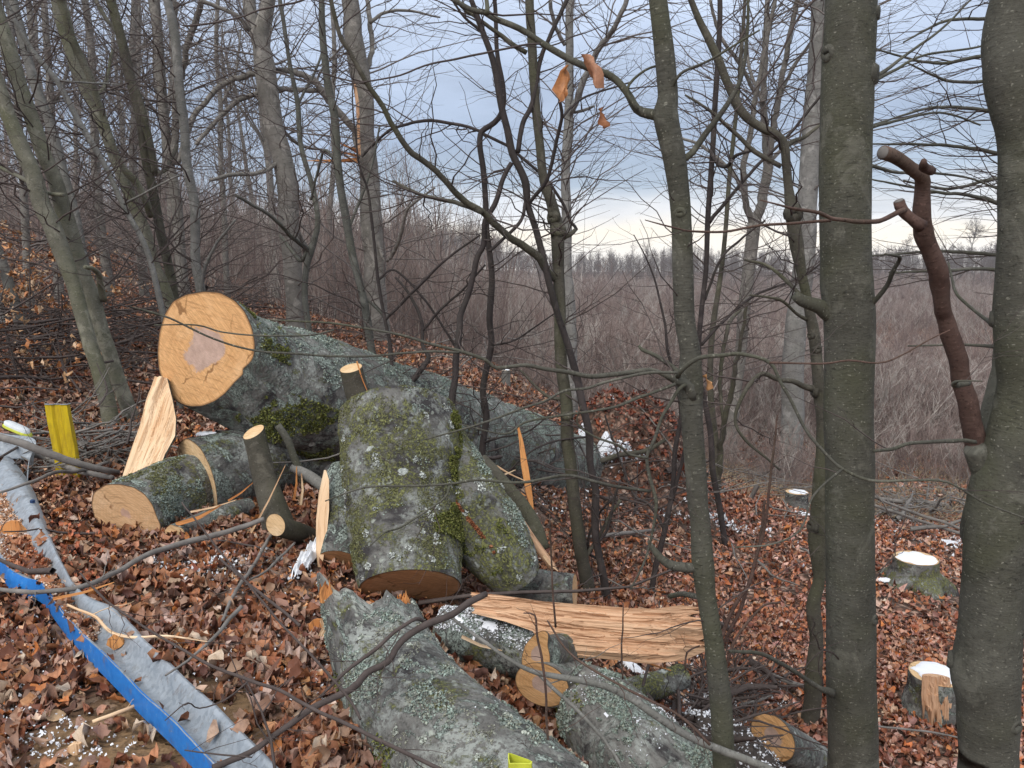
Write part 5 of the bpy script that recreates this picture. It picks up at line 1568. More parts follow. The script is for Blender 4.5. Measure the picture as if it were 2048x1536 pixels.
def snow_on_log(V, i0, i1, th0, th1, thick, seed, name='snow', mat='snow', cov=.0, sc=9.0, e=None, kind='stuff'):
    """snow (or moss, lichen) that follows the bark of a log: V is its ring grid"""
    n, s, _ = V.shape
    A = V[i0:i1]
    cen = A.mean(1, keepdims=True)
    D = norm(A - cen)
    j = np.arange(s)
    th = j / s * 2 * np.pi
    lo, hi = th0, th1
    d = (th - lo) % (2 * np.pi)
    span = (hi - lo) % (2 * np.pi)
    fth = np.clip(np.minimum(d, span - d) / (span * .35), -1, 1) * np.where(d <= span, 1, 0) - np.where(d > span, .5, 0)
    ii = np.linspace(0, 1, len(A))
    fi = np.clip(np.minimum(ii, 1 - ii) * 5, 0, 1)
    f = (fth[None] * fi[:, None] - 1) * .9 + 1.1 * fbm(A * sc, 5, seed) + cov
    t = np.clip((f - .35) * 2.5, 0, 1)
    W_ = A + D * (.001 + t * thick * (1 + .8 * fbm(A * 40, 2, seed + 5)))[..., None]
    keep = f > .35
    m = len(A)
    i = np.arange(m - 1)[:, None] * s
    a = i + j[None]
    b = i + (j[None] + 1) % s
    Fq = np.stack([a, b, b + s, a + s], -1).reshape(-1, 4)
    Fq = Fq[keep.ravel()[Fq].all(1)]
    if not len(Fq):
        return
    used = np.unique(Fq)
    mp = np.full(m * s, -1)
    mp[used] = np.arange(len(used))
    g = Geo()
    g.add(W_.reshape(-1, 3)[used], mp[Fq])
    o = g.obj(name, M[mat], e)
    o['kind'] = 'stuff'
    return o


snow_on_log(V11, 2, len(V11) - 8, math.radians(20), math.radians(170), .010, 3, 'snow', 'snow', .48, 16, e11)
snow_on_log(V8, 5, len(V8) - 20, math.radians(60), math.radians(170), .004, 5, 'snow', 'snow', .12, 26, e8)

# ------------------------------------------------------------------ crushed crash barrier
def metal_mats():
    m, nt, b, L = new_mat('galvanised_steel')
    tc = nd(nt, 'ShaderNodeTexCoord')
    v = tc.outputs['Object']
    n1 = noise(nt, v, 5, 6, .65, .5)
    vo = nd(nt, 'ShaderNodeTexVoronoi', inp={'Scale': 60.0})
    L(v, vo.inputs['Vector'])
    n2 = noise(nt, v, 24, 5, .7)
    c = mixc(nt, rmp(nt, n1, (.3, 0), (.7, 1)), (.26, .30, .34), (.40, .44, .48))
    sc3 = nd(nt, 'ShaderNodeSeparateColor')
    L(vo.outputs['Color'], sc3.inputs[0])
    c = mixc(nt, .30, c, rmp(nt, sc3.outputs[0], (0, (.16, .18, .2)), (1, (.5, .53, .56))))
    n5 = noise(nt, v, 8, 7, .75, .4)
    c = mixc(nt, rmp(nt, n5, (.56, 0), (.66, .65)), c, (.17, .125, .09))
    c = mixc(nt, rmp(nt, n2, (.56, 0), (.7, .5)), c, (.20, .19, .17))
    L(c, b.inputs['Base Color'])
    b.inputs['Metallic'].default_value = .25
    L(rmp(nt, n2, (.3, .42), (.7, .7)), b.inputs['Roughness'])
    bump(nt, b, math_(nt, 'ADD', n2, n1), .35, .01)
    M['steel'] = m
    m, nt, b, L = new_mat('blue_paint')
    tc = nd(nt, 'ShaderNodeTexCoord')
    v = tc.outputs['Object']
    n = noise(nt, v, 30, 6, .7)
    c = mixc(nt, rmp(nt, n, (.3, 0), (.7, 1)), (.015, .14, .46), (.03, .22, .60))
    c = mixc(nt, rmp(nt, n, (.64, 0), (.70, .8)), c, (.30, .34, .38))
    L(c, b.inputs['Base Color'])
    b.inputs['Roughness'].default_value = .45
    M['blue'] = m
    c = mixc(nt, rmp(nt, noise(nt, v, 11, 6, .75), (.58, 0), (.68, .6)), c, (.16, .13, .10))
    L(c, b.inputs['Base Color'])
    m, nt, b, L = new_mat('yellow_paint')
    tc = nd(nt, 'ShaderNodeTexCoord')
    v = tc.outputs['Object']
    n = noise(nt, v, 9, 6, .7, .3, (3, 3, .6))
    c = mixc(nt, rmp(nt, n, (.3, 0), (.6, 1)), (.40, .27, .02), (.66, .48, .015))
    c = mixc(nt, rmp(nt, noise(nt, v, 13, 6, .75), (.60, 0), (.68, .8)), c, (.26, .24, .18))
    L(c, b.inputs['Base Color'])
    b.inputs['Roughness'].default_value = .5
    bump(nt, b, n, .3, .01)
    M['yellow'] = m


metal_mats()
M['lime'] = plain('lime_yellow_paint', (.55, .58, .06), .45, .2, 20)
M['white_plastic'] = plain('white_reflector', (.72, .76, .78), .35, .1, 20)
M['black_bolt'] = plain('dark_blue_bolt', (.03, .06, .14), .4, .2, 20)


def ribbon(stL, stR, hL, hR, n):
    """two pixel lines followed over the ground -> matching 3-D lines"""
    def f(st, hs):
        Q = np.array([G(a, b, h) for (a, b), h in zip(st, hs)])
        q, _ = spline(Q, np.zeros(len(Q)), .05)
        d = np.r_[0, np.cumsum(np.linalg.norm(np.diff(q, axis=0), axis=1))]
        t = np.linspace(0, d[-1], n)
        return np.stack([np.interp(t, d, q[:, k]) for k in range(3)], -1)
    return f(stL, hL), f(stR, hR)


def barrier():
    n = 220
    sr = [(22, 905), (62, 960), (98, 1050), (122, 1110), (165, 1180), (240, 1215), (300, 1280), (365, 1340), (440, 1410), (560, 1530), (680, 1640)]
    sl_ = [(-70, 1010), (-30, 1075), (6, 1120), (22, 1140), (78, 1165), (135, 1235), (205, 1305), (275, 1375), (350, 1445), (440, 1540), (545, 1640)]
    hR = [.12, .12, .12, .12, .12, .12, .13, .13, .13, .13, .13]
    hL = [.10, .10, .11, .12, .13, .13, .13, .13, .13, .13, .13]
    A, B_ = ribbon(sl_, sr, hL, hR, n)
    # profile across from blue lip (0) to outer edge (1): height
    prof = [(-.06, -.085), (-.055, -.05), (-.02, -.012), (0, 0), (.04, -.004), (.12, -.035), (.2, -.055), (.36, -.062), (.50, -.05), (.60, -.02), (.70, .012), (.78, .022), (.86, .015), (.94, -.012), (1.0, -.04), (1.02, -.07)]
    pf = np.array([p[0] for p in prof])
    pz = np.array([p[1] for p in prof])
    up = np.array([0, 0, 1.])
    S = np.linspace(0, 1, n)
    V = A[:, None] * (1 - pf)[None, :, None] + B_[:, None] * pf[None, :, None] + up * pz[None, :, None]
    dent = .008 * fbm(V * np.array([5, 5, 0]) + 3, 2, 4)
    V[..., 2] += dent
    # buckled where it was crushed
    for s0, amp, w in ((.36, -.016, .02), (.415, .010, .02), (.52, -.008, .015), (.30, .010, .02)):
        k = np.exp(-((S - s0) / w) ** 2)[:, None]
        V[..., 2] += amp * k * (1 - np.abs(pf - .35))[None]
    e = empty('crash_barrier', A[n // 2] - np.array([0, 0, .1]), 'crushed galvanised crash barrier with a bright blue edge lying across the leaves', 'crash barrier')
    m = len(pf)

    def sheet(cols, name, mat, th=.004):
        X = V[:, cols]
        k = len(cols)
        nrm = np.cross(np.gradient(X, axis=0), np.gradient(X, axis=1))
        nrm = norm(nrm)
        nrm = nrm * np.sign(nrm[..., 2].mean() + 1e-6)
        Y_ = X - nrm * th
        i = np.arange(n - 1)[:, None] * k + np.arange(k - 1)[None]
        Fq = np.stack([i, i + 1, i + k + 1, i + k], -1).reshape(-1, 4)
        g = Geo()
        g.add(X.reshape(-1, 3), Fq)
        g.add(Y_.reshape(-1, 3), Fq)
        for c in (0, -1):
            j = np.arange(n - 1)
            g.add(np.vstack([X[:, c], Y_[:, c]]), np.stack([j, j + 1, j + 1 + n, j + n], -1))
        for c in (0, -1):
            j = np.arange(k - 1)
            g.add(np.vstack([X[c], Y_[c]]), np.stack([j, j + 1, j + 1 + k, j + k], -1))
        return g.obj(name, M[mat], e)
    # smooth the profile by resampling across
    sheet(list(range(0, 4)), 'blue_flange', 'blue')
    V2 = V[:, 3:]
    t = np.linspace(0, V2.shape[1] - 1, 34)
    i0 = np.minimum(t.astype(int), V2.shape[1] - 2)
    f = (t - i0)
    f = f * f * (3 - 2 * f) * .4 + f * .6
    keep = V
    V = V2[:, i0] * (1 - f)[None, :, None] + V2[:, i0 + 1] * f[None, :, None]
    V[..., 2] += .004 * fbm(V * 14, 3, 31)
    sheet(list(range(34)), 'rail', 'steel')
    # bolt
    c = V[int(n * .24), 24]
    g = Geo()
    a = np.array([c, c + [0, 0, .016], c + [0, 0, .02]])
    tube(g, a, np.array([.016, .016, .010]), 6)
    g.obj('bolt', M['black_bolt'], e, smooth=False)
    return keep, V


BK, BV = barrier()


def barrier_end():
    """the flattened grey end plate with the white and yellow reflector"""
    e = empty('barrier_end_plate', G(20, 900), 'bent grey steel end of the barrier lying by the left edge under a dead branch', 'crash barrier part')
    Q = [G(-60, 925, .16), G(-40, 860, .26), G(10, 868, .24), G(70, 880, .22), (G(58, 925, .12)), G(55, 1000, .09)]
    q, _ = spline(np.array(Q), np.zeros(len(Q)), .03)
    w = np.array([.02, -.10, -.16])
    n = len(q)
    V = np.stack([q + w * f + np.array([0, 0, .02 * math.sin(f * 7)]) for f in np.linspace(0, 1, 9)], 1)
    V[..., 2] += .012 * fbm(V * 7, 2, 3)
    i = np.arange(n - 1)[:, None] * 9 + np.arange(8)[None]
    Fq = np.stack([i, i + 1, i + 10, i + 9], -1).reshape(-1, 4)
    g = Geo()
    g.add(V.reshape(-1, 3), Fq)
    g.add(V.reshape(-1, 3) - np.array([0, .004, .004]), Fq)
    g.obj('steel_plate', M['steel'], e)


barrier_end()


def reflector():
    c = G(35, 862, .22)
    s = c[1] / F
    e = empty('road_reflector', c - np.array([0, 0, .02]), 'white reflector cap with a yellow stripe lying on the bent barrier end', 'reflector')
    for nm, mt, z0, z1, k in (('yellow_base', 'lime', 0, .018, 1.0), ('white_cap', 'white_plastic', .018, .045, .88)):
        g = Geo()
        m = 16
        th = np.arange(m) / m * 2 * np.pi
        ax = 27 * s
        ay = .05
        rot = -.45
        rings = []
        for z, f in ((z0, 1.0), (z1, .95), (z1 + .004, .75), (z1 + .006, .01)):
            x = ax * k * f * np.sign(np.cos(th)) * np.abs(np.cos(th)) ** .6
            y = ay * k * f * np.sign(np.sin(th)) * np.abs(np.sin(th)) ** .6
            rings.append(np.stack([c[0] + x, c[1] + y, c[2] + z + x * rot], -1))
        i = np.arange(3)[:, None] * m
        j = np.arange(m)[None]
        Fq = np.stack([i + j, i + (j + 1) % m, i + m + (j + 1) % m, i + m + j], -1).reshape(-1, 4)
        g.add(np.vstack(rings), Fq)
        g.obj(nm, M[mt], e)


reflector()


def yellow_post():
    c = G(134, 958)
    s = c[1] / F
    h = 155 * s
    w = 45 * s
    e = empty('guide_post', c, 'dented yellow painted steel post standing upright in the leaves', 'post')
    # open sigma profile, 5 mm steel
    pr = np.array([(-.5, .30), (-.5, .02), (-.22, .0), (-.12, .10), (.12, .10), (.22, .0), (.5, .02), (.5, .30)]) * w
    n = 26
    zz = np.linspace(-.15, h, n)
    lean = -.06
    out = []
    for off in (0, .006):
        V = []
        for k, z in enumerate(zz):
            p = pr * (1 - off * 4)
            x = c[0] + p[:, 0] + lean * z + .004 * math.sin(z * 9)
            y = c[1] + p[:, 1] + off + .0 * z
            V.append(np.stack([x, y, np.full(8, c[2] + z)], -1))
        out.append(np.array(V))
    g = Geo()
    i = np.arange(n - 1)[:, None] * 8 + np.arange(7)[None]
    Fq = np.stack([i, i + 1, i + 9, i + 8], -1).reshape(-1, 4)
    for V in out:
        V += (.004 * fbm(V * 12, 2, 5))[..., None]
        g.add(V.reshape(-1, 3), Fq)
    j = np.arange(7)
    g.add(np.vstack([out[0][-1], out[1][-1]]), np.stack([j, j + 1, j + 9, j + 8], -1))
    g.obj('post_profile', M['yellow'], e, smooth=False)
    # bare steel lip along the top
    g = Geo()
    V = [np.array([c[0] + p[0] * 1.01 + lean * h, c[1] + p[1] - .003, c[2] + h + .003]) for p in pr]
    for a in range(7):
        tube(g, np.array([V[a], V[a + 1]]), np.array([.004, .004]), 5)
    g.obj('bare_rim', M['steel'], e)


yellow_post()


def lime_post():
    """open channel post end standing just in front of the camera at the bottom edge"""
    top = P(1040, 1508, 1.55)
    s = 1.55 / F
    e = empty('marker_post', [top[0], top[1], gz(top[0], top[1])], 'lime yellow channel post, only its open top showing at the bottom edge', 'post')
    pr = np.array([(-26, 16), (-26, -4), (-20, -2), (18, 20), (26, 26), (24, 34), (-24, 34)]) * s
    pr[:, 1] *= -1
    k = len(pr)
    zb = float(gz(top[0], top[1])) - .1
    g = Geo()
    for sc_ in (1.0, .9):
        V = []
        for z in (zb, top[2] + .0):
            for p in pr:
                V.append([top[0] + p[0] * sc_, top[1] - p[1] * sc_ * .0 + p[1] * sc_ * 1.0, z])
        j = np.arange(k)
        g.add(V, np.stack([j, (j + 1) % k, (j + 1) % k + k, j + k], -1))
    V = [[top[0] + p[0] * q, top[1] + p[1] * q, top[2]] for q in (1.0, .9) for p in pr]
    j = np.arange(k)
    g.add(V, np.stack([j, (j + 1) % k, (j + 1) % k + k, j + k], -1))
    g.obj('post_profile', M['lime'], e, smooth=False)


lime_post()


# ------------------------------------------------------------------ sawdust in the barrier channel
def sawdust():
    n, m = 120, 16
    S = np.linspace(.02, .60, n)
    N0 = len(BV)
    idx = (S * (N0 - 1)).astype(int)
    A = BV[idx, 3]
    B_ = BV[idx, 15]
    f = np.linspace(0, 1, m)
    V = A[:, None] * (1 - f)[None, :, None] + B_[:, None] * f[None, :, None]
    pf_ = np.array([np.interp(f * 12 + 3, np.arange(34), BV[i, :, 2]) for i in idx])
    hh = .034 * np.sin(np.pi * f)[None] * (1.0 + .9 * fbm(V * 9, 3, 6)) * np.clip((.62 - S) * 8, 0.0, 1)[:, None]
    V[..., 2] = pf_ + hh - .004
    V[..., 2] += .008 * fbm(V * 50, 3, 2)
    i = np.arange(n - 1)[:, None] * m + np.arange(m - 1)[None]
    g = Geo()
    g.add(V.reshape(-1, 3), np.stack([i, i + 1, i + m + 1, i + m], -1).reshape(-1, 4))
    o = g.obj('sawdust', M['sawdust'])
    tag(o, kind='stuff')
    return V


SD = sawdust()


# ------------------------------------------------------------------ small flakes (leaves, chips, snow crumbs)
def flakes(name, pos, size, cols, rng, mat, tilt=.45, detail=True, aspect=.62, kind='stuff', lay=None, thick=0.0, curlk=1.0):
    N = len(pos)
    if detail == 2:
        st, wd, ac = np.array([0, .12, .32, .55, .78, .92, 1.0]), np.array([.08, .55, .95, 1.0, .72, .35, .02]), np.array([-1, -.5, 0, .5, 1.])
    elif detail:
        st, wd, ac = np.array([0, .22, .5, .78, 1.0]), np.array([.10, .82, 1.0, .72, .03]), np.array([-1, 0, 1.])
    else:
        st, wd, ac = np.array([0, .5, 1.0]), np.array([.25, 1.0, .08]), np.array([-1, 0, 1.])
    na_ = len(ac)
    s = (st - .5)[None, :, None]
    a = ac[None, None, :]
    L = size[:, None, None]
    curl = rng.normal(.5, .9, N)[:, None, None] * curlk
    fold = rng.normal(.25, .35, N)[:, None, None] * curlk
    tw = rng.normal(0, .7, N)[:, None, None] * curlk
    wav = rng.normal(0, .13 if detail == 2 else .16, (N, len(st), na_)) * curlk
    x = np.broadcast_to(s * L, (N, len(st), na_))
    y = a * wd[None, :, None] * L * .5 * aspect * (1 + .2 * wav)
    z = (curl * (s * 2) ** 2 * .22 + fold * np.abs(a) * wd[None, :, None] * .45 + .16 * rng.normal(size=N)[:, None, None] * np.sin(s * 9 + a * 3) + tw * s * a * .5) * L + wav * L * .55
    Vl = np.stack([x, y, z], -1).reshape(N, -1, 3)
    yaw = rng.uniform(0, 2 * np.pi, N)
    p = rng.normal(0, tilt, N)
    r = rng.normal(0, tilt, N)
    cy, sy, cp, sp_, cr_, sr = np.cos(yaw), np.sin(yaw), np.cos(p), np.sin(p), np.cos(r), np.sin(r)
    Rm = np.stack([np.stack([cy * cp, cy * sp_ * sr - sy * cr_, cy * sp_ * cr_ + sy * sr], -1),
                   np.stack([sy * cp, sy * sp_ * sr + cy * cr_, sy * sp_ * cr_ - cy * sr], -1),
                   np.stack([-sp_, cp * sr, cp * cr_], -1)], 1)
    V = np.einsum('nij,nkj->nki', Rm, Vl)
    if lay is not None:
        V = V + 0
    V = V + pos[:, None]
    K, m = len(st), na_
    i = (np.arange(K - 1)[:, None] * m + np.arange(m - 1)[None]).ravel()
    q = np.stack([i, i + 1, i + m + 1, i + m], -1)
    Fq = (np.arange(N)[:, None, None] * K * m + q[None]).reshape(-1, 4)
    col = np.repeat(np.c_[cols, np.ones(N)][:, None], K * m, 1).reshape(-1, 4)
    me = mesh_np(name, V.reshape(-1, 3), [Fq], mat, True, {'lcol': col})
    o = bpy.data.objects.new(name, me)
    COL.objects.link(o)
    if kind:
        o['kind'] = kind
    return o


PAL = np.array([(.30, .112, .052), (.40, .165, .078), (.19, .072, .042), (.50, .30, .20), (.58, .40, .29), (.47, .22, .11), (.12, .052, .034), (.50, .18, .055), (.36, .20, .14), (.66, .50, .39), (.43, .26, .195)])
PW = np.array([2.4, 2.2, 1.9, 1.7, 1.15, 1.6, 1.2, .85, 1.7, .5, 1.6])


def leafcols(N, rng, w=PW):
    c = PAL[rng.choice(len(PAL), N, p=w / w.sum())]
    return np.clip(c * rng.uniform(.7, 1.25, (N, 1)) * rng.uniform(.93, 1.07, (N, 3)), 0, 1)


def in_view(p, marg=.12):
    d = p - np.array([0, 0, CAMZ])
    dep = d[:, 1] * CP - d[:, 2] * SP_
    u = d[:, 0] / dep
    v = (d[:, 1] * SP_ + d[:, 2] * CP) / dep
    return (dep > .3) & (np.abs(u) < 1024 / F + marg) & (v > -768 / F - marg)


def on_rail(x, y, m=.0):
    A_ = BV[::5, 0, :2]
    B_ = BV[::5, -1, :2]
    poly = np.vstack([A_, B_[::-1]])
    ins = np.zeros(len(x), bool)
    n = len(poly)
    for i in range(n):
        (x1, y1), (x2, y2) = poly[i], poly[(i + 1) % n]
        k = ((y1 > y) != (y2 > y)) & (x < (x2 - x1) * (y - y1) / (y2 - y1 + 1e-12) + x1)
        ins ^= k
    return ins


def litter():
    rng = np.random.default_rng(5)
    # near, mid and far belts: density falls with distance
    for nm, y0, y1, dens, sz, det in (('leaf_litter', .9, 3.4, 1500, .058, 2), ('leaf_litter', 3.4, 7.0, 860, .057, True), ('leaf_litter', 7.0, 13.0, 360, .064, False), ('leaf_litter', 13.0, 26.0, 70, .085, False)):
        xr = y1 * .95
        N = int((y1 - y0) * 2 * xr * dens)
        x = rng.uniform(-xr, xr, N)
        y = rng.uniform(y0, y1, N)
        z = gz(x, y)
        p = np.stack([x, y, z], -1)
        k = in_view(p)
        k &= ~on_rail(x, y)
        cl = fbm(p * np.array([1.1, 1.1, 0]), 3, 17)
        cl2 = fbm(p * np.array([3.1, 3.1, 0]), 2, 19)
        prob = np.clip(.98 + .9 * cl + .5 * cl2, .3, 1)
        # bare sandy patch and the soil under the barrier
        bd = np.hypot(x - SOIL[0], y - SOIL[1])
        prob = np.where(bd < .5, .12 + 1.2 * np.clip(bd - .25, 0, 1), prob)
        k &= rng.random(N) < prob
        p = p[k]
        N = len(p)
        p[:, 2] += rng.uniform(.0, .035, N) + .02 * np.clip(fbm(p * np.array([4, 4, 0]), 2, 23), -1, 1)
        s = np.clip(rng.normal(sz, sz * .28, N), sz * .4, sz * 1.7)
        c = leafcols(N, rng)
        # drifts: redder on the mound, pinker and paler down the right slope
        m = np.exp(-(np.hypot(p[:, 0] - MND[0], p[:, 1] - MND[1]) / 1.3) ** 4)
        c = c * (1 - m[:, None] * np.array([.30, .58, .62]))
        pk = np.clip((p[:, 0] - .3) / 2, 0, 1) * (1 - m)
        c = c * (1 - pk[:, None]) + (c * np.array([1.20, 1.13, 1.18])) * pk[:, None]
        flakes(nm, p, s, np.clip(c, 0, 1), rng, M['leaf'], .42, det)


litter()


def single_leaves():
    """the largest fallen leaves in front, each its own object"""
    rng = np.random.default_rng(77)
    protos = []
    for i in range(14):
        o = flakes('fallen_leaf', np.zeros((1, 3)), np.array([1.0]), leafcols(1, rng), rng, M['leaf'], .2, 2, .66, None)
        bpy.data.objects.remove(o)
    mes = [m for m in bpy.data.meshes if m.name.startswith('fallen_leaf')]
    cnt = 0
    while cnt < 260:
        px, py = rng.uniform(-10, 1250), rng.uniform(1120, 1560)
        p = G(px, py)
        if p[1] > 4.2 or on_rail(p[:1], p[1:2], .04)[0] or math.hypot(p[0] - SOIL[0], p[1] - SOIL[1]) < .4 and rng.random() < .7:
            continue
        o = bpy.data.objects.new('fallen_leaf', mes[cnt % len(mes)])
        COL.objects.link(o)
        s = rng.uniform(.065, .10)
        o.location = (p[0], p[1], p[2] + .03 + .012 * rng.random())
        o.scale = (s, s, s)
        o.rotation_euler = (rng.normal() * .35, rng.normal() * .35, rng.uniform(0, 6.28))
        tag(o, 'dry brown curled beech leaf lying on top of the foreground litter', 'leaf', 'fallen beech leaves in the foreground')
        cnt += 1


single_leaves()


def crumbs(name, cx, cy, sx, sy, N, size, col, seed, mat='leaf', h=.02, rot=0.0, tilt=.5):
    """snow crumbs or chips scattered about a pixel centre over the ground"""
    rng = np.random.default_rng(seed)
    px = cx + rng.normal(size=N) * sx
    py = cy + rng.normal(size=N) * sy + (px - cx) * rot
    c = G(cx, cy)
    # convert the pixel spread to metres once and scatter in the plane
    a, b = G(cx + 10, cy), G(cx, cy + 10)
    ex, ey = (a - c) / 10, (b - c) / 10
    q = c + (px - cx)[:, None] * ex + (py - cy)[:, None] * ey
    q[:, 2] = gz(q[:, 0], q[:, 1]) + rng.uniform(.004, h, N)
    s = rng.uniform(.5, 1.5, N) * size
    cc = np.clip(np.array(col)[None] * rng.uniform(.85, 1.1, (N, 1)), 0, 1)
    return flakes(name, q, s, cc, rng, M[mat], tilt, False, .9)


SN = (.86, .88, .92)
for k, (a, b, sx, sy, N, sz) in enumerate([(60, 1290, 60, 40, 240, .011), (40, 1440, 50, 50, 260, .011), (140, 1500, 60, 30, 150, .010), (1400, 1440, 45, 40, 900, .022), (1350, 1500, 30, 40, 500, .02),
                                           (450, 1130, 60, 18, 350, .018), (350, 1130, 40, 12, 160, .016), (1100, 1400, 30, 60, 260, .014), (1480, 1510, 60, 25, 500, .014), (700, 1400, 60, 60, 160, .012),
                                           (1440, 1040, 60, 10, 300, .03), (1215, 905, 30, 12, 260, .04), (1830, 1040, 90, 25, 400, .035), (1930, 1085, 30, 6, 160, .04), (1150, 1000, 60, 20, 160, .03), (520, 1250, 120, 90, 260, .012)]):
    crumbs('snow_crumbs', a, b, sx, sy, N, sz, SN, 100 + k, 'snow', .03)
crumbs('wood_chips', 40, 1050, 40, 70, 500, .02, (.75, .45, .27), 131, 'leaf', .10)
crumbs('wood_chips', 700, 1200, 160, 60, 260, .02, (.68, .34, .15), 132, 'leaf', .05)
crumbs('wood_chips', 130, 1150, 50, 40, 260, .02, (.55, .17, .08), 133, 'leaf', .10)
snow_blob('narrow snow strip beside the pale wedge', 622, 1125, 34, 110, 3, .07)
snow_blob('bright snow patch at the foot of the leafy mound', 1195, 915, 70, 16, 4, .06)
snow_blob('small upright snow patch behind the dark sapling by the mound', 1165, 890, 20, 26, 5, .06)
snow_blob('snow strip below the right end of the split plank', 1265, 1345, 80, 26, 6, .04, rot=-.5)
snow_blob('snow cushion on the kerfed log under the huge sawn end', 415, 868, 48, 22, 7, .03, Y=5.45, surf=lambda x, y: P(415, 872, 5.45)[2] + 0 * x - .15 * (x - P(415, 872, 5.45)[0]) ** 2)
snow_blob('snow streak before the wide mossy stump', 1780, 1165, 60, 6, 8, .03)
snow_blob('snow streak on the slope at the far right', 1895, 1088, 50, 6, 9, .04)
snow_blob('thin snow patch by the small distant stump', 1612, 1035, 50, 6, 10, .05)



def strew(V, N, size, cols, seed, name, mat='leaf', i0=0, i1=None, lift=.01, up_only=False, mask=None, th=None, e=None, tilt=.5):
    """flakes lying on a grid surface V (rows, columns, 3)"""
    rng = np.random.default_rng(seed)
    A = V[i0:i1]
    r = rng.integers(0, A.shape[0] - 1, N)
    S_ = A.shape[1]
    if th is None:
        c = rng.integers(0, S_ - 1, N)
    else:
        c = (rng.integers(int(th[0] / 360 * S_), int(th[1] / 360 * S_), N)) % S_
    c2 = (c + 1) % S_
    f = rng.random((N, 1))
    f2 = rng.random((N, 1))
    p = A[r, c] * f * f2 + A[r + 1, c] * (1 - f) * f2 + A[r, c2] * f * (1 - f2) + A[r + 1, c2] * (1 - f) * (1 - f2)
    cen = A.mean(1)[r]
    k = np.ones(N, bool)
    if up_only:
        k &= (p[:, 2] - cen[:, 2]) > .55 * np.linalg.norm(p - cen, axis=1)
    if mask is not None:
        k &= (fbm(p * mask[0], 4, seed) + .25 * fbm(p * mask[0] * 5, 2, seed + 1)) > mask[1]
    p, cen = p[k], cen[k]
    N = len(p)
    if th is None and not up_only:
        p = p + np.array([0, 0, 1.]) * rng.uniform(.0, lift, (N, 1))
    else:
        p = p + norm(p - cen) * rng.uniform(.0, lift, (N, 1))
    cc = np.array(cols)[rng.integers(0, len(cols), N)] * rng.uniform(.75, 1.15, (N, 1))
    o = flakes(name, p, rng.uniform(.5, 1.5, N) * size, np.clip(cc, 0, 1), rng, M[mat], tilt, False, .8)
    if e is not None:
        me = o.data
        a = np.empty(len(me.vertices) * 3, np.float32)
        me.vertices.foreach_get('co', a)
        a = a.reshape(-1, 3) - np.array(e.location, np.float32)
        me.vertices.foreach_set('co', a.ravel())
        o.parent = e
    return o


def rosettes(V, n, rad, col, seed, e, th, i0=0, i1=None):
    rng = np.random.default_rng(seed)
    A = V[i0:i1]
    S_ = A.shape[1]
    P_, C_ = [], []
    for k in range(n):
        r = rng.integers(2, A.shape[0] - 2)
        c = rng.integers(int(th[0] / 360 * S_), int(th[1] / 360 * S_)) % S_
        p = A[r, c]
        cen = A[r].mean(0)
        nn = norm(p - cen)
        t1 = norm(A[r + 1, c] - A[r - 1, c])
        t2 = np.cross(nn, t1)
        m = rng.integers(18, 46)
        rr = rad * rng.uniform(.4, 1.3)
        a, q = rng.uniform(0, 6.28, m), np.sqrt(rng.random(m)) * rr
        P_.append(p + nn * .002 + t1 * (q * np.cos(a))[:, None] + t2 * (q * np.sin(a))[:, None])
        C_.append(np.tile(np.array(col) * rng.uniform(.8, 1.1), (m, 1)))
    P_, C_ = np.vstack(P_), np.clip(np.vstack(C_), 0, 1)
    o = flakes('lichen', P_, rng.uniform(.5, 1.4, len(P_)) * rad * .55, C_, rng, M['crust'], .45, False, .9)
    me = o.data
    a = np.empty(len(me.vertices) * 3, np.float32)
    me.vertices.foreach_get('co', a)
    me.vertices.foreach_set('co', (a.reshape(-1, 3) - np.array(e.location, np.float32)).ravel())
    o.parent = e


MINT = [(.38, .47, .41), (.47, .55, .49), (.30, .38, .33), (.42, .46, .38)]
MOSS = [(.16, .185, .035), (.22, .24, .06), (.10, .12, .03), (.27, .28, .09)]
CRUST = [(.27, .275, .12), (.20, .21, .09), (.33, .34, .18), (.14, .145, .06)]
# forked log: olive crust, bright moss down the seam, white rosettes
strew(V4, 22000, .0065, CRUST, 401, 'moss_crust', 'crust', 2, -2, .003, th=(5, 178), mask=(7, .10), e=e4)
strew(V4, 15000, .011, MOSS, 402, 'moss', 'crust', 8, -20, .014, th=(-14, 62), mask=(5, .02), e=e4, tilt=.9)
strew(V4b, 6000, .010, MOSS, 403, 'moss', 'crust', 20, -8, .010, th=(115, 190), mask=(6, .10), e=e4, tilt=.9)
strew(V4b, 6000, .0065, CRUST, 404, 'moss_crust', 'crust', 10, -2, .003, th=(0, 170), mask=(7, .20), e=e4)
strew(V4b, 7000, .009, MINT, 405, 'lichen', 'crust', 20, -4, .006, th=(10, 110), mask=(6, .16), e=e4, tilt=.7)
strew(V4, 5000, .007, MINT, 406, 'lichen', 'crust', 2, -2, .004, th=(5, 178), mask=(9, .24), e=e4)
rosettes(V4, 34, .020, (.66, .70, .66), 407, e4, (10, 170))
rosettes(V4b, 16, .020, (.66, .70, .66), 408, e4, (10, 160), 30)
strew(V4b, 1500, .013, [(.42, .16, .07), (.52, .24, .12), (.30, .11, .05)], 409, 'torn_bark', 'crust', 28, -8, .006, th=(148, 153), mask=(14, -.12), e=e4, tilt=.7)
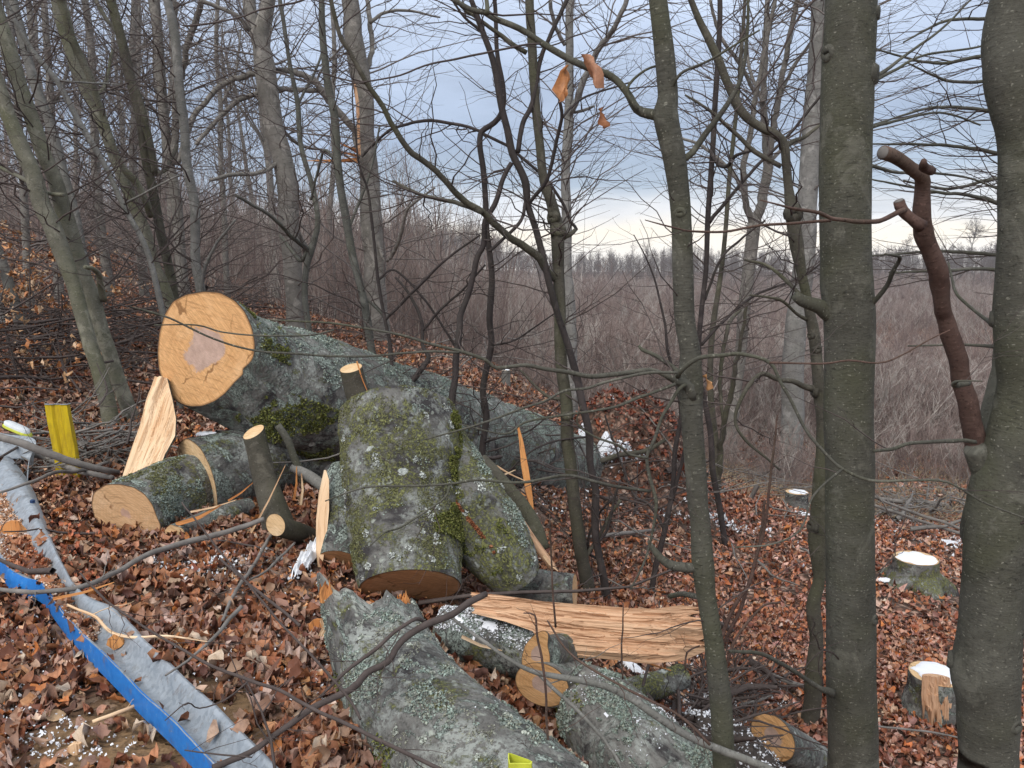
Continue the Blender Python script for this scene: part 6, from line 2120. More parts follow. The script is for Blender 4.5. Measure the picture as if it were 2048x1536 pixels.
# broken foreground log
strew(V7, 30000, .0075, MINT, 411, 'lichen', 'crust', 2, None, .006, th=(5, 200), mask=(7, .27), e=e7, tilt=.6)
strew(V7, 16000, .006, [(.36, .37, .29), (.44, .45, .37), (.30, .31, .23)], 412, 'lichen', 'crust', 2, None, .003, th=(5, 215), mask=(14, .24), e=e7, tilt=.4)
strew(V7, 9000, .009, MOSS, 413, 'moss', 'crust', 20, None, .010, th=(150, 240), mask=(7, .16), e=e7, tilt=.9)
rosettes(V7, 46, .016, (.55, .59, .52), 414, e7, (20, 190))
# lichen-crusted log at the bottom
strew(V8, 26000, .009, MINT, 421, 'lichen', 'crust', 0, None, .008, th=(20, 200), mask=(7, .12), e=e8, tilt=.7)
strew(V8, 6000, .009, MOSS, 422, 'moss', 'crust', 0, None, .010, th=(120, 230), mask=(7, .14), e=e8, tilt=.9)
# kerfed log and the huge trunk
strew(V2, 12000, .009, MINT, 431, 'lichen', 'crust', 3, None, .007, th=(-40, 150), mask=(8, .14), e=e2, tilt=.7)
strew(V2, 9000, .008, CRUST, 432, 'moss_crust', 'crust', 3, None, .004, th=(-60, 120), mask=(7, .10), e=e2)
strew(V1, 26000, .012, MINT, 441, 'lichen', 'crust', 2, None, .008, th=(15, 150), mask=(5, .10), e=e1, tilt=.7)
strew(V1, 16000, .013, MOSS, 442, 'moss', 'crust', 8, 70, .014, th=(-75, -5), mask=(3.5, .06), e=e1, tilt=.9)
strew(V1, 1500, .012, MOSS, 443, 'moss', 'crust', 2, 14, .012, th=(20, 60), mask=(6, .0), e=e1, tilt=.9)
strew(V11, 6000, .009, MINT, 451, 'lichen', 'crust', 0, None, .007, th=(-60, 60), mask=(8, .05), e=e11, tilt=.7)

DUST = [(.78, .50, .33), (.85, .66, .52), (.70, .36, .17), (.88, .78, .70), (.60, .30, .16)]
strew(SD, 5200, .011, DUST, 301, 'sawdust')
strew(SD, 900, .024, DUST, 302, 'wood_chips')
strew(SD, 900, .010, [SN], 303, 'snow_crumbs', 'snow', 30)
strew(SD, 330, .030, [(.52, .17, .08), (.62, .25, .12)], 304, 'wood_chips', 'leaf', 55, 80)
strew(SD, 160, .05, PAL[:6], 305, 'leaf_litter', 'leaf', 50)
strew(BV, 60, .05, PAL[:6], 306, 'leaf_litter', 'leaf', 60)
strew(V11, 6000, .008, [SN], 307, 'snow_crumbs', 'snow', 0, None, .004, True)
strew(V8, 5000, .006, [SN], 308, 'snow_crumbs', 'snow', 0, None, .003, True, mask=(8, .12))
strew(V7, 400, .005, [SN], 309, 'snow_crumbs', 'snow', 0, None, .003, True, mask=(5, .2))

# ------------------------------------------------------------------ wood chips and blocks on the barrier
for k, (px, py, w, lab, hh) in enumerate([(232, 1283, 18, 'orange block of wood standing in the barrier channel', .11), (25, 1060, 24, 'orange curled chip in the sawdust by the left edge', .10), (98, 1165, 16, 'pale square chip in the barrier channel', .09), (150, 1497, 16, 'yellowish chip on the bare soil below the barrier', .02), (640, 1258, 26, 'round orange chip beside the broken log', .04)]):
    c = G(px, py, hh)
    s = w * c[1] / F
    rng = np.random.default_rng(k + 40)
    g = Geo()
    V = []
    for z in (-.5, .5):
        for a in range(7):
            th = a / 7 * 6.283 + rng.normal() * .2
            rr = s * (.8 + .3 * rng.random())
            V.append(c + np.array([math.cos(th) * rr, z * s * .5 + math.cos(th) * s * .1, math.sin(th) * rr]))
    V += [c + np.array([0, -.3 * s, 0]), c + np.array([0, .3 * s, 0])]
    j = np.arange(7)
    g.add(V, [np.stack([j, (j + 1) % 7, (j + 1) % 7 + 7, j + 7], -1), np.stack([j, (j + 1) % 7, np.full(7, 14)], -1), np.stack([j + 7, (j + 1) % 7 + 7, np.full(7, 15)], -1)])
    tag(g.obj('wood_chip', M['split_orange' if k != 3 else 'split_pale'], base=c, smooth=False), lab, 'wood chip')


# ------------------------------------------------------------------ dead sticks and branches on the ground and in front
def stick(label, pts, Y=None, h=None, mat='deadwood', sides=9, seed=1, tw=6, name='dead_branch', leaf=0):
    rng = np.random.default_rng(seed)
    Q, R = [], []
    for i, p in enumerate(pts):
        if Y is None:
            hh = h if not isinstance(h, (list, tuple)) else h[i]
            q = G(p[0], p[1], hh)
        else:
            yy = Y if not isinstance(Y, (list, tuple)) else Y[0] + (Y[1] - Y[0]) * i / (len(pts) - 1)
            q = P(p[0], p[1], yy)
        Q.append(q)
        R.append(p[2] * .82 * q[1] / F)
    Q, R = np.array(Q), np.array(R)
    a, b = spline(Q, R, .03)
    a = a + np.stack([fbm(a * 11, 2, seed + k) for k in range(3)], -1) * .006
    e = empty(name, Q[0], label, 'branch')
    g = Geo()
    tube(g, a, b, sides, .12, 14, seed)
    g.obj('stem', M[mat], e)
    if tw:
        x, r = resample(a, b, 12)
        A, AR = sprout(x[None], r[None], tw, .08, .35, rng, .1, 1, (30, 70), 7, .08, .7, .4, .0012, .14)
        B, BR = sprout(A, AR, tw * 2, .03, .14, rng, .2, 1, (30, 60), 5, .05, .8, .6, .0009, .12)
        g = Geo()
        tubes_batch(g, A, AR, 4)
        tubes_batch(g, B, BR, 3)
        g.obj('twigs', M[mat], e)['kind'] = 'stuff'
    return e


stick('long grey curved branch lying across the barrier towards the stubby cut stem', [(-20, 1176, 5), (40, 1184, 6), (100, 1182, 6), (170, 1172, 6.5), (235, 1142, 6.5), (300, 1108, 7), (370, 1085, 7.5), (430, 1070, 7.5), (490, 1052, 7), (528, 1038, 6)],
      h=[.16, .16, .16, .14, .13, .12, .12, .13, .16, .20], seed=2, tw=5)
stick('thick forked branch laid over the broken log from the bottom edge', [(425, 1536, 9), (500, 1505, 8), (560, 1462, 8), (625, 1415, 9), (700, 1380, 9), (735, 1345, 9), (775, 1325, 8), (800, 1285, 8.5), (850, 1250, 9), (905, 1230, 9), (940, 1205, 9), (972, 1188, 8)], Y=[2.05, 2.75], seed=3, tw=5, mat='twig')
stick('thin fork branching back from the thick branch on the broken log', [(850, 1244, 5), (830, 1237, 5), (800, 1255, 5), (760, 1290, 5), (715, 1325, 5), (690, 1345, 4.5), (640, 1395, 3)], Y=[2.6, 2.35], seed=4, tw=4, mat='twig')
stick('long brown sapling rod slanting from the barrier down across the leaves', [(440, 1118, 3), (500, 1170, 3.5), (545, 1205, 4), (600, 1250, 4)], h=[.14, .14, .14, .16], seed=5, tw=4, mat='twig')
stick('dark rod crossing low in front from the left middle to the bottom', [(160, 1145, 2.2), (200, 1190, 3), (260, 1235, 3), (340, 1285, 3.4), (420, 1330, 4), (500, 1360, 4.4), (560, 1380, 4.6), (640, 1425, 5), (700, 1452, 5), (780, 1490, 5.4), (880, 1540, 5.4), (940, 1560, 5)], Y=[2.25, 1.75], seed=6, tw=9, mat='twig')
stick('straight thin rod sloping past the broken log to the bottom', [(365, 1005, 2), (400, 1050, 2.4), (450, 1115, 2.6), (520, 1195, 3), (580, 1265, 3), (640, 1330, 3.4), (700, 1400, 3.6), (720, 1440, 3.6)], Y=[2.5, 2.1], seed=7, tw=5, mat='twig')
stick('smooth grey branch sagging across the sawn rounds to the slim beech foot', [(885, 1222, 3.5), (950, 1270, 4.5), (1020, 1320, 5), (1075, 1345, 7), (1130, 1355, 8), (1190, 1366, 9), (1250, 1390, 10), (1310, 1430, 10), (1380, 1475, 10), (1440, 1500, 10), (1520, 1530, 10), (1600, 1570, 9)], Y=[2.75, 2.45], seed=8, tw=4, mat='left_bark_grey')
stick('thin branch dropping from the sagging branch to the bottom edge', [(1075, 1345, 5.5), (1110, 1380, 5), (1160, 1425, 5), (1200, 1470, 5), (1235, 1520, 4.5), (1250, 1560, 4)], Y=[2.68, 2.4], seed=9, tw=5, mat='left_bark_grey')
stick('reddish bramble stem crossing in front of the split plank', [(1095, 1240, 2.4), (1130, 1295, 3), (1170, 1330, 3.2), (1240, 1370, 3.4), (1300, 1400, 3.6), (1370, 1440, 3.8), (1420, 1490, 4)], Y=[2.6, 2.35], seed=10, tw=5, mat='red_bark')
stick('upright reddish shoot before the left part of the split plank', [(1112, 1255, 3), (1106, 1180, 2.6), (1102, 1100, 2.2), (1098, 1030, 1.6)], Y=[2.8, 2.7], seed=11, tw=1, mat='red_bark')
stick('upright bent shoot rising before the crescent sawn end', [(1110, 1560, 3), (1095, 1470, 3.2), (1092, 1400, 3.4), (1085, 1330, 3.4), (1075, 1270, 3.2), (1070, 1230, 2.6), (1048, 1225, 1.8)], Y=[2.3, 2.3], seed=12, tw=6, mat='red_bark')
stick('thin upright shoot before the middle of the split plank', [(1246, 1358, 2.4), (1243, 1300, 2.4), (1246, 1250, 2), (1247, 1205, 1.4)], Y=[2.9, 2.9], seed=13, tw=2, mat='red_bark')
stick('thin upright shoot before the right part of the split plank', [(1370, 1340, 2.4), (1374, 1305, 2.4), (1400, 1290, 2)], Y=[2.8, 2.8], seed=14, tw=1, mat='red_bark')
stick('bunch of reddish stems rising beside the slim grey beech, longest one', [(1430, 1340, 4), (1445, 1270, 5), (1470, 1210, 5), (1500, 1165, 4.6), (1512, 1115, 4.4), (1530, 1050, 4), (1540, 960, 3.4), (1548, 890, 2.8), (1555, 830, 2)], Y=[4.4, 4.5], seed=15, tw=9, mat='red_bark')
stick('second wavy stem of the reddish bunch beside the slim beech', [(1445, 1290, 4.4), (1480, 1220, 4.4), (1505, 1140, 4.2), (1520, 1080, 4), (1530, 1000, 3)], Y=[4.45, 4.6], seed=16, tw=4, mat='red_bark')
stick('third stem of the reddish bunch, bending over to the right', [(1450, 1340, 4), (1470, 1280, 3.8), (1500, 1240, 3.4), (1530, 1210, 3), (1560, 1205, 2.4)], Y=[4.4, 4.5], seed=17, tw=4, mat='red_bark')
stick('thick dead branch resting against the yellow post', [(-20, 870, 9), (40, 885, 10), (90, 905, 10), (150, 925, 9), (210, 940, 8), (235, 945, 7)], h=[.42, .40, .34, .26, .16, .1], seed=18, tw=8)
stick('thin dead branch under the thick one by the yellow post', [(0, 985, 3), (60, 965, 4), (110, 945, 4.5), (160, 942, 5), (215, 925, 4)], h=[.2, .22, .2, .15, .1], seed=19, tw=8)
stick('dark limb lying behind the yellow post', [(40, 905, 6), (90, 915, 7), (150, 940, 7), (225, 955, 6)], h=.1, seed=20, tw=6)
stick('crooked stick running down the leaves from the stubby cut stem', [(545, 1065, 3.5), (530, 1090, 4.5), (508, 1130, 4.6), (480, 1170, 4.8), (460, 1205, 4.6), (445, 1240, 4)], h=.07, seed=21, tw=5)
stick('second crooked stick beside the first on the leaves', [(590, 1085, 3), (560, 1115, 3.5), (535, 1140, 3.2), (500, 1160, 2.6)], h=.07, seed=22, tw=3)
stick('pale bent twig lying in the barrier channel', [(135, 1210, 3), (190, 1235, 4), (225, 1265, 4), (270, 1275, 4), (330, 1272, 3), (420, 1285, 1.5)], h=.14, seed=23, tw=3, mat='split_pale')
stick('pale root-like stick on the soil below the barrier', [(185, 1445, 5), (225, 1430, 6), (262, 1415, 5), (290, 1400, 4)], h=.05, seed=24, tw=2, mat='split_pale')
stick('small twig with buds over the barrier near the bottom', [(370, 1500, 1.6), (420, 1508, 2.2), (470, 1512, 2.4), (505, 1515, 2)], Y=[1.9, 1.9], seed=25, tw=4, mat='twig')
stick('thin forked twig above the barrier at the lower centre', [(330, 1440, 1.4), (375, 1405, 1.8), (400, 1415, 1.8), (450, 1400, 2), (500, 1360, 2.6)], Y=[2.0, 2.2], seed=26, tw=4, mat='twig')
stick('dead limb on the leafy slope behind the dark sapling', [(1150, 1075, 3.5), (1200, 1072, 5), (1260, 1065, 5), (1310, 1060, 4)], h=.06, seed=27, tw=5)
stick('snow-flecked limb leaning down from the leafy mound', [(1195, 925, 7), (1240, 910, 7), (1290, 902, 6), (1330, 880, 4)], h=[.1, .16, .2, .2], seed=28, tw=6, mat='mossy_bark')
stick('dark dead branch on the leaves between slim beech and crooked tree', [(1500, 1335, 3), (1540, 1348, 5), (1580, 1365, 6), (1620, 1375, 5)], h=.06, seed=29, tw=5)
stick('short dark stick on the leaves left of the crooked tree', [(1480, 1410, 4), (1520, 1400, 4), (1545, 1390, 2.6)], h=.06, seed=30, tw=2)
stick('pale fallen branch crossing the slope between the right trunks', [(1745, 1010, 4), (1790, 1025, 4), (1850, 1045, 4), (1930, 1070, 4)], h=.2, seed=31, tw=12)
stick('dark fallen branch above the pale one between the right trunks', [(1760, 1000, 3), (1840, 1030, 4), (1890, 1045, 4), (1935, 1065, 3)], h=.35, seed=32, tw=12)
stick('long thin twig low between the right trunks', [(1750, 1452, 2.4), (1800, 1457, 2.6), (1870, 1465, 2.6), (1930, 1478, 2.2)], h=.12, seed=33, tw=4)
stick('reddish rod among the snow at the bottom beside the slim beech', [(1330, 1480, 4.5), (1370, 1500, 5.5), (1420, 1525, 6), (1460, 1545, 6)], h=[.2, .2, .2, .2], seed=34, tw=4, mat='red_bark')
stick('reddish twig hanging from the top over the right half of the sky', [(1640, -10, 3), (1600, 30, 2.6), (1560, 110, 2.2), (1500, 190, 1.8), (1440, 250, 1.2)], Y=[2.4, 2.5], seed=36, tw=4, mat='twig')
stick('slanting twig crossing the top left sky', [(620, -8, 2.6), (590, 5, 2.4), (520, 20, 2.2), (470, 38, 2), (380, 52, 2.4), (360, 48, .8)], Y=[2.6, 2.4], seed=37, tw=2, mat='twig')
stick('thin twig drooping across the sky from the slim beech limb', [(1080, 88, 2.6), (1040, 92, 2.6), (980, 105, 2.6), (900, 120, 2.4), (850, 130, 2.2), (800, 148, 2), (740, 160, 1.8), (670, 172, 1.4)], Y=[2.55, 2.4], seed=38, tw=5, mat='twig')


# brush piles: nobody could count the sticks
def brush(px, py, sx, sy, N, seed, h=.5, mat='deadwood', L=(.5, 1.8), name='brush_pile'):
    rng = np.random.default_rng(seed)
    c = G(px, py)
    a, b = G(px + 10, py), G(px, py + 4)
    q = c + (rng.normal(size=N) * sx / 10)[:, None] * (a - c) + (rng.normal(size=N) * sy / 4)[:, None] * (b - c)
    q[:, 2] = gz(q[:, 0], q[:, 1]) + np.abs(rng.normal(size=N)) * h * .5
    d = norm(rng.normal(size=(N, 3)) * np.array([1, .8, .22]))
    K = 6
    PL = [q]
    Ln = rng.uniform(*L, N)[:, None]
    for k in range(1, K):
        d = norm(d + rng.normal(size=(N, 3)) * .16)
        PL.append(PL[-1] + d * Ln / K)
    PL = np.stack(PL, 1)
    gzv = gz(PL[..., 0], PL[..., 1])
    PL[..., 2] = np.maximum(PL[..., 2], gzv + .01)
    RL = (rng.uniform(.004, .016, N) * (1 + (rng.random(N) < .06) * 2))[:, None] * np.linspace(1, .35, K)
    g = Geo()
    tubes_batch(g, PL, RL, 4)
    B, BR = sprout(PL, RL, N * 2, .15, .5, rng, .2, 1, (30, 70), 5, .1, .8, .5, .003, .14)
    tubes_batch(g, B, BR, 3)
    o = g.obj(name, M[mat])
    o['kind'] = 'stuff'
    return o


brush(960, 715, 75, 22, 420, 1, .7)
brush(1060, 730, 60, 18, 260, 2, .6)
brush(1850, 1030, 90, 22, 150, 3, .3)
brush(1500, 985, 70, 22, 90, 4, .3)
brush(120, 700, 110, 60, 260, 5, .5, 'twig')
brush(640, 640, 120, 25, 260, 6, .6, 'twig')
brush(420, 640, 80, 25, 180, 7, .5, 'twig')
brush(180, 920, 60, 22, 90, 8, .25, 'deadwood', (.3, 1.0))
brush(1000, 950, 60, 40, 80, 9, .4, 'twig', (.3, 1.0))
brush(1470, 1440, 60, 50, 90, 10, .15, 'twig', (.2, .8))
brush(1380, 1450, 50, 40, 70, 11, .2, 'twig', (.2, .8))
brush(1280, 1020, 80, 30, 50, 12, .3, 'twig', (.3, .9))



def dry_grass():
    rng = np.random.default_rng(8)
    M['straw'] = plain('dry_grass', (.40, .31, .20), .9, .3, 4)
    N = 9000
    Y = rng.uniform(11.5, 26, N)
    px = rng.uniform(1380, 2150, N)
    x = (px - 1024) / F * Y
    k = fbm(np.stack([x * .5, Y * .5, x * 0], -1), 3, 12) > -.02
    x, Y = x[k], Y[k]
    n = len(x)
    q = np.stack([x, Y, gz(x, Y)], -1)
    d = norm(np.stack([rng.normal(size=n) * .5, rng.normal(size=n) * .5, np.ones(n)], -1))
    PL = [q]
    for j in range(3):
        d = norm(d + np.stack([rng.normal(size=n) * .3, rng.normal(size=n) * .3, np.full(n, -.25)], -1))
        PL.append(PL[-1] + d * rng.uniform(.05, .14, n)[:, None])
    g = Geo()
    tubes_batch(g, np.stack(PL, 1), np.full((n, 1), .0045) * np.array([[1, .9, .7, .3]]), 3)
    g.obj('dry_grass', M['straw'])['kind'] = 'stuff'


dry_grass()
# ------------------------------------------------------------------ dirt heap with snow in front of the small log
def dirt_heap():
    c = G(1470, 1530)
    n = 50
    u = np.linspace(-1, 1, n)
    X, Yg = np.meshgrid(u, u)
    r = np.hypot(X, Yg) * (1 + .25 * fbm(np.stack([X * 2, Yg * 2, X * 0], -1), 3, 3))
    h = .26 * np.clip(1 - r ** 1.6, 0, 1)
    wx, wy = c[0] + X * .36, c[1] + Yg * .40
    V = np.stack([wx, wy, gz(wx, wy) - .02 + h + .05 * h / .26 * fbm(np.stack([X * 9, Yg * 9, X * 0], -1), 4, 5)], -1)
    i = np.arange(n - 1)[:, None] * n + np.arange(n - 1)[None]
    g = Geo()
    g.add(V.reshape(-1, 3), np.stack([i, i + 1, i + n + 1, i + n], -1).reshape(-1, 4))
    M['dirt'] = plain('dark_dirt', (.09, .075, .065), .95, .4, 25, bmp=1.0, bd=.03)
    o = g.obj('dirt_heap', M['dirt'])
    o['kind'] = 'stuff'
    rng = np.random.default_rng(4)
    k = rng.choice(n * n, 1500)
    Vp = V.reshape(-1, 3)[k] + rng.normal(size=(1500, 3)) * .01
    flakes('snow_crumbs', Vp + np.array([0, 0, .008]), rng.uniform(.006, .022, 1500), np.tile(np.array(SN), (1500, 1)), rng, M['snow'], .5, False, .9)


dirt_heap()

# earth face under the bark by the mound: exposed dark hollows are left to the ground relief


# ------------------------------------------------------------------ leafy beech saplings on the left slope
def leafy(px, py, h, seed, label, nl=90, Yk=None, w=.6):
    rng = np.random.default_rng(seed)
    c = G(px, py)
    e = empty('leafy_sapling', c, label, 'sapling', 'saplings holding their dry leaves')
    n = 8
    st = c + np.stack([np.linspace(0, .25 * h * rng.normal(), n), np.zeros(n), np.linspace(-.05, h, n)], -1)
    R = np.linspace(.014, .004, n)
    g = Geo()
    tube(g, st, R, 7, .1)
    g.obj('stem', M['twig'], e)
    A, AR = sprout(st[None], R[None], 16, .4 * w, 1.2 * w, rng, .15, 1, (50, 85), 7, .05, .5, .5, .003, .12)
    B, BR = sprout(A, AR, 50, .15, .45, rng, .3, 1, (30, 60), 5, .0, .5, .6, .0018, .12)
    g = Geo()
    tubes_batch(g, A, AR, 4)
    tubes_batch(g, B, BR, 3)
    g.obj('twigs', M['twig'], e)['kind'] = 'stuff'
    k = rng.choice(len(B), nl)
    pos = B[k, rng.integers(2, 5, nl)] + rng.normal(size=(nl, 3)) * .02
    cols = np.clip(np.array([(.62, .30, .13), (.70, .42, .22), (.55, .22, .08), (.72, .50, .32)])[rng.choice(4, nl)] * rng.uniform(.8, 1.15, (nl, 1)), 0, 1)
    o = flakes('leaves', pos - c, rng.uniform(.05, .09, nl), cols, rng, M['leaf'], .9, False, .5, None)
    o.parent = e
    o['kind'] = 'stuff'


leafy(60, 690, 1.3, 1, 'sapling with pale orange leaves, largest of those left of the leaning pair', 170, w=1.0)
leafy(120, 680, 1.0, 2, 'sapling with orange leaves touching the leaning pair of trunks', 120, w=.9)
leafy(80, 640, 1.1, 3, 'sapling with tan leaves higher up the left slope', 110, w=.9)
leafy(140, 780, .6, 4, 'low sapling with rusty leaves at the foot of the left slope', 70, w=.8)
leafy(40, 760, .7, 5, 'low sapling with reddish leaves by the left edge', 80, w=.8)
leafy(850, 665, .9, 6, 'distant sapling with bright orange leaves before the brush', 90, w=1.1)
leafy(1080, 690, .8, 7, 'distant sapling with orange leaves behind the olive trunk', 80, w=1.0)
leafy(60, 565, 1.6, 8, 'far sapling with pinkish leaves high on the left slope', 110, w=1.2)
leafy(240, 600, 1.2, 9, 'sapling with a few pink leaves behind the trunk pair', 70, w=1.1)
leafy(1420, 740, 1.0, 10, 'sapling with rusty leaves behind the slim grey beech', 90, w=1.0)


# ------------------------------------------------------------------ prototypes for repeated background trees
def forest_tree_mesh(seed, H, r0, crown0, n1, n2, n3, rmin, twmat, barkmat, fork=2):
    rng = np.random.default_rng(seed)
    n = 10
    t = np.linspace(0, 1, n)
    lean = rng.normal(size=2) * .06 * H
    Q = np.stack([lean[0] * t ** 1.3 + .012 * H * np.cumsum(rng.normal(size=n)) * t, lean[1] * t + .012 * H * np.cumsum(rng.normal(size=n)) * t, H * t - .3], -1)
    R = r0 * (1 - .85 * t) + .01
    g = Geo()
    a, b = spline(Q, R, H / 40)
    tube(g, a, b, 9, .08, 2, seed)
    A, AR = sprout(Q[None], R[None], n1, .15 * H, .42 * H, rng, crown0, 1, (25, 55), 8, .35, .8, .62, rmin * 2, .10, .3)
    tubes_batch(g, A, AR, 5)
    B, BR = sprout(A, AR, n2, .05 * H, .17 * H, rng, .2, 1, (30, 60), 7, .18, .8, .6, rmin * 1.3, .12, .4)
    C, CR = sprout(B, BR, n3, .02 * H, .075 * H, rng, .2, 1, (30, 60), 5, .12, .8, .7, rmin, .12, .6)
    g2 = Geo()
    tubes_batch(g2, B, BR, 3)
    tubes_batch(g2, C, CR, 3)
    V = np.concatenate(g.V)
    tr = mesh_np('trunk', V, [np.concatenate([f for f in g.F if f.shape[1] == 4]), np.concatenate([f for f in g.F if f.shape[1] == 3])], M[barkmat], True, {'bco': np.concatenate(g.B)})
    cr_ = mesh_np('crown', np.concatenate(g2.V), [np.concatenate(g2.F)], M[twmat], True, {'bco': np.concatenate(g2.B)})
    return tr, cr_


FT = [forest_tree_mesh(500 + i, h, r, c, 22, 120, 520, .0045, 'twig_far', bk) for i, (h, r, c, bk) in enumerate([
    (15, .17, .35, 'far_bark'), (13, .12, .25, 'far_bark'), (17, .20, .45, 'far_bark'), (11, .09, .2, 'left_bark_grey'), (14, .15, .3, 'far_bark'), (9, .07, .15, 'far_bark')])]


def place_trees():
    rng = np.random.default_rng(99)
    spots = []
    # left slope behind the pile and a looser belt in the middle distance
    tries = 0
    while len(spots) < 70 and tries < 5000:
        tries += 1
        z = rng.random()
        if z < .42:
            Y = rng.uniform(22, 65)
            px = rng.uniform(-250, 560)
        elif z < .72:
            Y = rng.uniform(34, 95)
            px = rng.uniform(430, 1000)
        else:
            Y = rng.uniform(170, 260)
            px = rng.uniform(1000, 2150)
        x = (px - 1024) / F * Y
        if all((x - a) ** 2 + (Y - b) ** 2 > (1.6 + Y * .02) ** 2 for a, b, _ in spots):
            spots.append((x, Y, z))
    for i, (x, y, z) in enumerate(spots):
        tr, cr_ = FT[i % len(FT)]
        s = rng.uniform(.75, 1.15) * (.62 if .42 < z < .72 else 1.0) * (.62 if z > .72 else 1)
        lab, grp = ('bare grey beech standing in the dim wood behind the left trunks', 'bare beeches in the left wood') if z < .42 else \
            (('slender bare tree standing above the thicket in the centre distance', 'bare trees above the thicket') if z < .72 else ('bare tree on the far valley side', 'bare trees on the far valley side'))
        e = empty('beech_tree', (x, y, float(gz(x, y))), lab, 'tree', grp)
        e.scale = (s, s, s)
        e.rotation_euler = (0, 0, rng.uniform(0, 6.28))
        for nm, me in (('trunk', tr), ('crown', cr_)):
            o = bpy.data.objects.new(nm, me)
            COL.objects.link(o)
            o.parent = e
            if nm == 'crown':
                o['kind'] = 'stuff'


place_trees()


# far spreading oaks on the ridge at the right
def ridge_tree(px, Y, H, seed, label, ptop):
    tr, cr_ = forest_tree_mesh(seed, H, .22, .25, 34, 200, 900, .022, 'twig_far', 'far_bark')
    x = (px - 1024) / F * Y
    top = P(px, ptop, Y)[2]
    z = float(gz(x, Y))
    s = (top - z) / H / 1.04
    e = empty('ridge_tree', (x, Y, z), label, 'tree')
    e.scale = (s * 1.15, s * 1.15, s)
    for nm, me in (('trunk', tr), ('crown', cr_)):
        o = bpy.data.objects.new(nm, me)
        COL.objects.link(o)
        o.parent = e


ridge_tree(1925, 235, 16, 701, 'broad round-crowned bare tree on the far ridge, right of the sawn limb', 445)
ridge_tree(1985, 240, 15, 702, 'smaller bare tree on the far ridge close to the massive trunk', 470)
ridge_tree(1800, 250, 15, 703, 'lone bare tree on the far ridge between the upright trunk and the sawn limb', 478)


# ------------------------------------------------------------------ thicket and far wood (masses)
def gn_scatter(name, protos, pos, rot, scl, kind='stuff'):
    pc = bpy.data.collections.new(name + '_sources')
    for i, me in enumerate(protos):
        o = bpy.data.objects.new('%s_source' % name, me)
        pc.objects.link(o)
    N = len(pos)
    me = bpy.data.meshes.new(name)
    me.vertices.add(N)
    me.vertices.foreach_set('co', np.asarray(pos, np.float32).ravel())
    for k, a, t in (('rot', rot, 'FLOAT_VECTOR'), ('scl', scl, 'FLOAT_VECTOR')):
        at = me.attributes.new(k, t, 'POINT')
        at.data.foreach_set('vector', np.asarray(a, np.float32).ravel())
    at = me.attributes.new('pick', 'INT', 'POINT')
    at.data.foreach_set('value', (np.arange(N) % len(protos)).astype(np.int32))
    o = bpy.data.objects.new(name, me)
    COL.objects.link(o)
    ng = bpy.data.node_groups.new(name, 'GeometryNodeTree')
    ng.interface.new_socket('Geometry', in_out='INPUT', socket_type='NodeSocketGeometry')
    ng.interface.new_socket('Geometry', in_out='OUTPUT', socket_type='NodeSocketGeometry')
    gi = ng.nodes.new('NodeGroupInput')
    go = ng.nodes.new('NodeGroupOutput')
    ip = ng.nodes.new('GeometryNodeInstanceOnPoints')
    ci = ng.nodes.new('GeometryNodeCollectionInfo')
    ci.inputs['Collection'].default_value = pc
    ci.inputs['Separate Children'].default_value = True
    ci.inputs['Reset Children'].default_value = True
    ip.inputs['Pick Instance'].default_value = True

    def na(nm, t):
        x = ng.nodes.new('GeometryNodeInputNamedAttribute')
        x.data_type = t
        x.inputs['Name'].default_value = nm
        return x.outputs['Attribute']
    L = ng.links.new
    L(gi.outputs[0], ip.inputs['Points'])
    L(ci.outputs[0], ip.inputs['Instance'])
    L(na('pick', 'INT'), ip.inputs['Instance Index'])
    L(na('rot', 'FLOAT_VECTOR'), ip.inputs['Rotation'])
    L(na('scl', 'FLOAT_VECTOR'), ip.inputs['Scale'])
    L(ip.outputs[0], go.inputs[0])
    md = o.modifiers.new('scatter', 'NODES')
    md.node_group = ng
    o['kind'] = kind
    return o


def sapling_mesh(seed, H=4.0, rmin=.004, n1=12, n2=46, mat='thicket', spread=.0):
    rng = np.random.default_rng(seed)
    n = 7
    t = np.linspace(0, 1, n)
    st, sr = [], []
    for k in range(3):
        l = rng.normal(size=2) * (.10 + .2 * spread) * H
        off = rng.normal(size=2) * (.25 + .3 * spread) * (k > 0)
        st.append(np.stack([off[0] + l[0] * t + .05 * np.cumsum(rng.normal(size=n)) * t, off[1] + l[1] * t + .05 * np.cumsum(rng.normal(size=n)) * t, H * t * (1 if k == 0 else .75) - .1], -1))
        sr.append((.020 if k == 0 else .012) * (1 - .75 * t))
    st, sr = np.array(st), np.array(sr)
    A, AR = sprout(st, sr, n1 * 2, .15 * H, .36 * H, rng, .1, 1, (22, 45 + 20 * spread), 6, .45 - .15 * spread, .9, .6, rmin, .08 + .04 * spread, .4)
    B, BR = sprout(A, AR, n2 * 2, .05 * H, .15 * H, rng, .1, 1, (25, 50), 4, .3, .9, .7, rmin * .8, .1, .5)
    g = Geo()
    tubes_batch(g, st, sr, 4)
    tubes_batch(g, A, AR, 3)
    tubes_batch(g, B, BR, 3)
    return mesh_np('thicket_sapling', np.concatenate(g.V), [np.concatenate(g.F)], M[mat], True, {'bco': np.concatenate(g.B)})


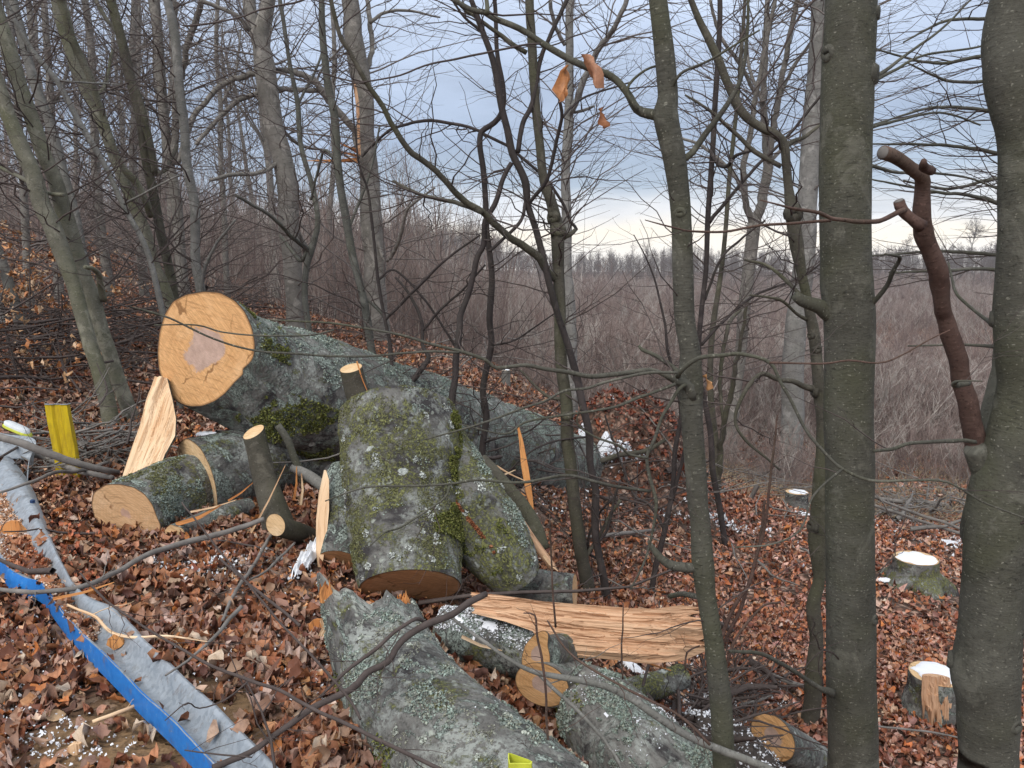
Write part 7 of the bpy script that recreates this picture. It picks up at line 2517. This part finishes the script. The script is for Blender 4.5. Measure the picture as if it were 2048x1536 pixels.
def thicket():
    rng = np.random.default_rng(31)
    mm = ['thicket', 'thicket_pale', 'thicket', 'thicket_dark']
    protos = [sapling_mesh(800 + i, mat=mm[i % 4]) for i in range(8)]
    far = [sapling_mesh(830 + i, 4.5, .010, 12, 34, mat=mm[i % 4]) for i in range(8)]
    shrubs = [sapling_mesh(860 + i, 2.0, .0055, 16, 70, mat=mm[i % 4], spread=1.0) for i in range(8)]
    for nm, pr, N, y0, y1, s0, s1, side in (('thicket', protos, 1500, 17, 45, .5, 1.0, -1), ('thicket', far, 2600, 40, 150, .8, 1.3, -1),
                                            ('brushwood', shrubs, 1500, 12.5, 24, .25, .55, 1), ('brushwood', shrubs, 5600, 19, 60, .45, .95, 1), ('brushwood', shrubs, 9000, 55, 260, 1.0, 1.9, 1)):
        Y = y0 + (y1 - y0) * rng.random(N) ** .85
        px = rng.uniform(-400, 1250, N) if side < 0 else rng.uniform(880, 2500, N)
        edge = np.clip((px - 880) / 300, 0, 1)
        x = (px - 1024) / F * Y
        p = np.stack([x, Y, gz(x, Y)], -1)
        k = ~((px > 850) & (Y < 14.5 + 6 * fbm(np.stack([x * .2, Y * .2, x * 0], -1), 2, 3))) & ~((px < 850) & (Y < 19))
        k &= rng.random(N) < np.clip((1.0 if side > 0 else .8) + 1.2 * fbm(np.stack([x * .07, Y * .07, x * 0], -1), 3, 7), .15, 1)
        k &= rng.random(N) < (edge if side > 0 else 1.02 - edge)
        p, ed = p[k], edge[k]
        n = len(p)
        s = rng.uniform(s0, s1, n) * (1 + .5 * fbm(p * np.array([.05, .05, 0]), 2, 41)) * np.where(rng.random(n) < .05, 1.5, 1)
        if side < 0:
            s = s * (1 - .45 * ed)
        gn_scatter(nm, pr, p, np.stack([np.zeros(n), np.zeros(n), rng.uniform(0, 6.28, n)], -1), np.stack([s * 1.1, s * 1.1, s], -1))
    tall = []
    for i in range(4):
        tr, cr_ = forest_tree_mesh(900 + i, 14, .16, .25, 18, 70, 220, .022, 'twig_far', 'far_bark')
        # trunk and crown joined into one source mesh
        va = np.empty(len(tr.vertices) * 3, np.float32)
        tr.vertices.foreach_get('co', va)
        vb = np.empty(len(cr_.vertices) * 3, np.float32)
        cr_.vertices.foreach_get('co', vb)
        fa = np.array([list(p.vertices) for p in tr.polygons if len(p.vertices) == 4])
        fb = np.empty(len(cr_.loops), np.int32)
        cr_.loops.foreach_get('vertex_index', fb)
        tall.append(mesh_np('far_tree', np.vstack([va.reshape(-1, 3), vb.reshape(-1, 3)]), [np.vstack([fa, fb.reshape(-1, 4) + len(va) // 3])], M['twig_far']))
    N = 3600
    Y = 165 + 250 * rng.random(N) ** .8
    px = rng.uniform(-500, 2500, N)
    x = (px - 1024) / F * Y
    p = np.stack([x, Y, gz(x, Y)], -1)
    s = rng.uniform(.36, .62, N) * (1 + .6 * fbm(p * np.array([.02, .02, 0]), 2, 4)) * np.where(px < 1000, 1.5, 1) * (.8 + Y / 900)
    gn_scatter('far_wood', tall, p, np.stack([np.zeros(N), np.zeros(N), rng.uniform(0, 6.28, N)], -1), np.stack([s, s, s], -1))


thicket()


# ------------------------------------------------------------------ the air
def haze(density=.00045):
    g = Geo()
    x, y0, y1, z0, z1 = 1000., -1000., 1000., -60., 60.
    V = [(-x, y0, z0), (x, y0, z0), (x, y1, z0), (-x, y1, z0), (-x, y0, z1), (x, y0, z1), (x, y1, z1), (-x, y1, z1)]
    g.add(V, np.array([[0, 3, 2, 1], [4, 5, 6, 7], [0, 1, 5, 4], [1, 2, 6, 5], [2, 3, 7, 6], [3, 0, 4, 7]]))
    m = bpy.data.materials.new('air')
    m.use_nodes = True
    nt = m.node_tree
    nt.nodes.clear()
    o_ = nd(nt, 'ShaderNodeOutputMaterial')
    v = nd(nt, 'ShaderNodeVolumePrincipled', inp={'Color': (.86, .90, .98, 1), 'Density': density, 'Anisotropy': .0})
    nt.links.new(v.outputs[0], o_.inputs['Volume'])
    o = g.obj('haze', m, smooth=False)
    o['kind'] = 'stuff'
    zs = [((ob.matrix_world @ Vector(c)).z) for ob in COL.objects if ob.type == 'MESH' and ob.name != 'haze' for c in ob.bound_box]
    print('z range', min(zs), max(zs))


bpy.context.view_layer.update()
haze()
